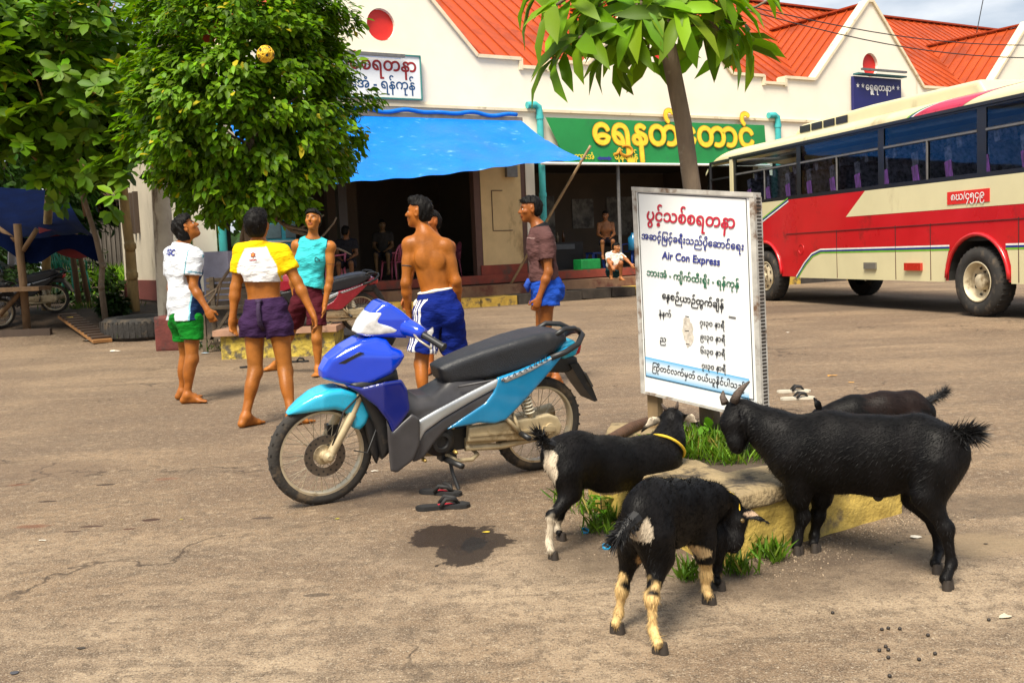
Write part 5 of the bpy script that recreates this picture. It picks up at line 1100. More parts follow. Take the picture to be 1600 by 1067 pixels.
# ---- player mostly hidden behind the bare back
J = JP(10.7, head=(674, 347, 0), neck=(678, 372), shA=(655, 385), shB=(703, 386), elA=(640, 430), wrA=(633, 466), elB=(708, 430), wrB=(700, 470), pel=(680, 459), hpA=(668, 473), hpB=(692, 473), knA=(670, 526), knB=(694, 526))
ground_feet(J, anA=(674, 573, .075), anB=(700, 575, .075)); J['toA'] = J['anA']+A_(-.3, -.9, 0); J['toB'] = J['anB']+A_(.3, -.9, 0)
p5, x5 = person('person', 'player almost hidden behind the bare backed one, an ear and a foot showing', J, (-.7, -.6, .12), skin=(.29, .08, .012), h=.0085, clothes=[shorts((.02, .02, .03), .09, .5, .02)], thumb={'A': (-.5, -.6, 0), 'B': (.5, -.6, 0)}, curl=.8, fwd=(-.1, -1, 0))
# ---- man in the brown shirt, in profile
J = JP(9.5, head=(829, 327), neck=(842, 354, 0), shA=(848, 371, .16), shB=(853, 373, -.16), elA=(846, 424, .2), wrA=(838, 465, .18), elB=(857, 425, -.2), wrB=(842, 466, -.22), pel=(851, 444), hpA=(850, 459, .09), hpB=(853, 459, -.09), knA=(846, 524, .10), knB=(852, 526, -.09))
ground_feet(J, anA=(862, 582, .075), anB=(870, 592, .075)); J['toA'] = J['anA']+A_(-.95, -.05, 0); J['toB'] = J['anB']+A_(-.8, -.4, 0)
BRN = A_(.095, .045, .042)
def c7(v, q, x):
    C = np.tile(BRN, (len(v), 1)); J = x['J']; hgt = (v-x['che']) @ x['up']; C[hgt > .178] = (.012, .012, .014)
    C[(abs(hgt-.055-.3*q[:, 1]) < .004) & (abs(q[:, 0]) < .13)] = (.32, .22, .2); return C
p7, x7 = person('person', 'man in a brown shirt and tucked up blue wrap, standing in profile to the left', J, (-.99, -.10, .0), skin=(.24, .074, .013), h=.0068, clothes=[shorts((.012, .06, .36), .07, .26, .035, .02, name='wrap', fold=.006, seed=8), shirt(c7, .50, .62, .016, .02, fold=.0035, seed=4)], thumb={'A': (-.7, .1, .1), 'B': (-.8, -.1, 0)}, curl=.95, fwd=(-1, -.06, .02))
mb = MB(); mb.tube([J['pel']+x7['fw']*.08+x7['up']*.03, J['pel']+x7['fw']*.145+x7['up']*.025, J['pel']+x7['fw']*.165-x7['up']*.01, J['pel']+x7['fw']*.16-x7['up']*.07], [.03, .036, .034, .010], 10); mb.build('wrap_knot', M('blue_cloth', (.012, .06, .36), .85, bump=.4, bs=60), p7, True)
def wtail(G_, x):
    J = x['J']; G_.ell(J['pel']-x['up']*.07-x['fw']*.03, A_(.17, .15, .17), x['TR'], .05)
    for s in 'AB': G_.cone(J['hp'+s], J['hp'+s]*.72+J['kn'+s]*.28, .11, .10, .05)
    x['_cut'] = [(J['pel']+x['up']*.05, x['up']), (J['hpB']*.76+J['knB']*.24, nrm(-x['up']-x['fw']*.12))]
garment('wrap_skirt', wtail, (.012, .06, .36), fold=.007, seed=12)(x7)
# ---- boy squatting on the step
Yk = 24.9
J = JP(Yk, head=(963, 387), neck=(960, 395), shA=(950, 399, .0), shB=(969, 399, .05), elA=(951, 409, -.25), wrA=(956, 416, -.45), elB=(978, 405, -.25), wrB=(986, 413, -.4), pel=(957, 424, .15), hpA=(953, 425, .1), hpB=(963, 425, .1), knA=(955, 411, -.3), knB=(970, 411, -.3), anA=(955, 432, -.12), anB=(970, 434, -.15))
J['toA'] = J['anA']+A_(0, -1, 0); J['toB'] = J['anB']+A_(.4, -.9, 0)
p8, x8 = person('person', 'boy in a white shirt squatting on the step under the green banner', J, (.75, -.6, .05), skin=(.36, .14, .05), h=.0095, headr=1.0, clothes=[shirt((.74, .70, .62), .36, .7, .014, .02), shorts((.012, .05, .065), .12, 1.0, .02, name='wrap')], thumb={'A': (.5, -.5, 0), 'B': (.5, -.5, 0)}, fwd=(.2, -1, .2))
# ---- people inside, in the shade
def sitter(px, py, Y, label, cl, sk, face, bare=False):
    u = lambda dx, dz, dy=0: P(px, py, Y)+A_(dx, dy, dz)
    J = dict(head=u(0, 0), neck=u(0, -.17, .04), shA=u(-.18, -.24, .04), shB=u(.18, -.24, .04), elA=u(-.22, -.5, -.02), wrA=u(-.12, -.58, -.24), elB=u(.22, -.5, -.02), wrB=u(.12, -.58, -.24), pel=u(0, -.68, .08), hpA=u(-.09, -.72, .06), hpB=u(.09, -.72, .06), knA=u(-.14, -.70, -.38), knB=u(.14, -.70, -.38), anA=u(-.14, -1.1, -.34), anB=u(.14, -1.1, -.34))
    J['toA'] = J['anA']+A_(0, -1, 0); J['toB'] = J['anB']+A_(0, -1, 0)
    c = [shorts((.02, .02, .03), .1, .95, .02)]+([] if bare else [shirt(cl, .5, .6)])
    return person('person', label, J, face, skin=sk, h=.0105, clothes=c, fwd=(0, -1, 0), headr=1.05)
sitter(946, 337, 27.8, 'bare chested man sitting on a blue stool inside the shop under the green banner', None, (.30, .12, .045), (-.3, -.9, -.1), True)
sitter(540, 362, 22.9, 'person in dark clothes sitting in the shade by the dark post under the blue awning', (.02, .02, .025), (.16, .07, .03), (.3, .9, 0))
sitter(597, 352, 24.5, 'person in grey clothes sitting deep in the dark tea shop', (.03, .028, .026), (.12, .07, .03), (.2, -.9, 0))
# ================================================================ GOATS
FUR = M('goat_coat', (1, 1, 1), .50, var=.4, vs=14, vcol=True, bump=.16, bs=150, stretch=(1, 1, .35), spec=.14)
HORN = M('horn', (.085, .06, .045), .6, var=.3, vs=30, stretch=(1, 1, 4), bump=.5, bs=80); HOOF = M('hoof', (.03, .022, .016), .6, var=.3); ROPE = M('yellow_rope', (.62, .40, .02), .7, var=.2, vs=30); BAND = M('collar_band', (.035, .038, .035), .7, var=.2)
BLK = A_(.0040, .0034, .0034); WHT = A_(.56, .47, .35)
def goat(name, label, g, group=None):
    """g: dict of joints (world) and radii"""
    allp = np.array([p for k_ in ('torso', 'neck', 'head') for p, *_ in g[k_]]+[p for l in g['legs'] for p, _ in l])
    S = SDF(allp.min(0)-.2, allp.max(0)+.2, .006); up = A_(0, 0, 1)
    t = g['torso']; ax = nrm(t[-1][0]-t[0][0]); lat = nrm(np.cross(ax, up))
    for i in range(len(t)-1): S.cone(t[i][0], t[i+1][0], t[i][1]*.94, t[i+1][1]*.94, .05, sq=(lat, g.get('flat', .80)))
    S.chain([p for p, r in g['neck']], [r for p, r in g['neck']], .045)
    ls = g.get('ls', .82)
    for l in g['legs']: S.chain([p for p, r in l], [r*ls for p, r in l], .022)
    for l in g['legs']:
        a, r = l[0]; S.ell(a, A_(.045, .042, .082)*(r/.05)*ls, None, .05)
        k, r2 = l[2]; S.ell(k, A_(.024, .024, .028)*(r2/.02)*ls, None, .02)
    h = g['head']; S.chain([p for p, r in h], [r for p, r in h], .025)
    po, mu = h[0][0], h[-1][0]; fd = nrm(mu-po); hu = g['hup']; hu = nrm(hu-fd*np.dot(hu, fd)); hl = np.cross(fd, hu)
    for s in (-1, 1): S.ell(po+fd*.055+hl*s*.030+hu*.018, A_(.020, .020, .018), None, .015)
    hL = np.linalg.norm(mu-po)
    for s in (-1, 1): S.ell(mu+fd*.012+hl*s*.014+hu*.012, A_(.007, .007, .007), None, .008, '-')
    S.cone(mu+fd*.012-hl*.02-hu*.008, mu+fd*.012+hl*.02-hu*.008, .0035, .0035, .006, '-')
    for ea in g['ears']:
        pts = ea['p']; n_ = nrm(ea['n'])
        for i in range(len(pts)-1): S.cone(pts[i], pts[i+1], ea['w'][i], ea['w'][i+1], .012, sq=(n_, .28))
    v, F = S.mesh(1)
    C = np.tile(BLK, (len(v), 1)); C *= (1+.35*np.sin(v[:, 0]*31+v[:, 2]*17)*np.sin(v[:, 1]*23))[:, None]
    rgn = np.random.default_rng(1)
    for (c, r, col) in g['white']:
        d = np.linalg.norm((v-np.asarray(c))/np.asarray(r), axis=1)+.13*np.sin(v[:, 2]*90+v[:, 0]*40)+.08*np.sin(v[:, 1]*160+v[:, 2]*70); k = np.clip((1.08-d)/.16, 0, 1)[:, None]; C = C*(1-k)+np.asarray(col)*k
    base = A_(t[0][0][0], t[0][0][1], 0); root = empty(name, base, label, 'goat', group)
    body = mk('body', v, F, FUR, root, smooth=True, col=C)
    # coat: thin hairs lying back along the body so the outline is soft
    a, b, c = v[F[:, 0]], v[F[:, 1]], v[F[:, 2]]; nr = np.cross(b-a, c-a); ar = np.linalg.norm(nr, axis=1); nr = nr/(ar[:, None]+1e-12)
    rg = np.random.default_rng(4); n = g.get('hairs', 9000); sel = rg.choice(len(F), n, p=ar/ar.sum()); p = v[F[sel]].mean(1)+rg.normal(0, .002, (n, 3)); N = nr[sel]
    fl = -ax*.75-up*.65; fl = np.where((p[:, 2] < .24)[:, None], -up+0*p, fl+0*p); tg = fl-N*(fl*N).sum(1)[:, None]; tg /= np.linalg.norm(tg, axis=1)[:, None]+1e-9
    d = tg+N*rg.uniform(.12, .5, n)[:, None]+rg.normal(0, .22, (n, 3)); d /= np.linalg.norm(d, axis=1)[:, None]; L_ = rg.uniform(.010, .022, n)[:, None]; sd = np.cross(d, N); sd /= np.linalg.norm(sd, axis=1)[:, None]+1e-9
    V = np.stack([p-sd*.0011-d*.003, p+sd*.0011-d*.003, p+d*L_], 1).reshape(-1, 3); Fc = np.arange(3*n).reshape(n, 3); mk('coat', V, Fc, FUR, body, col=np.repeat(C[F[sel][:, 0]]*rg.uniform(.45, 1.35, n)[:, None], 3, 0))
    # tail: bone plus long hair
    tl = np.array(g['tail']); mb = MB(); m = len(tl); mb.tube(tl, np.linspace(.026, .008, m), 8); hv = []
    for i in range(g.get('tailhair', 420)):
        f = rg.uniform(.05, 1); k = f*(m-1); j = min(int(k), m-2); q = tl[j]+(tl[j+1]-tl[j])*(k-j); dr = nrm(tl[j+1]-tl[j]); sdv = nrm(rg.normal(0, 1, 3)); dd = nrm(dr*rg.uniform(.5, 1.1)+sdv*.75-up*.12); ll = rg.uniform(.03, .065)*g.get('tl', 1); w = nrm(np.cross(dd, rg.normal(0, 1, 3)))*.0022
        q = q+sdv*.012; mb.add([q-w, q+w, q+dd*ll*.6+w*.6, q+dd*ll], [(0, 1, 2), (0, 2, 3)])
    mb.build('tail', M('tail_hair', tuple(BLK*1.2), .6, var=.4), root)
    # ridge and neck mane
    mb = MB(); sp = [q+up*r*.97 for q, r in t]+[g['neck'][1][0]+up*g['neck'][1][1]*.9]
    for i in range(260):
        k = rg.uniform(0, len(sp)-1.01); j = int(k); q = sp[j]+(sp[j+1]-sp[j])*(k-j)+lat*rg.normal(0, .008)-up*.012; dd = nrm(-ax*.8+up*.55+rg.normal(0, .2, 3)); w = lat*.0016; L2 = rg.uniform(.015, .032); mb.add([q-w, q+w, q+dd*L2], [(0, 1, 2)])
    mb.build('ridge_hair', MATS['tail_hair'], root)
    for hn in g['horns']: mb = MB(); mb.tube(hn['p'], hn['r'], 10); mb.build('horn', HORN, root, True)
    for s in (-1, 1): mb = MB(); mb.ball(po+fd*.055+hl*s*.046+hu*.014, A_(.010, .010, .010), 10); mb.build('eye', M('goat_eye', (.10, .06, .015), .15), root, True)
    for l in g['legs']:
        q = l[-1][0]; fwd = nrm(A_(ax[0], ax[1], 0)); sdv = nrm(np.cross(fwd, up)); z = q[2]
        for s in (-1, 1):
            mb = MB(); c0 = A_(q[0], q[1], 0)+fwd*.010+sdv*s*.011; mb.lathe([(.0165, 0), (.0160, .012), (.0125, max(.03, z)), (.001, max(.032, z+.004))], c0, up, 10, cap=True); mb.build('hoof', HOOF, root, 40)
    if g.get('beard') is not None:
        mb = MB()
        for i in range(90):
            q = mu-hu*.03-fd*.03+rg.normal(0, .008, 3); dd = nrm(-up+rg.normal(0, .2, 3)); w = nrm(np.cross(dd, rg.normal(0, 1, 3)))*.0015; mb.add([q-w, q+w, q+dd*rg.uniform(.03, .07)], [(0, 1, 2)])
        mb.build('beard', MATS['tail_hair'], root)
    c = g.get('collar')
    if c: 
        mb = MB(); a_ = nrm(c['ax']); u_ = nrm(np.cross(a_, up)); w_ = np.cross(u_, a_); pp = [c['c']+c['r'][0]*math.cos(q)*u_+c['r'][1]*math.sin(q)*w_ for q in np.linspace(0, 2*math.pi, 28, endpoint=False)]
        if c['kind'] == 'rope':
            mb.tube(pp, .0065, 7, closed=True); k0 = c['c']-w_*c['r'][1]; mb.tube([k0, k0-up*.035], [.007, .004], 6)
        else:
            mb.lathe([(1, -.016), (1.03, -.014), (1.03, .014), (1, .016)], (0, 0, 0), (0, 0, 1), 28); q = np.concatenate(mb.v); mb = MB()
            V = c['c']+q[:, :1]*c['r'][0]*u_+q[:, 1:2]*c['r'][1]*w_+q[:, 2:3]*a_; F2 = [(i*28+j, i*28+(j+1) % 28, (i+1)*28+(j+1) % 28, (i+1)*28+j) for i in range(3) for j in range(28)]; mb.add(V, F2)
        cl = mb.build('collar', ROPE if c['kind'] == 'rope' else BAND, None, True); tag(cl, c['label'], 'collar'); cl.name = 'goat_collar'
    return root
def gl(px, py, z=.035): return G(px, py, z)
def rr_(*a): return [(np.asarray(p, float), r) for p, r in a]
gb = 'goats browsing round the planter'
# big buck
g3 = dict(torso=rr_((P(1252, 704, 4.02), .150), (P(1300, 706, 3.93), .160), (P(1370, 712, 3.80), .152), (P(1440, 706, 3.68), .138), (P(1474, 708, 3.62), .10)), flat=.74,
    neck=rr_((P(1245, 705, 4.02), .125), (P(1208, 676, 4.08), .088), (P(1166, 648, 4.15), .062)),
    head=rr_((P(1152, 643, 4.17), .052), (P(1146, 662, 4.15), .050), (P(1150, 690, 4.12), .032), (P(1152, 700, 4.11), .026)), hup=A_(-.6, .3, .5),
    legs=[rr_((P(1250, 752, 3.98), .062), (P(1247, 778, 3.99), .042), (P(1254, 806, 4.0), .029), (P(1246, 842, 4.0), .021), (gl(1244, 852), .024)), rr_((P(1284, 756, 4.03), .055), (P(1283, 778, 4.04), .040), (P(1278, 805, 4.05), .028), (P(1272, 838, 4.05), .021), (gl(1271, 848), .024)),
          rr_((P(1462, 728, 3.60), .098), (P(1447, 775, 3.58), .060), (P(1478, 826, 3.55), .027), (P(1487, 880, 3.55), .020), (gl(1477, 905), .026)), rr_((P(1440, 735, 3.76), .08), (P(1428, 778, 3.80), .052), (P(1462, 820, 3.78), .026), (P(1467, 862, 3.77), .020), (gl(1461, 880), .024))],
    ears=[dict(p=[P(1141, 640, 4.19), P(1133, 655, 4.20), P(1132, 672, 4.18)], w=[.016, .026, .010], n=A_(1, .4, .2)), dict(p=[P(1160, 646, 4.10), P(1166, 662, 4.07), P(1165, 680, 4.06)], w=[.016, .026, .010], n=A_(.6, -1, 0))],
    horns=[dict(p=[P(1147, 628, 4.14), P(1152, 616, 4.13), P(1160, 606, 4.13), P(1171, 596, 4.14)], r=[.020, .017, .012, .004]), dict(p=[P(1133, 630, 4.20), P(1129, 620, 4.22), P(1130, 611, 4.24)], r=[.017, .013, .004])],
    white=[], tail=[P(1478, 682, 3.60), P(1495, 678, 3.58), P(1513, 676, 3.55), P(1526, 678, 3.53)], tailhair=700, tl=1.1, hairs=16000, beard=True,
    collar=dict(c=P(1216, 682, 4.07), ax=P(1166, 648, 4.15)-P(1245, 705, 4.02), r=(.094, .103), kind='band', label='dark collar band round the neck of the big black buck'))
g3r = goat('goat', 'big black horned buck with a dark collar standing side on before the yellow planter', g3, gb)
mb = MB(); mb.ball(P(1372, 772, 3.78), A_(.022, .022, .028), 10); mb.build('sheath', M('goat_skin', (.012, .010, .010), .6), g3r, True)
# left goat seen from behind its flank
g1 = dict(torso=rr_((P(873, 712, 4.20), .088), (P(900, 715, 4.25), .110), (P(950, 726, 4.35), .122), (P(1005, 724, 4.46), .118), (P(1035, 722, 4.52), .098)), flat=.80,
    neck=rr_((P(1028, 712, 4.50), .095), (P(1045, 688, 4.56), .066), (P(1050, 660, 4.62), .050)),
    head=rr_((P(1050, 652, 4.63), .046), (P(1051, 655, 4.69), .042), (P(1054, 668, 4.77), .028), (P(1055, 672, 4.80), .024)), hup=A_(0, .2, 1),
    legs=[rr_((P(886, 738, 4.17), .072), (P(893, 770, 4.16), .046), (P(862, 806, 4.10), .021), (P(858, 848, 4.09), .016), (gl(861, 861), .021)), rr_((P(893, 742, 4.30), .06), (P(893, 772, 4.33), .038), (P(873, 806, 4.36), .020), (P(870, 828, 4.36), .015), (gl(874, 832), .019)),
          rr_((P(1015, 752, 4.44), .05), (P(1012, 785, 4.44), .033), (P(1010, 820, 4.44), .020), (P(1008, 845, 4.44), .015), (gl(1007, 850), .019)), rr_((P(1042, 752, 4.54), .05), (P(1044, 780, 4.54), .033), (P(1046, 812, 4.54), .020), (P(1046, 832, 4.54), .015), (gl(1046, 838), .019))],
    ears=[dict(p=[P(1039, 652, 4.64), P(1020, 658, 4.66), P(1002, 674, 4.66)], w=[.014, .022, .006], n=A_(.2, .9, .5)), dict(p=[P(1063, 649, 4.63), P(1078, 653, 4.65), P(1093, 664, 4.66)], w=[.014, .020, .006], n=A_(-.2, .9, .5))],
    horns=[dict(p=[P(1042, 642, 4.63), P(1038, 637, 4.62), P(1034, 631, 4.61)], r=[.011, .008, .003]), dict(p=[P(1056, 641, 4.63), P(1058, 634, 4.62), P(1059, 627, 4.61)], r=[.011, .008, .003])],
    white=[(P(861, 728, 4.15), (.030, .05, .085), WHT), (P(860, 848, 4.09), (.05, .07, .12), WHT), (P(873, 824, 4.36), (.03, .04, .055), WHT*.9), (P(935, 774, 4.33), (.10, .10, .022), WHT*.9), (P(1018, 659, 4.65), (.045, .018, .026), WHT), (P(1080, 655, 4.645), (.038, .018, .026), WHT)],
    tail=[P(862, 696, 4.16), P(852, 692, 4.14), P(845, 684, 4.12), P(839, 676, 4.11)], tailhair=380, tl=.8, hairs=12000,
    collar=dict(c=P(1040, 698, 4.53), ax=P(1050, 660, 4.62)-P(1028, 720, 4.50), r=(.088, .092), kind='rope', label='yellow rope collar on the left goat with outstretched ears'))
goat('goat', 'black goat with white lined ears spread wide and yellow rope, its rump to the motorbike', g1, gb)
# front goat with its head down
g2 = dict(torso=rr_((P(1003, 803, 3.16), .086), (P(1020, 800, 3.22), .104), (P(1050, 802, 3.36), .112), (P(1080, 799, 3.50), .103), (P(1092, 798, 3.54), .084)), flat=.74,
    neck=rr_((P(1090, 786, 3.53), .078), (P(1112, 782, 3.60), .056), (P(1131, 787, 3.66), .045)),
    head=rr_((P(1140, 792, 3.66), .044), (P(1148, 812, 3.65), .042), (P(1148, 842, 3.62), .028), (P(1147, 854, 3.61), .024)), hup=A_(.75, .45, .25),
    legs=[rr_((P(1022, 835, 3.15), .072), (P(1031, 872, 3.15), .047), (P(1018, 934, 3.09), .020), (P(1020, 985, 3.09), .0155), (gl(1029, 1005), .020)), rr_((P(990, 832, 3.24), .064), (P(985, 868, 3.27), .042), (P(972, 922, 3.26), .019), (P(967, 958, 3.26), .0155), (gl(962, 974), .019)),
          rr_((P(1098, 840, 3.48), .048), (P(1102, 872, 3.49), .031), (P(1103, 898, 3.50), .019), (P(1103, 920, 3.50), .0145), (gl(1106, 929), .019)), rr_((P(1116, 838, 3.62), .045), (P(1118, 868, 3.63), .030), (P(1119, 888, 3.63), .018), (P(1119, 902, 3.63), .014), (gl(1121, 908), .018))],
    ears=[dict(p=[P(1147, 797, 3.67), P(1172, 803, 3.63), P(1206, 819, 3.58)], w=[.013, .0195, .005], n=A_(.1, -.8, .75)), dict(p=[P(1124, 776, 3.74), P(1116, 764, 3.77), P(1108, 752, 3.79)], w=[.013, .018, .005], n=A_(.8, -.5, .1))],
    horns=[dict(p=[P(1139, 778, 3.72), P(1138, 772, 3.72)], r=[.008, .003])],
    white=[(P(1011, 830, 3.08), (.018, .06, .045), WHT), (P(996, 838, 3.10), (.040, .06, .016), WHT*.85), (P(1003, 858, 3.20), (.02, .05, .06), WHT*A_(1, .75, .45)), (P(1075, 872, 3.40), (.085, .085, .036), WHT*A_(1, .85, .6)), (P(1022, 985, 3.09), (.05, .07, .145), WHT*A_(1, .8, .45)), (P(965, 955, 3.26), (.05, .07, .125), WHT*A_(1, .8, .45)), (P(1104, 915, 3.50), (.045, .06, .11), WHT*A_(1, .8, .45)), (P(1119, 900, 3.63), (.02, .03, .03), WHT*A_(1, .8, .45)), (P(1145, 806, 3.66), (.012, .02, .018), WHT*A_(1, .75, .4)), (P(1176, 803, 3.625), (.05, .012, .012), WHT*A_(.6, .5, .45)), (P(1116, 764, 3.765), (.02, .02, .04), WHT*A_(.7, .65, .55))],
    tail=[P(994, 808, 3.10), P(980, 822, 3.07), P(967, 838, 3.05), P(958, 846, 3.04)], tailhair=520, tl=.75, hairs=14000,
    collar=dict(c=P(1131, 800, 3.655), ax=A_(.55, .7, -.35), r=(.058, .072), kind='rope', label='yellow rope collar on the front goat with its head down'))
goat('goat', 'black goat in front with cream socks, head lowered to the planter and tail hanging', g2, gb)
# goat behind the buck
g4 = dict(torso=rr_((P(1441, 646, 5.75), .082), (P(1420, 638, 5.74), .098), (P(1380, 642, 5.72), .11), (P(1335, 646, 5.72), .10), (P(1322, 648, 5.72), .085)), flat=.8,
    neck=rr_((P(1326, 646, 5.72), .085), (P(1306, 648, 5.73), .06), (P(1288, 650, 5.74), .05)), head=rr_((P(1280, 650, 5.74), .045), (P(1270, 660, 5.73), .04), (P(1258, 676, 5.72), .028), (P(1254, 682, 5.72), .024)), hup=A_(-.6, 0, .7),
    legs=[rr_((P(1432, 672, 5.66), .065), (P(1436, 696, 5.66), .042), (P(1446, 722, 5.66), .02), (P(1444, 750, 5.66), .015), (gl(1441, 760), .02)), rr_((P(1432, 672, 5.82), .06), (P(1434, 696, 5.82), .04), (P(1442, 718, 5.82), .02), (P(1440, 740, 5.82), .015), (gl(1437, 748), .02)), rr_((P(1336, 676, 5.66), .05), (P(1334, 700, 5.66), .03), (P(1333, 726, 5.66), .02), (P(1333, 752, 5.66), .015), (gl(1332, 762), .02)), rr_((P(1334, 676, 5.80), .05), (P(1332, 700, 5.80), .03), (P(1330, 722, 5.80), .02), (P(1330, 742, 5.80), .015), (gl(1330, 750), .02))],
    ears=[dict(p=[P(1282, 642, 5.70), P(1278, 632, 5.69), P(1272, 622, 5.70)], w=[.016, .024, .010], n=A_(.5, -.8, 0)), dict(p=[P(1278, 648, 5.79), P(1270, 652, 5.82), P(1262, 660, 5.82)], w=[.014, .02, .008], n=A_(.5, .8, 0))],
    horns=[], white=[(P(1400, 625, 5.70), (.2, .2, .10), A_(.011, .006, .005))], tail=[P(1447, 628, 5.76), P(1460, 622, 5.78), P(1472, 615, 5.80), P(1479, 611, 5.81)], tailhair=420, tl=.85, hairs=6000,
    collar=dict(c=P(1308, 648, 5.73), ax=A_(-1, 0, 0), r=(.07, .075), kind='rope', label='yellow rope collar on the far goat behind the buck'))
goat('goat', 'dark brown black goat behind the big buck, only its back and raised tail showing', g4, gb)
# ================================================================ SIGNBOARD
TL, BLc, TRc = P(994, 298, 5.5), P(1008, 611, 5.47), P(1172, 307, 4.97)
sx = nrm(TRc-TL); su = nrm(TL-BLc); sn = nrm(np.cross(sx, su)); SWd = np.linalg.norm(TRc-TL); SH = np.linalg.norm(TL-BLc)
SR = np.stack([sx, su, -sn], 1)      # local: right, up, away from the viewer
sc_ = TL+sx*SWd/2-su*SH/2
sb = empty('signboard', A_(sc_[0], sc_[1], .2), 'white bus timetable signboard with red, blue and green lettering on two planter posts', 'signboard')
def sp(px, py): r = ray(px, py); p0 = TL; t = np.dot(p0-A_(0, 0, CH), sn)/np.dot(r, sn); return A_(0, 0, CH)+r*t
panelm = M('sign_white', (.74, .75, .74), .4, var=.03, vs=2, stain=((.55, .52, .45), 2.2, .66), spec=.4)
mb = MB(); mb.box(sc_-sn*.02, (SWd, SH, .04), SR); mb.build('panel', panelm, sb)
edge = M('sign_edge', (.42, .40, .36), .6, var=.25, vs=14, stain=((.14, .08, .045), 9, .52))
mb = MB(); e_ = .02
mb.box(sc_+su*(SH/2+.008)-sn*.022, (SWd+.05, .022, .065), SR); mb.box(sc_-su*(SH/2+.006)-sn*.022, (SWd+.05, .014, .06), SR); mb.box(sc_-sx*(SWd/2+.012)-sn*.022, (.024, SH, .06), SR); mb.box(sc_+sx*(SWd/2+.014)-sn*.024, (.028, SH, .064), SR)
mb.build('frame', edge, sb)
mb = MB(); n_ = 62
for i in range(n_): mb.box(sc_+sx*(SWd/2+.0285)+su*(SH*(i+.5)/n_-SH/2)-sn*.026, (.003, SH/n_*.48, .034), SR)
mb.build('edge_slots', M('slot_dark', (.02, .014, .01), .8), sb)
mb = MB(); lw = .0045
def sline(mb, a, b, w, lift=.0025):
    a = np.asarray(a); b = np.asarray(b); d = nrm(b-a); n2 = np.cross(sn, d)*w/2; mb.add([a-n2+sn*lift, b-n2+sn*lift, b+n2+sn*lift, a+n2+sn*lift], [(0, 1, 2, 3)])
q = [sc_+sx*a+su*b for a, b in ((-SWd/2+.012, SH/2-.012), (SWd/2-.022, SH/2-.012), (SWd/2-.022, -SH/2+.085), (-SWd/2+.012, -SH/2+.085))]
for i in range(4): sline(mb, q[i], q[(i+1) % 4], lw)
mb.build('border_line', ink_black, sb)
def sline_text(t, m, a, b, bold=.0, lift=.003): A1, B1 = sp(*a), sp(*b); d = nrm(B1-A1); return lettering(t, m, sb, A1, d, np.cross(sn, d), width=np.linalg.norm(B1-A1), bold=bold, lift=lift)
sline_text("ပွင့်သစ်စရတနာ", ink_red, (1011, 344), (1148, 357), .03)
sline_text("အဆင့်မြင့်ခရီးသည်ပို့ဆောင်ရေး", ink_blue, (1003, 373), (1162, 391), .026)
sline_text("Air Con Express", ink_blue, (1035, 404), (1125, 415), .03)
sline_text("ဘားအံ - ကျိုက်ထီးရိုး - ရန်ကုန်", ink_green, (1011, 430), (1155, 450), .02)
sline_text("နေ့စဉ်ယာဉ်ထွက်ချိန်", ink_black, (1035, 466), (1131, 482), .022)
for t, a, b in [("နံနက်", (1030, 493), (1049, 495)), ("ည", (1032, 533), (1041, 534)), ("၇း၃၀ နာရီ", (1094, 507), (1133, 512)), ("၉း၃၀ နာရီ", (1095, 529), (1134, 534)), ("၆း၃၀ နာရီ", (1095, 551), (1134, 556)), ("၇း၃၀ နာရီ", (1097, 574), (1135, 580))]: sline_text(t, ink_black, a, b, .008)
mb = MB()
for a, b in [((1071, 494), (1077, 495)), ((1071, 517), (1077, 517)), ((1072, 537), (1078, 538))]: sline(mb, sp(*a), sp(*b), .004)
mb.build('dash', ink_black, sb); mb = MB(); sline(mb, sp(1139, 495), sp(1150, 497), .010); mb.build('tape_strip', steel, sb)
mb = MB(); c_ = sp(1075, 518); rg = np.random.default_rng(2); mb.sheet([(.036*math.cos(a)*rg.uniform(.7, 1.1), .085*math.sin(a)*rg.uniform(.75, 1.05)) for a in np.linspace(0, 2*math.pi, 22, endpoint=False)], lambda a, b: c_+sx*a+su*b+sn*.0016); mb.build('rust_stain', M('stain_beige', (.50, .45, .38), .6, var=.35, vs=40), sb)
mb = MB(); aa, ab, ba, bb_ = sp(1008, 557), sp(1009, 588), sp(1171, 592), sp(1171, 624)
def bandm(name, stops):
    m = M(name, (.5, .7, .85), .5); n = m.node_tree; bsdf = n.nodes['Principled BSDF']; at = n.nodes.new('ShaderNodeAttribute'); at.attribute_name = 'Col'; n.links.new(at.outputs['Color'], bsdf.inputs['Base Color']); return m
V = []; Cc = []; NB2 = 10
for i in range(2):
    for j in range(NB2+1):
        f = j/NB2; V.append((aa if i == 0 else ba)*(1-f)+(ab if i == 0 else bb_)*f+sn*.002); kk = abs(f-.5)*2; Cc.append(A_(.72, .75, .76)*(1-kk**1.5)+A_(.05, .36, .66)*kk**1.5)
mk('printed_band', V, [(j, j+1, NB2+2+j, NB2+1+j) for j in range(NB2)], bandm('printed_band', None), sb, col=np.array(Cc))
sline_text("ကြိုတင်လက်မှတ် ဝယ်ယူနိုင်ပါသည်", ink_black, (1020, 577), (1164, 609), .004)
postm = M('sign_post_wood', (.22, .15, .075), .8, var=.3, vs=7, stretch=(1, 1, .2), stain=((.09, .07, .05), 4, .55)); rustm = M('rusty_iron', (.085, .035, .018), .8, var=.35, vs=16)
for f, m in ((.055, postm), (.92, rustm)):
    b0 = sc_+sx*(SWd*(f-.5))-sn*.045; mb = MB(); mb.box(A_(b0[0], b0[1], .60), (.07, .045, .86), np.stack([sx, -sn*A_(1, 1, 0), UP], 1)); mb.build('post', m, sb)
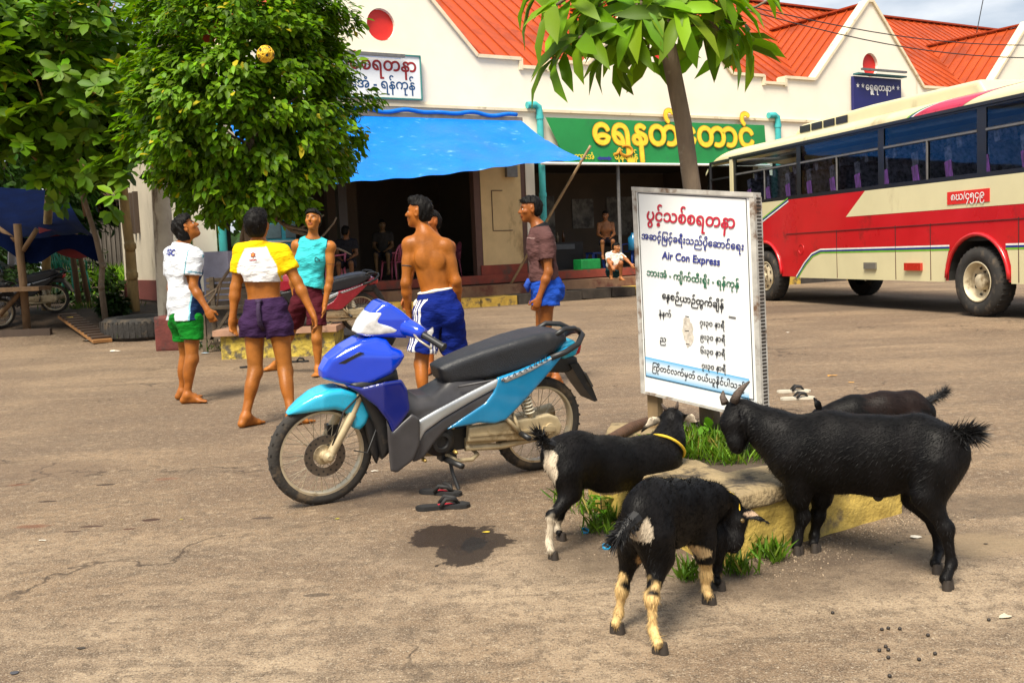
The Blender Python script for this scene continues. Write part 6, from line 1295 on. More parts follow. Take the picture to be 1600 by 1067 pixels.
# ================================================================ PLANTER UNDER THE SIGN
PN, PR, PR2, PL2, PL = (.77, 3.86), (1.73, 4.53), (1.62, 5.55), (.55, 5.72), (.33, 4.86)
PP = [PN, PR, PR2, PL2, PL]
yel = M('planter_yellow', (.50, .35, .075), .8, var=.18, vs=7, stain=((.15, .11, .06), 5.5, .55), bump=.35, bs=45); slabm = M('planter_slab', (.27, .20, .105), .85, var=.22, vs=9, stain=((.06, .045, .028), 7, .50), bump=.8, bs=45)
def planter():
    rt = empty('planter', (1.0, 4.8, 0), 'broad concrete planter painted yellow, with grass, at the foot of the signboard', 'planter')
    h = .011; gx = np.arange(.2, 1.9, h); gy = np.arange(3.7, 5.9, h); gz = np.arange(-.05, .32, h)
    X, Y = np.meshgrid(gx, gy, indexing='ij'); D = sdpoly(X, Y, PP); w3 = lambda k, s: wav(X[:, :, None], Y[:, :, None], gz[None, None, :], k, s)
    D3 = D[:, :, None]+.004*w3(40, 2)+.007*w3(14, 3); Z = gz[None, None, :]
    for nm, z0, z1, off, inn, mt in (('wall', -.04, .205, 0, -.14, yel), ('slab', .195, .262, .012, -.33, slabm)):
        d = np.maximum(np.maximum(D3-off+.03*np.maximum(Z-z1+.02, 0)/.02*.2, Z-z1+.006*w3(18, 5)), np.maximum(z0-Z, inn-D3+.03*w3(9, 8)*(nm == 'slab'))).astype(np.float32)
        if nm == 'slab': d = np.maximum(d, -(w3(11, 21)*.06+.085+.9*np.maximum(-D3-.02, 0)+.2*(Z < .20)))     # bites out of the rim
        d[0]=9; d[-1]=9; d[:,0]=9; d[:,-1]=9; d[:,:,0]=9; d[:,:,-1]=9; v, F = surfnet(d, np.array([gx[0], gy[0], gz[0]]), h, 1); mk(nm, v, F, mt, rt, smooth=True)
    mb = MB(); N = 26; V = []
    for i in range(N):
        for j in range(N): x = .3+1.5*i/(N-1); y = 3.8+2.0*j/(N-1); V.append((x, y, .215+.03*math.sin(x*7+1)*math.sin(y*6)))
    F = [(i*N+j, (i+1)*N+j, (i+1)*N+j+1, i*N+j+1) for i in range(N-1) for j in range(N-1) if sdpoly(np.array(V[i*N+j][0]), np.array(V[i*N+j][1]), PP) < -.12 and sdpoly(np.array(V[(i+1)*N+j+1][0]), np.array(V[(i+1)*N+j+1][1]), PP) < -.12]
    mk('soil', V, F, M('soil', (.075, .05, .03), .9, var=.3, vs=20, bump=.6, bs=40), rt, smooth=True); return rt
planter()
mb = MB(); a0, a1 = P(946, 690, 5.0), P(1022, 655, 5.75); mb.tube([a0, (a0+a1)/2+A_(0, 0, .012), a1], [.026, .03, .024], 10); tag(mb.build('rotten_log', M('rotten_wood', (.085, .04, .02), .85, var=.35, vs=12, stretch=(1, 1, 1), bump=.5, bs=40), None, 50), 'reddish rotten log lying along the back rim of the planter', 'log')
# ================================================================ LEAVES
LEAFC = {}
def leaves(C, D, Nn, Ln, Wd, col, droop=.25, tip=.36):
    """arrays: base points, directions, normals, lengths, widths -> verts, tris, colours"""
    n = len(C); D = D/np.linalg.norm(D, axis=1)[:, None]; Sx = np.cross(D, Nn); Sx /= np.linalg.norm(Sx, axis=1)[:, None]+1e-9; U = np.cross(Sx, D)
    def pt(f, s, z): return C+D*(Ln*f)[:, None]+Sx*(Wd*s)[:, None]+U*(Ln*z)[:, None]
    V = np.stack([pt(0, 0, 0), pt(.38, -.46, .05-droop*.14), pt(.38, 0, -.02-droop*.14), pt(.38, .46, .05-droop*.14), pt(.74, -tip, .03-droop*.5), pt(.74, 0, -.02-droop*.5), pt(.74, tip, .03-droop*.5), pt(1, 0, -droop)], 1).reshape(-1, 3)
    T = np.array([(0, 2, 1), (0, 3, 2), (1, 2, 5), (1, 5, 4), (2, 3, 6), (2, 6, 5), (4, 5, 7), (5, 6, 7)]); F = (np.arange(n)[:, None, None]*8+T[None]).reshape(-1, 3)
    return V, F, np.repeat(col, 8, 0)
def leafcols(rg, n, base, var=.35, yellow=0, ycol=(.5, .42, .02)):
    c = np.asarray(base)*np.exp(rg.normal(0, var, (n, 1)))*np.exp(rg.normal(0, .08, (n, 3)))
    if yellow: m = rg.random(n) < yellow; c[m] = np.asarray(ycol)*rg.uniform(.7, 1.2, (m.sum(), 1))
    return c
LF = leafmat('leaf', .35); BARK = M('bark', (.16, .115, .075), .85, var=.35, vs=9, stretch=(1, 1, .3), bump=.7, bs=30, stain=((.30, .26, .19), 6, .58)); BARKY = M('bark_ochre', (.30, .20, .075), .85, var=.3, vs=10, stretch=(1, 1, .3), bump=.6, bs=30)
def branchy(mb, p, d, L0, r, depth, rg, tips, spread=.6):
    q = [p]; dd = nrm(d)
    for i in range(4): dd = nrm(dd+rg.normal(0, .12, 3)); q.append(q[-1]+dd*L0/4)
    mb.tube(q, np.linspace(r, r*.6, 5), 7)
    if depth == 0: tips.append((q[-1], dd)); return
    for i in range(rg.integers(2, 4)): branchy(mb, q[-1-(i % 2)], dd+rg.normal(0, spread, 3), L0*.72, r*.58, depth-1, rg, tips, spread)
def bumpyr(u, rg_phase, amp=.12): return 1+amp*(np.sin(u[:, 0]*5+rg_phase)*np.sin(u[:, 2]*6+rg_phase*2)+.6*np.sin(u[:, 1]*9+u[:, 2]*8+rg_phase))
def crown_tree(name, label, base, cen, R, nclump, nleaf, ll, lw, colr, seed, bark=BARK, tr=.10, yellow=0, group=None, low=.0, lean=None, cat='tree', depth=3, clr=.34):
    rg = np.random.default_rng(seed); cen = np.asarray(cen, float); R = np.asarray(R, float); base = np.asarray(base, float)
    rt = empty(name, base, label, cat, group); mb = MB(); tips = []
    mid = base+(cen-base)*.72; q = [base-A_(0, 0, .1), base+(mid-base)*.3+rg.normal(0, .05, 3), base+(mid-base)*.65+rg.normal(0, .06, 3), mid]; mb.tube(q, [tr*1.3, tr, tr*.9, tr*.75], 10)
    for i in range(5): branchy(mb, q[2]+(q[3]-q[2])*i/4, rg.normal(0, .6, 3)+A_(0, 0, .5), R.mean()*.45, tr*.55, depth-1, rg, tips)
    mb.build('trunk', bark, rt, True)
    u = rg.normal(0, 1, (nclump, 3)); u /= np.linalg.norm(u, axis=1)[:, None]; rad_ = rg.uniform(.30, 1.0, nclump)**.45*bumpyr(u, seed); cc = cen+u*R*rad_[:, None]
    if low: cc = cc[cc[:, 2] > low]
    u = (cc-cen)/R; k = rg.integers(0, len(cc), nleaf); off = rg.normal(0, 1, (nleaf, 3)); off /= np.linalg.norm(off, axis=1)[:, None]; off *= rg.uniform(.2, 1, nleaf)[:, None]**.6*clr*R.mean()*.55*A_(1, 1, .75)
    C = cc[k]+off; out = nrm_rows(u[k]*R+off*1.2); D = out*A_(1, 1, .3)+A_(0, 0, -.45)+rg.normal(0, .45, (nleaf, 3)); Nn = A_(0, 0, 1)+out*.6+rg.normal(0, .35, (nleaf, 3))
    V, F, col = leaves(C, D, Nn, ll*rg.uniform(.65, 1.25, nleaf), lw*rg.uniform(.7, 1.2, nleaf), leafcols(rg, nleaf, colr, .32, yellow)); mk('crown', V, F, LF, rt, col=col); return rt
def nrm_rows(a): return a/(np.linalg.norm(a, axis=1)[:, None]+1e-9)
def rosettes(C, D, rg, nl, ll, lw, base, yellow=0, spread=1.0, droop=.35):
    n = len(C)*nl; ci = np.repeat(np.arange(len(C)), nl); ph = np.tile(np.arange(nl)*2*math.pi/nl, len(C))+np.repeat(rg.uniform(0, 6, len(C)), nl)+rg.normal(0, .2, n)
    ax = nrm_rows(np.asarray(D))[ci]; e1 = nrm_rows(np.cross(ax, A_(.3, .2, 1))); e2 = np.cross(ax, e1); rad_ = e1*np.cos(ph)[:, None]+e2*np.sin(ph)[:, None]
    dd = rad_*spread+ax*rg.uniform(-.1, .7, n)[:, None]+A_(0, 0, -.12); return leaves(np.asarray(C)[ci]+rg.normal(0, .012, (n, 3)), dd, ax+rg.normal(0, .15, (n, 3)), ll*rg.uniform(.65, 1.15, n), lw*rg.uniform(.8, 1.15, n), leafcols(rg, n, base, .28, yellow), droop, .47)
# round tree in the low planter
b_ = G(425, 545); crown_tree('leafy_tree', 'dense round small leaved tree in the middle left with a few yellowing leaves', A_(b_[0], 13.75, .2), P(386, 150, 13.7)+A_(0, 0, .02), A_(1.50, 1.4, 1.85), 430, 32000, .125, .075, (.100, .200, .004), 11, tr=.09, yellow=.02, low=P(376, 338, 13.7)[2]-.05, clr=.25)
# almond tree: big leaves in rosettes on tiered boughs
def almond():
    rg = np.random.default_rng(5); p0 = P(70, 460, 20.0); p0[2] = gh(p0[0], p0[1])-.05
    rt = empty('almond_tree', p0, 'spreading big leaved tree over the stall at the far left, dark beneath', 'tree'); mb = MB(); top = P(95, 100, 17.0)
    mb.tube([p0, P(72, 400, 19.6), P(76, 320, 19), P(84, 240, 18.2), top], [.09, .08, .075, .08, .06], 10)
    Cs = []; Ds = []; cen = P(60, 95, 16.8); R = A_(2.15, 2.3, 2.35)
    for i in range(80):
        u = nrm(rg.normal(0, 1, 3)*A_(1, 1, .8)); e = cen+u*R*rg.uniform(.55, 1.0); s = top+(p0-top)*rg.uniform(0, .45); q = [s, s+(e-s)*.5+A_(0, 0, .15), e]; mb.tube(q, [.035, .022, .010], 6)
        for j in range(17): f = rg.uniform(.45, 1.05); Cs.append(s+(e-s)*f+rg.normal(0, .30, 3)*A_(1, 1, .6)); Ds.append(u*.5+A_(0, 0, .8)+rg.normal(0, .3, 3))
    for px, py in [(150, 250), (165, 285), (190, 262), (40, 225), (25, 60), (110, 45), (70, 20), (130, 30), (200, 20), (160, 60), (180, 120), (110, 75), (60, 85), (30, 110), (95, 95), (170, 200)]:
        for j in range(2): Cs.append(P(px, py, 15.6)+rg.normal(0, .12, 3)); Ds.append(A_(0, -.4, .9)+rg.normal(0, .25, 3))
    mb.build('trunk', BARKY, rt, True); V, F, c = rosettes(np.array(Cs), np.array(Ds), rg, 8, .27, .135, (.10, .20, .007), .012, 1.0, .25); mk('crown', V, F, LF, rt, col=c)
almond()
def thin_tree(label, pts, r, cl, seed, bark):
    rg = np.random.default_rng(seed); p = [np.asarray(x, float) for x in pts]; rt = empty('thin_tree', p[0], label, 'tree'); mb = MB(); mb.tube(p, np.linspace(r, r*.7, len(p)), 10)
    for k in (1, 2): mb.ball(p[k]+A_(.02, -.04, 0), r*1.15, 8)
    mb.build('trunk', bark, rt, True); Cs = np.array([p[-1]+rg.normal(0, .5, 3)*A_(1, 1, .8) for _ in range(cl)]); V, F, c = rosettes(Cs, rg.normal(0, .4, (cl, 3))+A_(0, 0, .8), rg, 8, .22, .11, (.045, .115, .008)); mk('crown', V, F, LF, rt, col=c)
pb = P(210, 488, 19.2); thin_tree('thin ochre trunk between the wooden hut and the beige side wall', [pb, P(206, 430, 19.2), P(203, 385, 19.2), P(196, 335, 19.2), P(190, 270, 19.1), P(180, 200, 19.0)], .105, 60, 3, BARKY)
pb = P(165, 497, 18.2); pb[2] -= .1; thin_tree('crooked thin trunk leaning over the black stall edge', [pb, P(158, 448, 18.2), P(160, 415, 18.2), P(150, 372, 18.1), P(128, 300, 18.0), P(118, 240, 18.0)], .055, 30, 4, BARK)
# tree growing out of the planter behind the signboard
def planter_tree():
    rg = np.random.default_rng(9); p0 = P(1112, 690, 5.35); rt = empty('planter_tree', p0, 'slim tree behind the signboard with long drooping leaves at the top', 'tree'); mb = MB()
    tr = [p0-A_(0, 0, .06), P(1106, 600, 5.36), P(1097, 450, 5.36), P(1082, 300, 5.37), P(1067, 190, 5.37), P(1047, 90, 5.38), P(1032, 20, 5.4), P(1022, -60, 5.42)]; mb.tube(tr, [.060, .050, .047, .046, .044, .043, .042, .036], 14)
    ends = [((868, 92), 5.2), ((905, 60), 5.0), ((890, 30), 5.3), ((952, 68), 5.25), ((985, 40), 5.1), ((968, 96), 5.6), ((1012, 86), 5.7), ((1000, 20), 5.0), ((1100, 22), 5.5), ((1096, 60), 5.6), ((1125, 50), 5.3), ((1150, 40), 5.4), ((1160, 72), 5.7), ((1060, 20), 5.0), ((935, 12), 5.1), ((870, 8), 5.0), ((1128, -8), 5.2), ((1010, -20), 5.3), ((1180, -30), 5.4), ((950, -40), 5.3), ((880, -50), 5.5), ((1080, -60), 5.1), ((1030, -100), 5.4), ((840, -20), 5.3), ((1140, -90), 5.6), ((960, -120), 5.4)]
    Cs = []; Ds = []
    for (px, py), Y in ends:
        e = P(px, py, Y); s = tr[5]+(tr[7]-tr[5])*rg.uniform(.2, 1); mb.tube([s, s+(e-s)*.5+A_(0, 0, .10), e+A_(0, 0, .0)], [.020, .014, .008], 6)
        Cs.append(e); Ds.append(nrm(e-s)*.6+A_(0, 0, .5)); Cs.append(e-(e-s)*.10); Ds.append(nrm(e-s)*.4+A_(0, 0, .6))
    mb.build('trunk', BARK, rt, True); V, F, c = rosettes(np.array(Cs), np.array(Ds), rg, 6, .255, .074, (.14, .26, .008), .0, 1.0, .5); mk('crown', V, F, LF, rt, col=c)
    mb = MB(); mb.tube([P(1150, 14, 6.2), P(1180, 12, 6.2), P(1205, -2, 6.2)], .008, 6); mb.build('bare_twig', BARK, rt, True)
planter_tree()
# trees and bushes beyond the stall
bgt = 'trees beyond the stall'
for i, (px, Y, hh, rx, lab) in enumerate([(-70, 27, 6.0, 3.4, 'dark tree standing at the far left edge behind the stall'), (40, 30, 7.5, 3.6, 'tall dark tree right behind the stall roof'), (85, 36, 7.5, 3.0, 'dark tree left of the wooden hut'), (215, 46, 7.5, 3.0, 'tall tree far behind the beige side wall')]):
    c = P(px, 400, Y); b = A_(c[0], Y, .4); crown_tree('broadleaf_tree', lab, b, b+A_(0, 0, hh*.6), A_(rx, rx, hh*.46), 160, 4200, .34, .19, (.028, .070, .007), 30+i, tr=.2, group=bgt, clr=.36)
for i, (px, py, Y, w, h_, lab) in enumerate([(135, 440, 24, .9, .7, 'low dark bush beside the leaning plank'), (178, 500, 18.9, .22, .4, 'small bush at the foot of the ochre trunk'), (20, 420, 24, 1.5, 1.6, 'dark bush behind the motorbikes'), (85, 410, 26, 1.5, 1.5, 'dark bush behind the green chairs'), (-40, 430, 23, 1.2, 1.6, 'dark bush at the left edge behind the stall')]):
    c = P(px, py, Y); b = A_(c[0], Y, float(gh(c[0], Y))-.05); crown_tree('bush', lab, b, b+A_(0, 0, h_*.55), A_(w, w*.8, h_*.55), 60, 1300,   .14, .08, (.014, .034, .004), 60+i, tr=.03, cat='bush', depth=2, clr=.5)
def woods():
    rg = np.random.default_rng(77); n = 9000; x = rg.uniform(-120, 130, n); y = rg.uniform(75, 105, n); top = 5.5+2.5*np.sin(x*.13)+1.5*np.sin(x*.41+1); z = rg.random(n)**.7*top; C = np.stack([x, y, z], 1)
    V, F, c = leaves(C, rg.normal(0, 1, (n, 3)), rg.normal(0, 1, (n, 3)), np.full(n, 1.6), np.full(n, 1.2), leafcols(rg, n, (.035, .07, .015), .3)); o = mk('far_woods', V, F, LF, col=c); tag(o, 'far green woods behind the terminal and the hut', 'woods', None, 'stuff')
woods()
# ================================================================ GRASS, WEEDS, GRAVEL, DROPPINGS
def blades(name, label, spots, n, hmin, hmax, base, seed, wide=.0045):
    rg = np.random.default_rng(seed); k = rg.integers(0, len(spots), n); s = np.array(spots, float); C = np.stack([s[k, 0]+rg.normal(0, 1, n)*s[k, 3], s[k, 1]+rg.normal(0, 1, n)*s[k, 3], s[k, 2]], 1)
    D = A_(0, 0, 1)+rg.normal(0, .45, (n, 3))*A_(1, 1, .2); V, F, c = leaves(C, D, rg.normal(0, 1, (n, 3))*A_(1, 1, .2), rg.uniform(hmin, hmax, n), np.full(n, wide*2.2)*rg.uniform(.7, 1.3, n), leafcols(rg, n, base, .3, .05, (.32, .26, .06)), .35)
    o = mk(name, V, F, LF, col=c); return tag(o, label, 'grass', None, 'stuff')
gs = [(*P(px, py, Y)[:2], .215, r) for px, py, Y, r in [(1080, 700, 5.1, .09), (1110, 715, 4.95, .10), (1140, 705, 5.0, .09), (1085, 685, 5.3, .09), (1120, 690, 5.2, .1), (1190, 720, 4.9, .06), (1070, 720, 4.9, .06), (1140, 730, 4.75, .06), (1200, 700, 5.1, .08)]]
blades('grass', 'bright green grass growing inside the planter', gs, 1050, .04, .14, (.10, .19, .012), 1)
blades('grass', 'grass tufts at the foot of the yellow planter', [(*G(px, py)[:2], 0, r) for px, py, r in [(1165, 868, .035), (1195, 860, .03), (1150, 895, .03), (940, 830, .05), (960, 815, .05), (925, 800, .05), (1075, 905, .02), (890, 780, .04), (1210, 875, .02)]], 620, .03, .11, (.085, .16, .012), 2)
blades('grass', 'bright grass patch in front of the far hut', [(*P(px, py, 27)[:2], .45, .5) for px, py in [(172, 405), (182, 408), (190, 412), (200, 408)]], 2600, .3, .95, (.22, .40, .03), 3, .022)
blades('grass', 'rough grass along the foot of the bank at the left', [(*GH(px, py)[:2], float(gh(*GH(px, py)[:2])), .25) for px, py in [(130, 500), (190, 500), (110, 470), (150, 480), (230, 525), (330, 545)]], 500, .05, .2, (.07, .12, .02), 4, .007)
def weed(px, py, n, s, label, z=0):
    rg = np.random.default_rng(int(px)); c = G(px, py, z); rt = empty('weed', c, label, 'weed'); C = np.tile(c, (n, 1))+A_(0, 0, 1)*rg.uniform(.02, .10, n)[:, None]*s/.06; V, F, cl = leaves(C, rg.normal(0, 1, (n, 3))*A_(1, 1, .2)+A_(0, 0, .25), np.tile(A_(0, 0, 1), (n, 1))+rg.normal(0, .2, (n, 3)), np.full(n, s)*rg.uniform(.6, 1.1, n), np.full(n, s*.6), leafcols(rg, n, (.13, .30, .025), .2)); mk('leaves', V, F, LF, rt, col=cl)
    mb = MB(); mb.tube([c, c+A_(0, 0, .10*s/.06)], .003, 5); mb.build('stem', LF if False else BARK, rt, True)
weed(940, 812, 16, .075, 'broad leaved weed by the left corner of the planter'); weed(1108, 700, 7, .09, 'single broad leaved weed standing in the planter grass', .21)
def gravel():
    rg = np.random.default_rng(8); n = 2600; e = rg.random(n); a = np.array(PN); b = np.array(PR); l = np.array(PL); w = rg.random(n) < .62; pos = np.where(w[:, None], a+(b+(.15, .1)-a)*e[:, None], a+(l-a)*e[:, None]); out = np.where(w[:, None], (.57, -.82), (-.92, -.4)); pos = pos+out*(np.abs(rg.normal(0, .13, n))+.01)[:, None]
    far = rg.random(n) < .28; pos[far] = np.stack([rg.uniform(-4, 3.2, far.sum()), rg.uniform(2.6, 9, far.sum())], 1)
    r = rg.uniform(.002, .0055, n)*np.where(far, .55, 1); T = np.array([(1, 0, -.3), (-.5, .87, -.3), (-.5, -.87, -.3), (.3, .2, .7), (-.3, -.2, .6)]); V = (pos[:, None, :].repeat(5, 1)); V = np.concatenate([V, np.zeros((n, 5, 1))], 2)+(T[None]+rg.normal(0, .2, (n, 5, 3)))*r[:, None, None]; V[:, :, 2] += r[:, None]*.25
    F = np.array([(0, 1, 3), (1, 4, 3), (1, 2, 4), (2, 0, 4), (0, 3, 4)]); F = (np.arange(n)[:, None, None]*5+F[None]).reshape(-1, 3); c = np.repeat(A_(.20, .15, .10)*rg.uniform(.25, 1.6, (n, 1)), 5, 0)
    o = mk('gravel', V.reshape(-1, 3), F, M('stone', (1, 1, 1), .85, var=.2, vs=60, vcol=True), col=c); tag(o, 'loose gravel and grit round the planter', 'gravel', None, 'stuff')
gravel()
dm = M('dropping', (.022, .016, .012), .6, var=.3)
for i, (px, py) in enumerate([(1003+800-800, 800)] and [(1301, 959), (1378, 985), (1388, 983), (1406, 984), (1450, 994), (1374, 1018), (1384, 1012), (1388, 1017), (1388, 1029), (1436, 1032), (1461, 1023), (1390, 1058), (1545, 970)]):
    c = G(px, py); mb = MB(); mb.ball(c+A_(0, 0, .005), A_(.0065, .006, .0058), 8); tag(mb.build('goat_dropping', dm, None, True), 'small black goat dropping on the open asphalt at the lower right', 'dropping', 'goat droppings')
# ================================================================ SANDALS AND LITTER
def sandal(label, pos, ang, L_, solec, strapc, z=0, tilt=0, red_=None, group=None):
    rt = empty('flip_flop', (pos[0], pos[1], z), label, 'sandal', group); R = np.array(Matrix.Rotation(ang, 3, 'Z')) @ np.array(Matrix.Rotation(tilt, 3, 'X'))
    fn = lambda a, b, d: A_(pos[0], pos[1], z)+R @ A_(a*L_, b*L_, d)
    out = [(-.5, 0), (-.46, .11), (-.35, .15), (-.1, .12), (.1, .14), (.3, .19), (.42, .17), (.5, .06), (.5, -.06), (.42, -.16), (.3, -.17), (.1, -.13), (-.1, -.12), (-.35, -.15), (-.46, -.11)]
    mb = MB(); mb.prism(out, fn, .002, .018); mb.build('sole', solec, rt)
    mb = MB(); mb.prism([(a*.93, b*.86) for a, b in out], fn, .0185, .0205); mb.build('insole', M('insole_dark', (.02, .018, .018), .8) if red_ is None else red_[0], rt)
    if red_: mb = MB(); mb.prism([(-.1, .02), (.02, .06), (.16, .03), (.2, -.04), (.05, -.03), (-.08, -.05)], fn, .021, .0225); mb.build('print', red_[1], rt)
    mb = MB()
    for s in (1, -1): mb.tube([fn(.30, 0, .018), fn(.22, s*.06, .045), fn(.05, s*.13, .052), fn(-.06, s*.15, .018)], [.007, .011, .012, .009], 8)
    mb.build('strap', strapc, rt, True); return rt
rub = M('black_rubber', (.012, .011, .011), .7, var=.3); prt = (M('insole_black', (.015, .014, .014), .8), M('print_crimson', (.45, .012, .03), .7))
sandal('black flip flop with a red print lying nearer the viewer', G(692, 794), rad(8), .27, rub, rub, 0, 0, prt); sandal('black flip flop with a red print behind its pair, nearer the motorbike stand', G(688, 772), rad(-28), .25, rub, rub, .0, .0, prt)
cr_ = M('cream_rubber', (.55, .50, .40), .7); stp = (M('insole_cream', (.5, .46, .36), .8), M('print_navy', (.02, .025, .06), .7))
sandal('cream flip flop with dark stripes, the front one behind the buck', G(1246, 624), rad(2), .27, cr_, rub, 0, 0, stp); sandal('cream flip flop with dark stripes, the back one behind the buck', G(1240, 613), rad(-6), .27, cr_, rub, 0, 0, stp)
for px, py, a, lab in [(392, 574, 20, 'black and blue flip flop near the bare feet of the yellow shirted player'), (466, 566, 5, 'black flip flop before the low yellow bench block'), (545, 559, -12, 'black flip flop lying right of the low yellow bench block')]: sandal(lab, G(px, py), rad(a), .26, rub, rub)
def litter(px, py, s, col, label, z=None, seed=0, nm='litter'):
    rg = np.random.default_rng(int(px*7+py)); c = GH(px, py); mb = MB(); n = 9; pts = [(s*math.cos(a)*rg.uniform(.5, 1.2), s*.6*math.sin(a)*rg.uniform(.5, 1.2)) for a in np.linspace(0, 2*math.pi, n, endpoint=False)]
    mb.add([c+A_(a, b, rg.uniform(.003, .3*s)) for a, b in pts]+[c+A_(0, 0, .25*s)], [(i, (i+1) % n, n) for i in range(n)]); tag(mb.build(nm, M('paper_%d' % (hash(col) % 97), col, .7, var=.2), None), label, 'litter')
wp = (.62, .57, .48)
for px, py, s, c, lab in [(1571, 965, .035, (.6, .53, .38), 'crumpled cream scrap on the asphalt at the far right'), (1490, 716, .05, wp, 'white scrap lying right of the buck tail'), (1230, 520, .04, wp, 'pale scrap under the nose of the bus by the sign'), (1302, 492, .05, wp, 'white pebble like scrap before the bus'), (140, 533, .12, wp, 'white rag by the end of the leaning plank'), (110, 497, .09, (.65, .42, .03), 'yellow lump beside the leaning plank'), (180, 549, .07, wp, 'white strip on the dusty ground left of the red block'), (100, 492, .05, wp, 'white scrap behind the yellow lump'),
      (320, 553, .09, (.35, .5, .62), 'pale blue crumpled bag near the bench legs'), (760, 832, .02, (.55, .40, .03), 'small yellow leaf in the wet patch'), (527, 811+0, .015, (.45, .4, .03), 'small yellow leaf left of the wet patch'), (1300, 588, .05, (.55, .26, .04), 'dry orange leaf on the asphalt beyond the sandals'), (1330, 598, .03, (.45, .24, .06), 'small dry leaf beside the orange leaf'), (1430, 840, .03, wp, 'white chip before the planter corner'), (1540, 850, .012, (.07, .05, .03), 'dark twig scrap on the sandy patch'), (283, 812, .012, (.5, .42, .03), 'tiny yellow leaf among the drips'), (65, 845, .02, wp, 'pale chip on the asphalt at the left'), (127, 1013, .02, (.05, .04, .03), 'dark crumb at the lower left'), (22, 1052, .02, (.06, .06, .07), 'grey crumb at the lower left corner'), (585, 737, .03, wp, 'white scrap behind the front wheel')]: litter(px, py, s, c, lab)
bl = M('blue_plastic', (.01, .22, .42), .4)
for px, py, lab in [(914, 832, 'blue plastic ring lying behind the socks of the left goat'), (947, 857, 'blue plastic ring nearer the front goat tail')]: c = G(px, py); mb = MB(); mb.lathe([(.017, 0), (.019, .012), (.015, .012), (.014, 0), (.017, 0)], c+A_(0, 0, .003), nrm(A_(.2, -.3, .9)), 14); tag(mb.build('plastic_ring', bl, None, True), lab, 'ring')
c = GH(323, 542); mb = MB(); mb.lathe([(.001, 0), (.04, .002), (.042, .14), (.018, .19), (.018, .22), (.001, .22)], c+A_(-.1, 0, .045), (1, .2, 0), 14); tag(mb.build('water_bottle', glassmat('bottle_clear', (.75, .88, .95), .05), None, True), 'clear blue water bottle lying by the bench legs', 'bottle')
# ================================================================ LEFT SIDE PROPS
bt_ = M('old_tyre', (.030, .027, .024), .85, var=.4, vs=7, stain=((.10, .075, .05), 4, .52), bump=.4, bs=25)
c = GH(208, 531); c = c+A_(0, .45, -.01); mb = MB(); mb.lathe([(.34, .04), (.40, .0), (.58, .0), (.655, .07), (.665, .18), (.655, .30), (.58, .37), (.40, .37), (.35, .32), (.38, .18), (.34, .04)], c, nrm(A_(0, -.03, 1)), 44)
for i in range(44): a = 2*math.pi*i/44; u = A_(math.cos(a), math.sin(a), 0); mb.box(c+u*.66+A_(0, 0, .185), (.02, .045, .26), np.stack([u, np.cross(UP, u), UP], 1))
tag(mb.build('truck_tyre', bt_, None, 40), 'old truck tyre lying flat beside the red block', 'tyre')
c = GH(266, 548); mb = MB(); v, f = profile_solid([(-.22, 0), (.22, 0), (.22, .53), (-.22, .53)], lambda x, z: .2+0*x, .03, .02); o = mk('red_block', v+c+A_(0, .2, -.02), f, M('red_block', (.115, .022, .016), .75, var=.35, vs=5, stain=((.035, .025, .02), 4, .52), bump=.3, bs=30), smooth=True); tag(o, 'dark red painted block standing by the tyre and the white shirted player', 'block')
wd = M('grey_planks', (.115, .085, .055), .85, var=.35, vs=8, stretch=(.3, 1, 1), bump=.4, bs=30)
bn = empty('slatted_bench', P(375, 545, 14.6), 'weathered slatted wooden bench behind the two left players', 'bench'); xl, xr = P(312, 500, 14.6)[0], P(432, 500, 14.6)[0]
for i in range(4): mb = MB(); mb.box(((xl+xr)/2, 14.45+.13*i, .62), (xr-xl, .105, .035)); mb.build('seat_slat', wd, bn)
for i in range(4): mb = MB(); mb.box(((xl+xr)/2, 15.0+.02*i, .75+.085*i), (xr-xl, .03, .06)); mb.build('back_slat', wd, bn)
for x in (xl+.1, xr-.1):
    for y, h_ in ((14.45, .6), (14.98, 1.05)): mb = MB(); mb.box((x, y, h_/2), (.06, .06, h_)); mb.build('leg', wd, bn)
mb = MB(); mb.bar((xl+.1, 14.45, .2), (xr-.1, 14.45, .24), .04, .05); mb.bar((xl+.1, 14.45, .05), (xl+.5, 14.45, .6), .04, .04); mb.build('brace', wd, bn)
for i in range(3):
    mb = MB(); mb.bar((xl+.1+.05*i, 14.7+.1*i, .10+.13*i), (xr-.2, 14.75+.1*i, .14+.13*i), .12, .035); tag(mb.build('plank', wd, None), ['lowest loose plank stored under the slatted bench', 'middle loose plank stored under the slatted bench', 'topmost loose plank stored under the slatted bench'][i], 'plank')
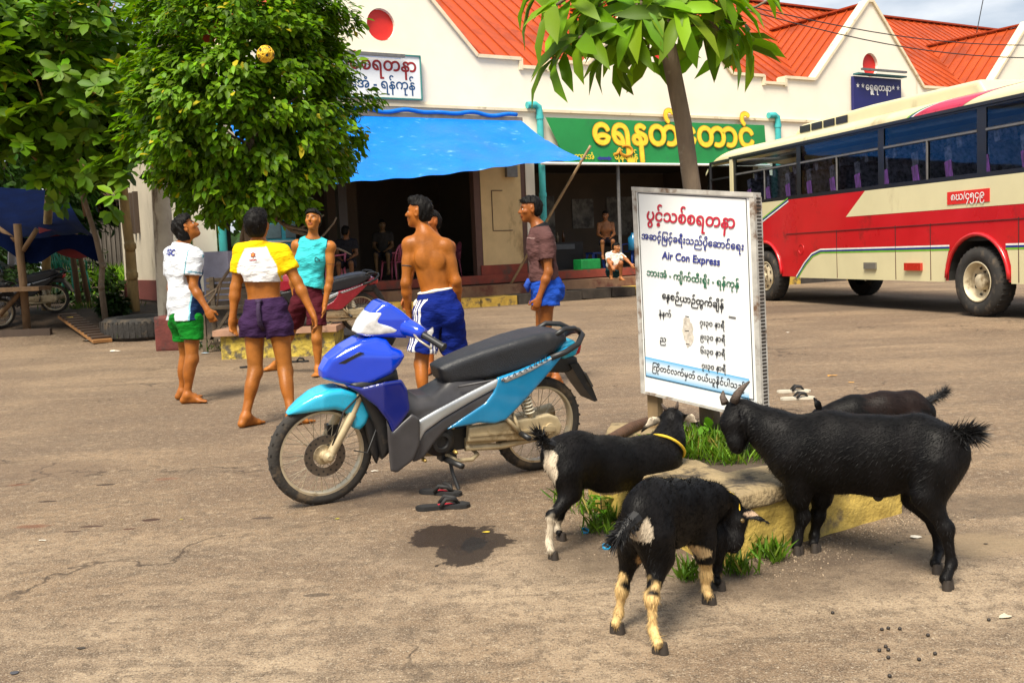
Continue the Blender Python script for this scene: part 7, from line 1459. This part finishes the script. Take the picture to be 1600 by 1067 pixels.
# low painted block with slab top, raised island behind it
pb_ = empty('bench_block', (-3.05, 13.5, 0), 'low bench block with a pinkish slab top and chipped yellow painted sides', 'bench')
x0, x1 = G(352, 560)[0], G(522, 556)[0]
mb = MB(); mb.box(((x0+x1)/2, 13.62, .15), (x1-x0, .75, .31)); mb.build('base', M('chipped_yellow', (.46, .34, .05), .85, var=.3, vs=10, stain=((.10, .08, .05), 7, .47), bump=.8, bs=22), pb_)
mb = MB(); mb.box(((x0+x1)/2-.02, 13.6, .345), (x1-x0+.12, .86, .075)); mb.build('slab', M('pink_slab', (.34, .19, .12), .8, var=.2, vs=6, stain=((.16, .09, .06), 5, .55)), pb_)
isl = MB(); isl.box((-2.6, 15.0, .09), (2.7, 1.9, .2)); tag(isl.build('island', conc_d), kind='structure')
v, f = profile_solid([(-.17, 0), (.17, 0), (.17, .34), (-.17, .34)], lambda x, z: .16+0*x, .05, .015); cb = P(470, 500, 13.5); o = mk('black_box', v+A_(cb[0], 13.5, .385), f, M('black_box', (.028, .024, .022), .7, var=.3, stain=((.07, .055, .045), 5, .55)), smooth=True); tag(o, 'dark box standing on the pink slab behind the turquoise vest player', 'box')
# concrete pole
pl0 = P(262, 492, 17.6); pl0[2] = gh(pl0[0], pl0[1])-.1; mb = MB(); tp = P(225, -160, 17.75); mb.tube([pl0, pl0+(tp-pl0)*.5, tp], [.17, .15, .125], 14); ppole = mb.build('utility_pole', M('pole_concrete', (.42, .37, .29), .85, var=.15, vs=4, stain=((.14, .10, .07), 3, .53, (2, 2, .5)), bump=.3, bs=30), None, 40); tag(ppole, 'tall pale concrete utility pole behind the round tree', 'pole')
# plank ramp with slats
r0, r1 = P(102, 468, 18.4), P(160, 525, 16.7); r0[2] = gh(r0[0], r0[1])+.12; r1[2] = gh(r1[0], r1[1])+.04; rp = empty('cleated_plank', (r0+r1)/2, 'orange brown cleated plank sloping down to the ground by the tyre', 'plank'); dv = nrm(r1-r0); lt = nrm(np.cross(dv, UP)); L_ = np.linalg.norm(r1-r0)
mb = MB(); mb.bar(r0, r1, .30, .05); mb.build('board', M('orange_wood', (.34, .16, .05), .8, var=.25, vs=6), rp)
for i in range(11): c = r0+dv*L_*(i+.5)/11+A_(0, 0, .045); mb = MB(); mb.box(c, (.30, .09, .035), np.stack([lt, dv, np.cross(lt, dv)], 1)); mb.build('cleat', darkwood, rp)
# stall with a blue tarpaulin roof
st_ = empty('market_stall', P(30, 495, 18.0), 'dark roadside stall with a sagging navy tarpaulin roof on rough timber posts', 'stall'); pw = M('stall_timber', (.13, .075, .035), .85, var=.3, vs=8, stretch=(1, 1, .3), bump=.4, bs=30)
V = []; N1, N2 = 26, 14; fa, fb, fc, fd = P(-90, 352, 17.6), P(152, 376, 18.3), P(100, 300, 21), P(-110, 285, 20.5)
for i in range(N1+1):
    for j in range(N2+1): u, w = i/N1, j/N2; p = (fa*(1-u)+fb*u)*(1-w)+(fd*(1-u)+fc*u)*w; V.append(p+A_(0, 0, .14*math.sin(u*math.pi*2.5+.6)*(1-w)*.6-.16*math.sin(math.pi*w)+.03*math.sin(u*37)*(1-w)))
mk('tarpaulin', V, [(i*(N2+1)+j, (i+1)*(N2+1)+j, (i+1)*(N2+1)+j+1, i*(N2+1)+j+1) for i in range(N1) for j in range(N2)], M('tarp_navy', (.0012, .0045, .024), .9, var=.3, spec=.05, vs=3, bump=.3, bs=8), st_, smooth=True)
V2 = []
for i in range(N1+1):
    u = i/N1; p = fa*(1-u)+fb*u; z_ = .34+.10*math.sin(u*14)
    for j in range(5): V2.append(p+A_(0, -.02+.03*math.sin(u*25), .1*math.sin(u*math.pi*2.5+.6)*.8-z_*j/4))
mk('tarpaulin_flap', V2, [(i*5+j, (i+1)*5+j, (i+1)*5+j+1, i*5+j+1) for i in range(N1) for j in range(4)], MATS['tarp_navy'], st_, smooth=True)
def timber(pts, r): mb = MB(); mb.tube(pts, r, 8); mb.build('post', pw, st_, True)
pz = lambda px, py, Y: (lambda p: A_(p[0], p[1], float(gh(p[0], p[1]))-.05))(P(px, py, Y))
timber([pz(41, 498, 17.9), P(36, 440, 17.9), P(30, 385, 17.9), P(27, 350, 17.9)], .07); timber([P(36, 392, 17.9), P(58, 358, 17.9)], .045); timber([P(30, 380, 17.9), P(-5, 355, 17.9)], .045); timber([pz(122, 450, 21), P(112, 385, 21), P(108, 350, 21)], .06); timber([pz(140, 470, 20.4), P(125, 400, 20.2), P(116, 360, 20.2)], .05); timber([P(95, 175, 18.2), P(128, 300, 18.2), P(134, 338, 18.2)], .04)
timber([P(0, 492, 17.9), P(40, 448, 17.9)], .045)
mb = MB(); mb.box(P(28, 452, 17.7), (.95, .5, .07)); mb.build('counter', pw, st_); mb = MB(); mb.bar(pz(5, 497, 17.6)+A_(-.2, 0, .1), pz(78, 495, 17.6)+A_(0, 0, .1), .1, .12); mb.build('ground_rail', darkwood, st_)
mb = MB(); pa, pb2 = P(60, 355, 18.6), P(150, 376, 18.6)
V = [p for i in range(9) for p in ((pa*(1-i/8)+pb2*i/8), (pa*(1-i/8)+pb2*i/8)+A_(0, 0, -.25-.35*math.sin(math.pi*i/8)*.5))]; mb.add(V, [(2*i, 2*i+2, 2*i+3, 2*i+1) for i in range(8)]); mb.build('red_cloth', M('red_cloth', (.16, .012, .014), .8, var=.2, bump=.3, bs=20), st_)
V = [];
for i in range(9):
    for j in range(7): V.append(P(10+3.1*i, 352+10.5*j+2*math.sin(i), 19.6)+A_(0, .06*math.sin(i*1.6+j*.4), 0))
o = mk('hanging_sheet', V, [(i*7+j, (i+1)*7+j, (i+1)*7+j+1, i*7+j+1) for i in range(8) for j in range(6)], M('white_sheet', (.52, .50, .50), .8, var=.1, bump=.3, bs=12), smooth=True); tag(o, 'pale sheet hanging under the stall roof', 'sheet')
# hut on stilts
hc = P(170, 365, 34); hb = empty('wooden_hut', A_(hc[0], 34, .4), 'grey plank hut on stilts with a faded pink roof, seen past the ochre trunk', 'hut'); gw = M('hut_planks', (.30, .26, .22), .85, var=.3, vs=6, stretch=(6, 6, .3), bump=.5, bs=10)
mb = MB(); mb.box((hc[0], 35, 1.95), (3.2, 2.2, 1.7))
for i in range(22): mb.box((hc[0]-1.55+.148*i, 33.88, 1.95), (.015, .03, 1.7))
mb.build('wall', gw, hb); mb = MB(); mb.prism([(-1.9, 2.72), (0, 3.7), (1.9, 2.72), (1.9, 2.82), (0, 3.82), (-1.9, 2.82)], lambda a, b, d: A_(hc[0]+a*1.0, 35+d, b), -1.7, 1.5); mb.build('roof', M('pink_roof', (.45, .26, .20), .8, var=.2, vs=4, stain=((.2, .13, .1), 2, .55)), hb)
for x in (-1.4, 0, 1.4): mb = MB(); mb.box((hc[0]+x, 34.1, .7), (.14, .14, .9)); mb.build('stilt', darkwood, hb)
# green plastic chairs, blue sheet, dark fence behind the bank
def chair(name, label, pos, ang, mat, group=None):
    rt = empty(name, tuple(pos), label, 'chair', group, ang); z = 0
    mb = MB(); v, f = profile_solid([(-.21, .41), (.22, .42), (.23, .44), (-.2, .435)], lambda x, z: .21+0*x, .012, .014); mk('seat', v, f, mat, rt, smooth=True, inv=False)
    for sx_ in (-1, 1):
        for sy in (-1, 1): mb = MB(); mb.tube([(sx_*.19, sy*.19, .42), (sx_*.235, sy*.225, 0)], [.028, .018], 7); mb.build('leg', mat, rt, True, False)
    arc = [(-.20-.09*(math.sin(a)), .215*math.cos(a)*-1, .43+.42*math.sin(a)**.7) for a in np.linspace(0, math.pi, 13)]
    mb = MB(); mb.tube(arc, .024, 7)
    for y in (-.10, -.035, .035, .10): mb.tube([(-.205, y, .44), (-.285, y, .835-.3*abs(y))], .016, 6)
    mb.build('backrest', mat, rt, True, False)
    for sy in (-1, 1): mb = MB(); mb.tube([(-.25, sy*.22, .65), (-.05, sy*.25, .64), (.17, sy*.24, .62), (.19, sy*.20, .44)], .018, 7); mb.build('armrest', mat, rt, True, False)
    return rt
def rechair(src, label, pos, ang, mat=None):
    c = copy_tree(src); c.location = tuple(pos); c.rotation_euler = (0, 0, ang); c['label'] = label
    if mat:
        for k in c.children: k.data = k.data.copy(); k.data.materials[0] = mat
    return c
pinkp = M('pink_plastic', (.62, .15, .24), .45, var=.08); grp_ = M('green_plastic', (.01, .22, .14), .45); blp = M('blue_chair_plastic', (.008, .05, .30), .4)
ch = chair('plastic_chair', 'pink plastic chair by the dark post behind the turquoise vest player', Wp(-5.75, -.0, .67), rad(200), pinkp, 'plastic chairs')
rechair(ch, 'pink plastic chair facing left in the middle of the dark tea shop', Wp(-3.75, 1.2, .67), rad(150)); rechair(ch, 'pink plastic chair right of the table, behind the bare backed player', Wp(-1.95, 1.7, .67), rad(200)); rechair(ch, 'blue plastic chair behind the squatting boy', Wp(3.3, .9, .67), rad(215), blp)
for px, lab in ((98, 'green plastic chair left of its pair at the back of the stall'), (114, 'green plastic chair right of its pair at the back of the stall')): p = pz(px, 440, 21.5)+A_(0, 0, .35); rechair(ch, lab, p, rad(70), grp_)
tb = empty('tea_table', Wp(-2.7, 1.9, .67), 'brown wooden table with small cups in the dark tea shop', 'table'); tw = M('table_wood', (.17, .085, .04), .6, var=.25)
mb = MB(); mb.box(Wp(-2.7, 1.9, 1.40), (1.2, .75, .05), WR); mb.build('tabletop', tw, tb)
for a in (-.52, .52):
    for b in (-.3, .3): mb = MB(); mb.box(Wp(-2.7+a, 1.9+b, 1.03), (.06, .06, .70), WR); mb.build('leg', tw, tb)
for i in range(4): mb = MB(); mb.lathe([(.001, 0), (.03, 0), (.04, .06), (.034, .06), (.025, .01)], Wp(-3.1+.22*i, 1.75+.1*(i % 2), 1.426), UP, 10); tag(mb.build('tea_cup', white, None, True), 'small white cup on the tea shop table', 'cup', 'cups on the tea shop table')
for t, k, lab in ((2.45, 1.5, 'dark blue plastic stool under the bare chested man'),): 
    rt = empty('plastic_stool', Wp(t, k, .67), lab, 'stool'); mb = MB(); mb.box(Wp(t, k, 1.09), (.36, .36, .04), WR); mb.build('seat', blp, rt)
    for a in (-1, 1):
        for b in (-1, 1): mb = MB(); mb.bar(Wp(t+a*.14, k+b*.14, 1.07), Wp(t+a*.19, k+b*.19, .67), .06, .06); mb.build('leg', blp, rt)
cr0 = Wp(1.55, .6, .67); v, f = profile_solid([(-.31, 0), (.31, 0), (.31, .28), (-.31, .28)], lambda x, z: .2+0*x, .02, .015); o = mk('green_crate', (v @ WR.T)+cr0, f, M('crate_green', (.008, .24, .05), .5, var=.2, vs=12), smooth=True); tag(o, 'bright green crate on the floor under the banner', 'crate')
dt = empty('dark_counter', Wp(1.5, 2.2, .67), 'dark counter with bottles inside the shop under the banner', 'counter'); mb = MB(); mb.box(Wp(1.5, 2.2, 1.05), (1.7, .6, .75), WR); mb.build('body', M('counter_black', (.02, .018, .017), .6), dt); mb = MB(); mb.box(Wp(1.7, 1.88, 1.30), (.7, .02, .14), WR); mb.build('shelf', M('shelf_grey', (.12, .13, .14), .5), dt)
for i in range(6): mb = MB(); h_ = .22+.05*(i % 3); mb.lathe([(.001, 0), (.04, 0), (.04, h_*.65), (.015, h_*.8), (.015, h_), (.001, h_)], Wp(.9+.2*i, 2.2, 1.43), UP, 10); tag(mb.build('glass_bottle', M('bottle_%d' % (i % 3), [(.05, .12, .04), (.2, .16, .1), (.12, .05, .02)][i % 3], .2), None, True), 'bottle on the dark counter inside the shop', 'bottle', 'bottles on the shop counter')
mb = MB(); mb.lathe([(.001, 0), (.15, 0), (.15, .34), (.06, .42), (.06, .47), (.001, .47)], Wp(3.15, .65, 1.13), UP, 16); tag(mb.build('water_jug', M('jug_blue', (.03, .28, .55), .2, coat=.5), None, True), 'big blue water jug on the blue chair', 'jug')
# container by the column and vehicle beyond the open hall
mb = MB(); q = P(345, 470, 20); mb.box(A_(q[0], 20, 1.0), (.5, .4, .95)); tag(mb.build('water_tank', M('tank_lilac', (.34, .33, .42), .6, var=.15), None), 'pale lilac plastic tank behind the bench, right of the teal pipe', 'tank')
tk = empty('turquoise_van', P(505, 400, 37), 'turquoise van seen through the open hall behind the turquoise vest player', 'van'); q = P(505, 375, 37); TX, TZ = q[0], .67
tm = M('van_turquoise', (.02, .34, .46), .4, coat=.4); v, f = profile_solid([(-2.3, .4), (2.3, .4), (2.3, 1.2), (2.0, 1.55), (1.75, 2.35), (-2.2, 2.4), (-2.3, 1.5)], lambda x, z: .85+0*x, .1, .05); mk('body', v+A_(TX, 37, TZ-.2), f, tm, tk, smooth=True)
for i in range(4): mb = MB(); mb.box(A_(TX-1.7+.95*i, 37-.86, TZ+1.62), (.8, .03, .5)); mb.build('window', M('van_window', (.10, .17, .2), .15), tk)
for x in (-1.5, 1.5): mb = MB(); mb.lathe([(.001, .1), (.2, .1), (.34, .08), (.34, -.1), (.001, -.1)], A_(TX+x, 37-.8, TZ+.12), (0, -1, 0), 20); mb.build('wheel', rubber, tk)
mb = MB(); mb.box(A_(TX, 37-.86, TZ+1.25), (4.5, .02, .06)); mb.build('white_stripe', white, tk)
# ================================================================ CANE BALL AND CABLES
bc = P(415, 85, 9.4); br = .076; ob = empty('cane_ball', bc, 'yellow woven cane ball with dark holes flying above the players', 'ball'); mb = MB(); mb.ball(bc, br*.93, 20); mb.build('core', M('cane_core', (.62, .36, .02), .6, var=.2, vs=60), ob, True)
rg = np.random.default_rng(3); gold = (1+5**.5)/2; icos = nrm_rows(np.array([(a, b*gold, 0) for a in (1, -1) for b in (1, -1)]+[(0, a, b*gold) for a in (1, -1) for b in (1, -1)]+[(a*gold, 0, b) for a in (1, -1) for b in (1, -1)], float))
Rr = np.array(Matrix.Rotation(.5, 3, 'X') @ Matrix.Rotation(.9, 3, 'Z') @ Matrix.Rotation(.3, 3, 'Y')); icos = icos @ Rr.T
mb = MB()
for nv in nrm_rows(np.array([(a, b, c) for a in (1, -1) for b in (1, -1) for c in (1, -1)]+[(0, a/gold, b*gold) for a in (1, -1) for b in (1, -1)]+[(a/gold, b*gold, 0) for a in (1, -1) for b in (1, -1)]+[(a*gold, 0, b/gold) for a in (1, -1) for b in (1, -1)], float)) @ Rr.T:
    u = nrm(np.cross(nv, (0.1, .2, 1))); w = np.cross(nv, u); mb.tube([bc+br*.97*(math.cos(a)*u+math.sin(a)*w) for a in np.linspace(0, 2*math.pi, 24, endpoint=False)], .0045, 5, closed=True)
mb.build('weave', M('cane_yellow', (.78, .48, .02), .55, var=.2, vs=50), ob, True)
for i_ in icos: mb = MB(); u = nrm(np.cross(i_, (0, 0, 1))); w = np.cross(i_, u); mb.add([bc+i_*br*1.03+br*.17*(math.cos(a)*u+math.sin(a)*w) for a in np.linspace(0, 2*math.pi, 10, endpoint=False)], [tuple(range(10))]); mb.build('hole', ink_black, ob)
cm = M('cable', (.02, .02, .022), .6)
for a, b, Y0, Y1, lab in [((1150, 12), (1680, 92), 24, 28, 'thin black cable strung across the orange roofs at the right'), ((1150, 6), (1700, 70), 24, 30, 'second thin cable above the first across the roofs'), ((1544, -40), (1526, 52), 30, 30, 'loose cable end hanging against the sky at the right')]:
    p, q = P(*a, Y0), P(*b, Y1); mb = MB(); mb.tube([p+(q-p)*t-A_(0, 0, .35*math.sin(math.pi*t)*(Y0 < 30)) for t in np.linspace(0, 1, 16)], .014, 5); tag(mb.build('power_cable', cm, None, True), lab, 'cable')
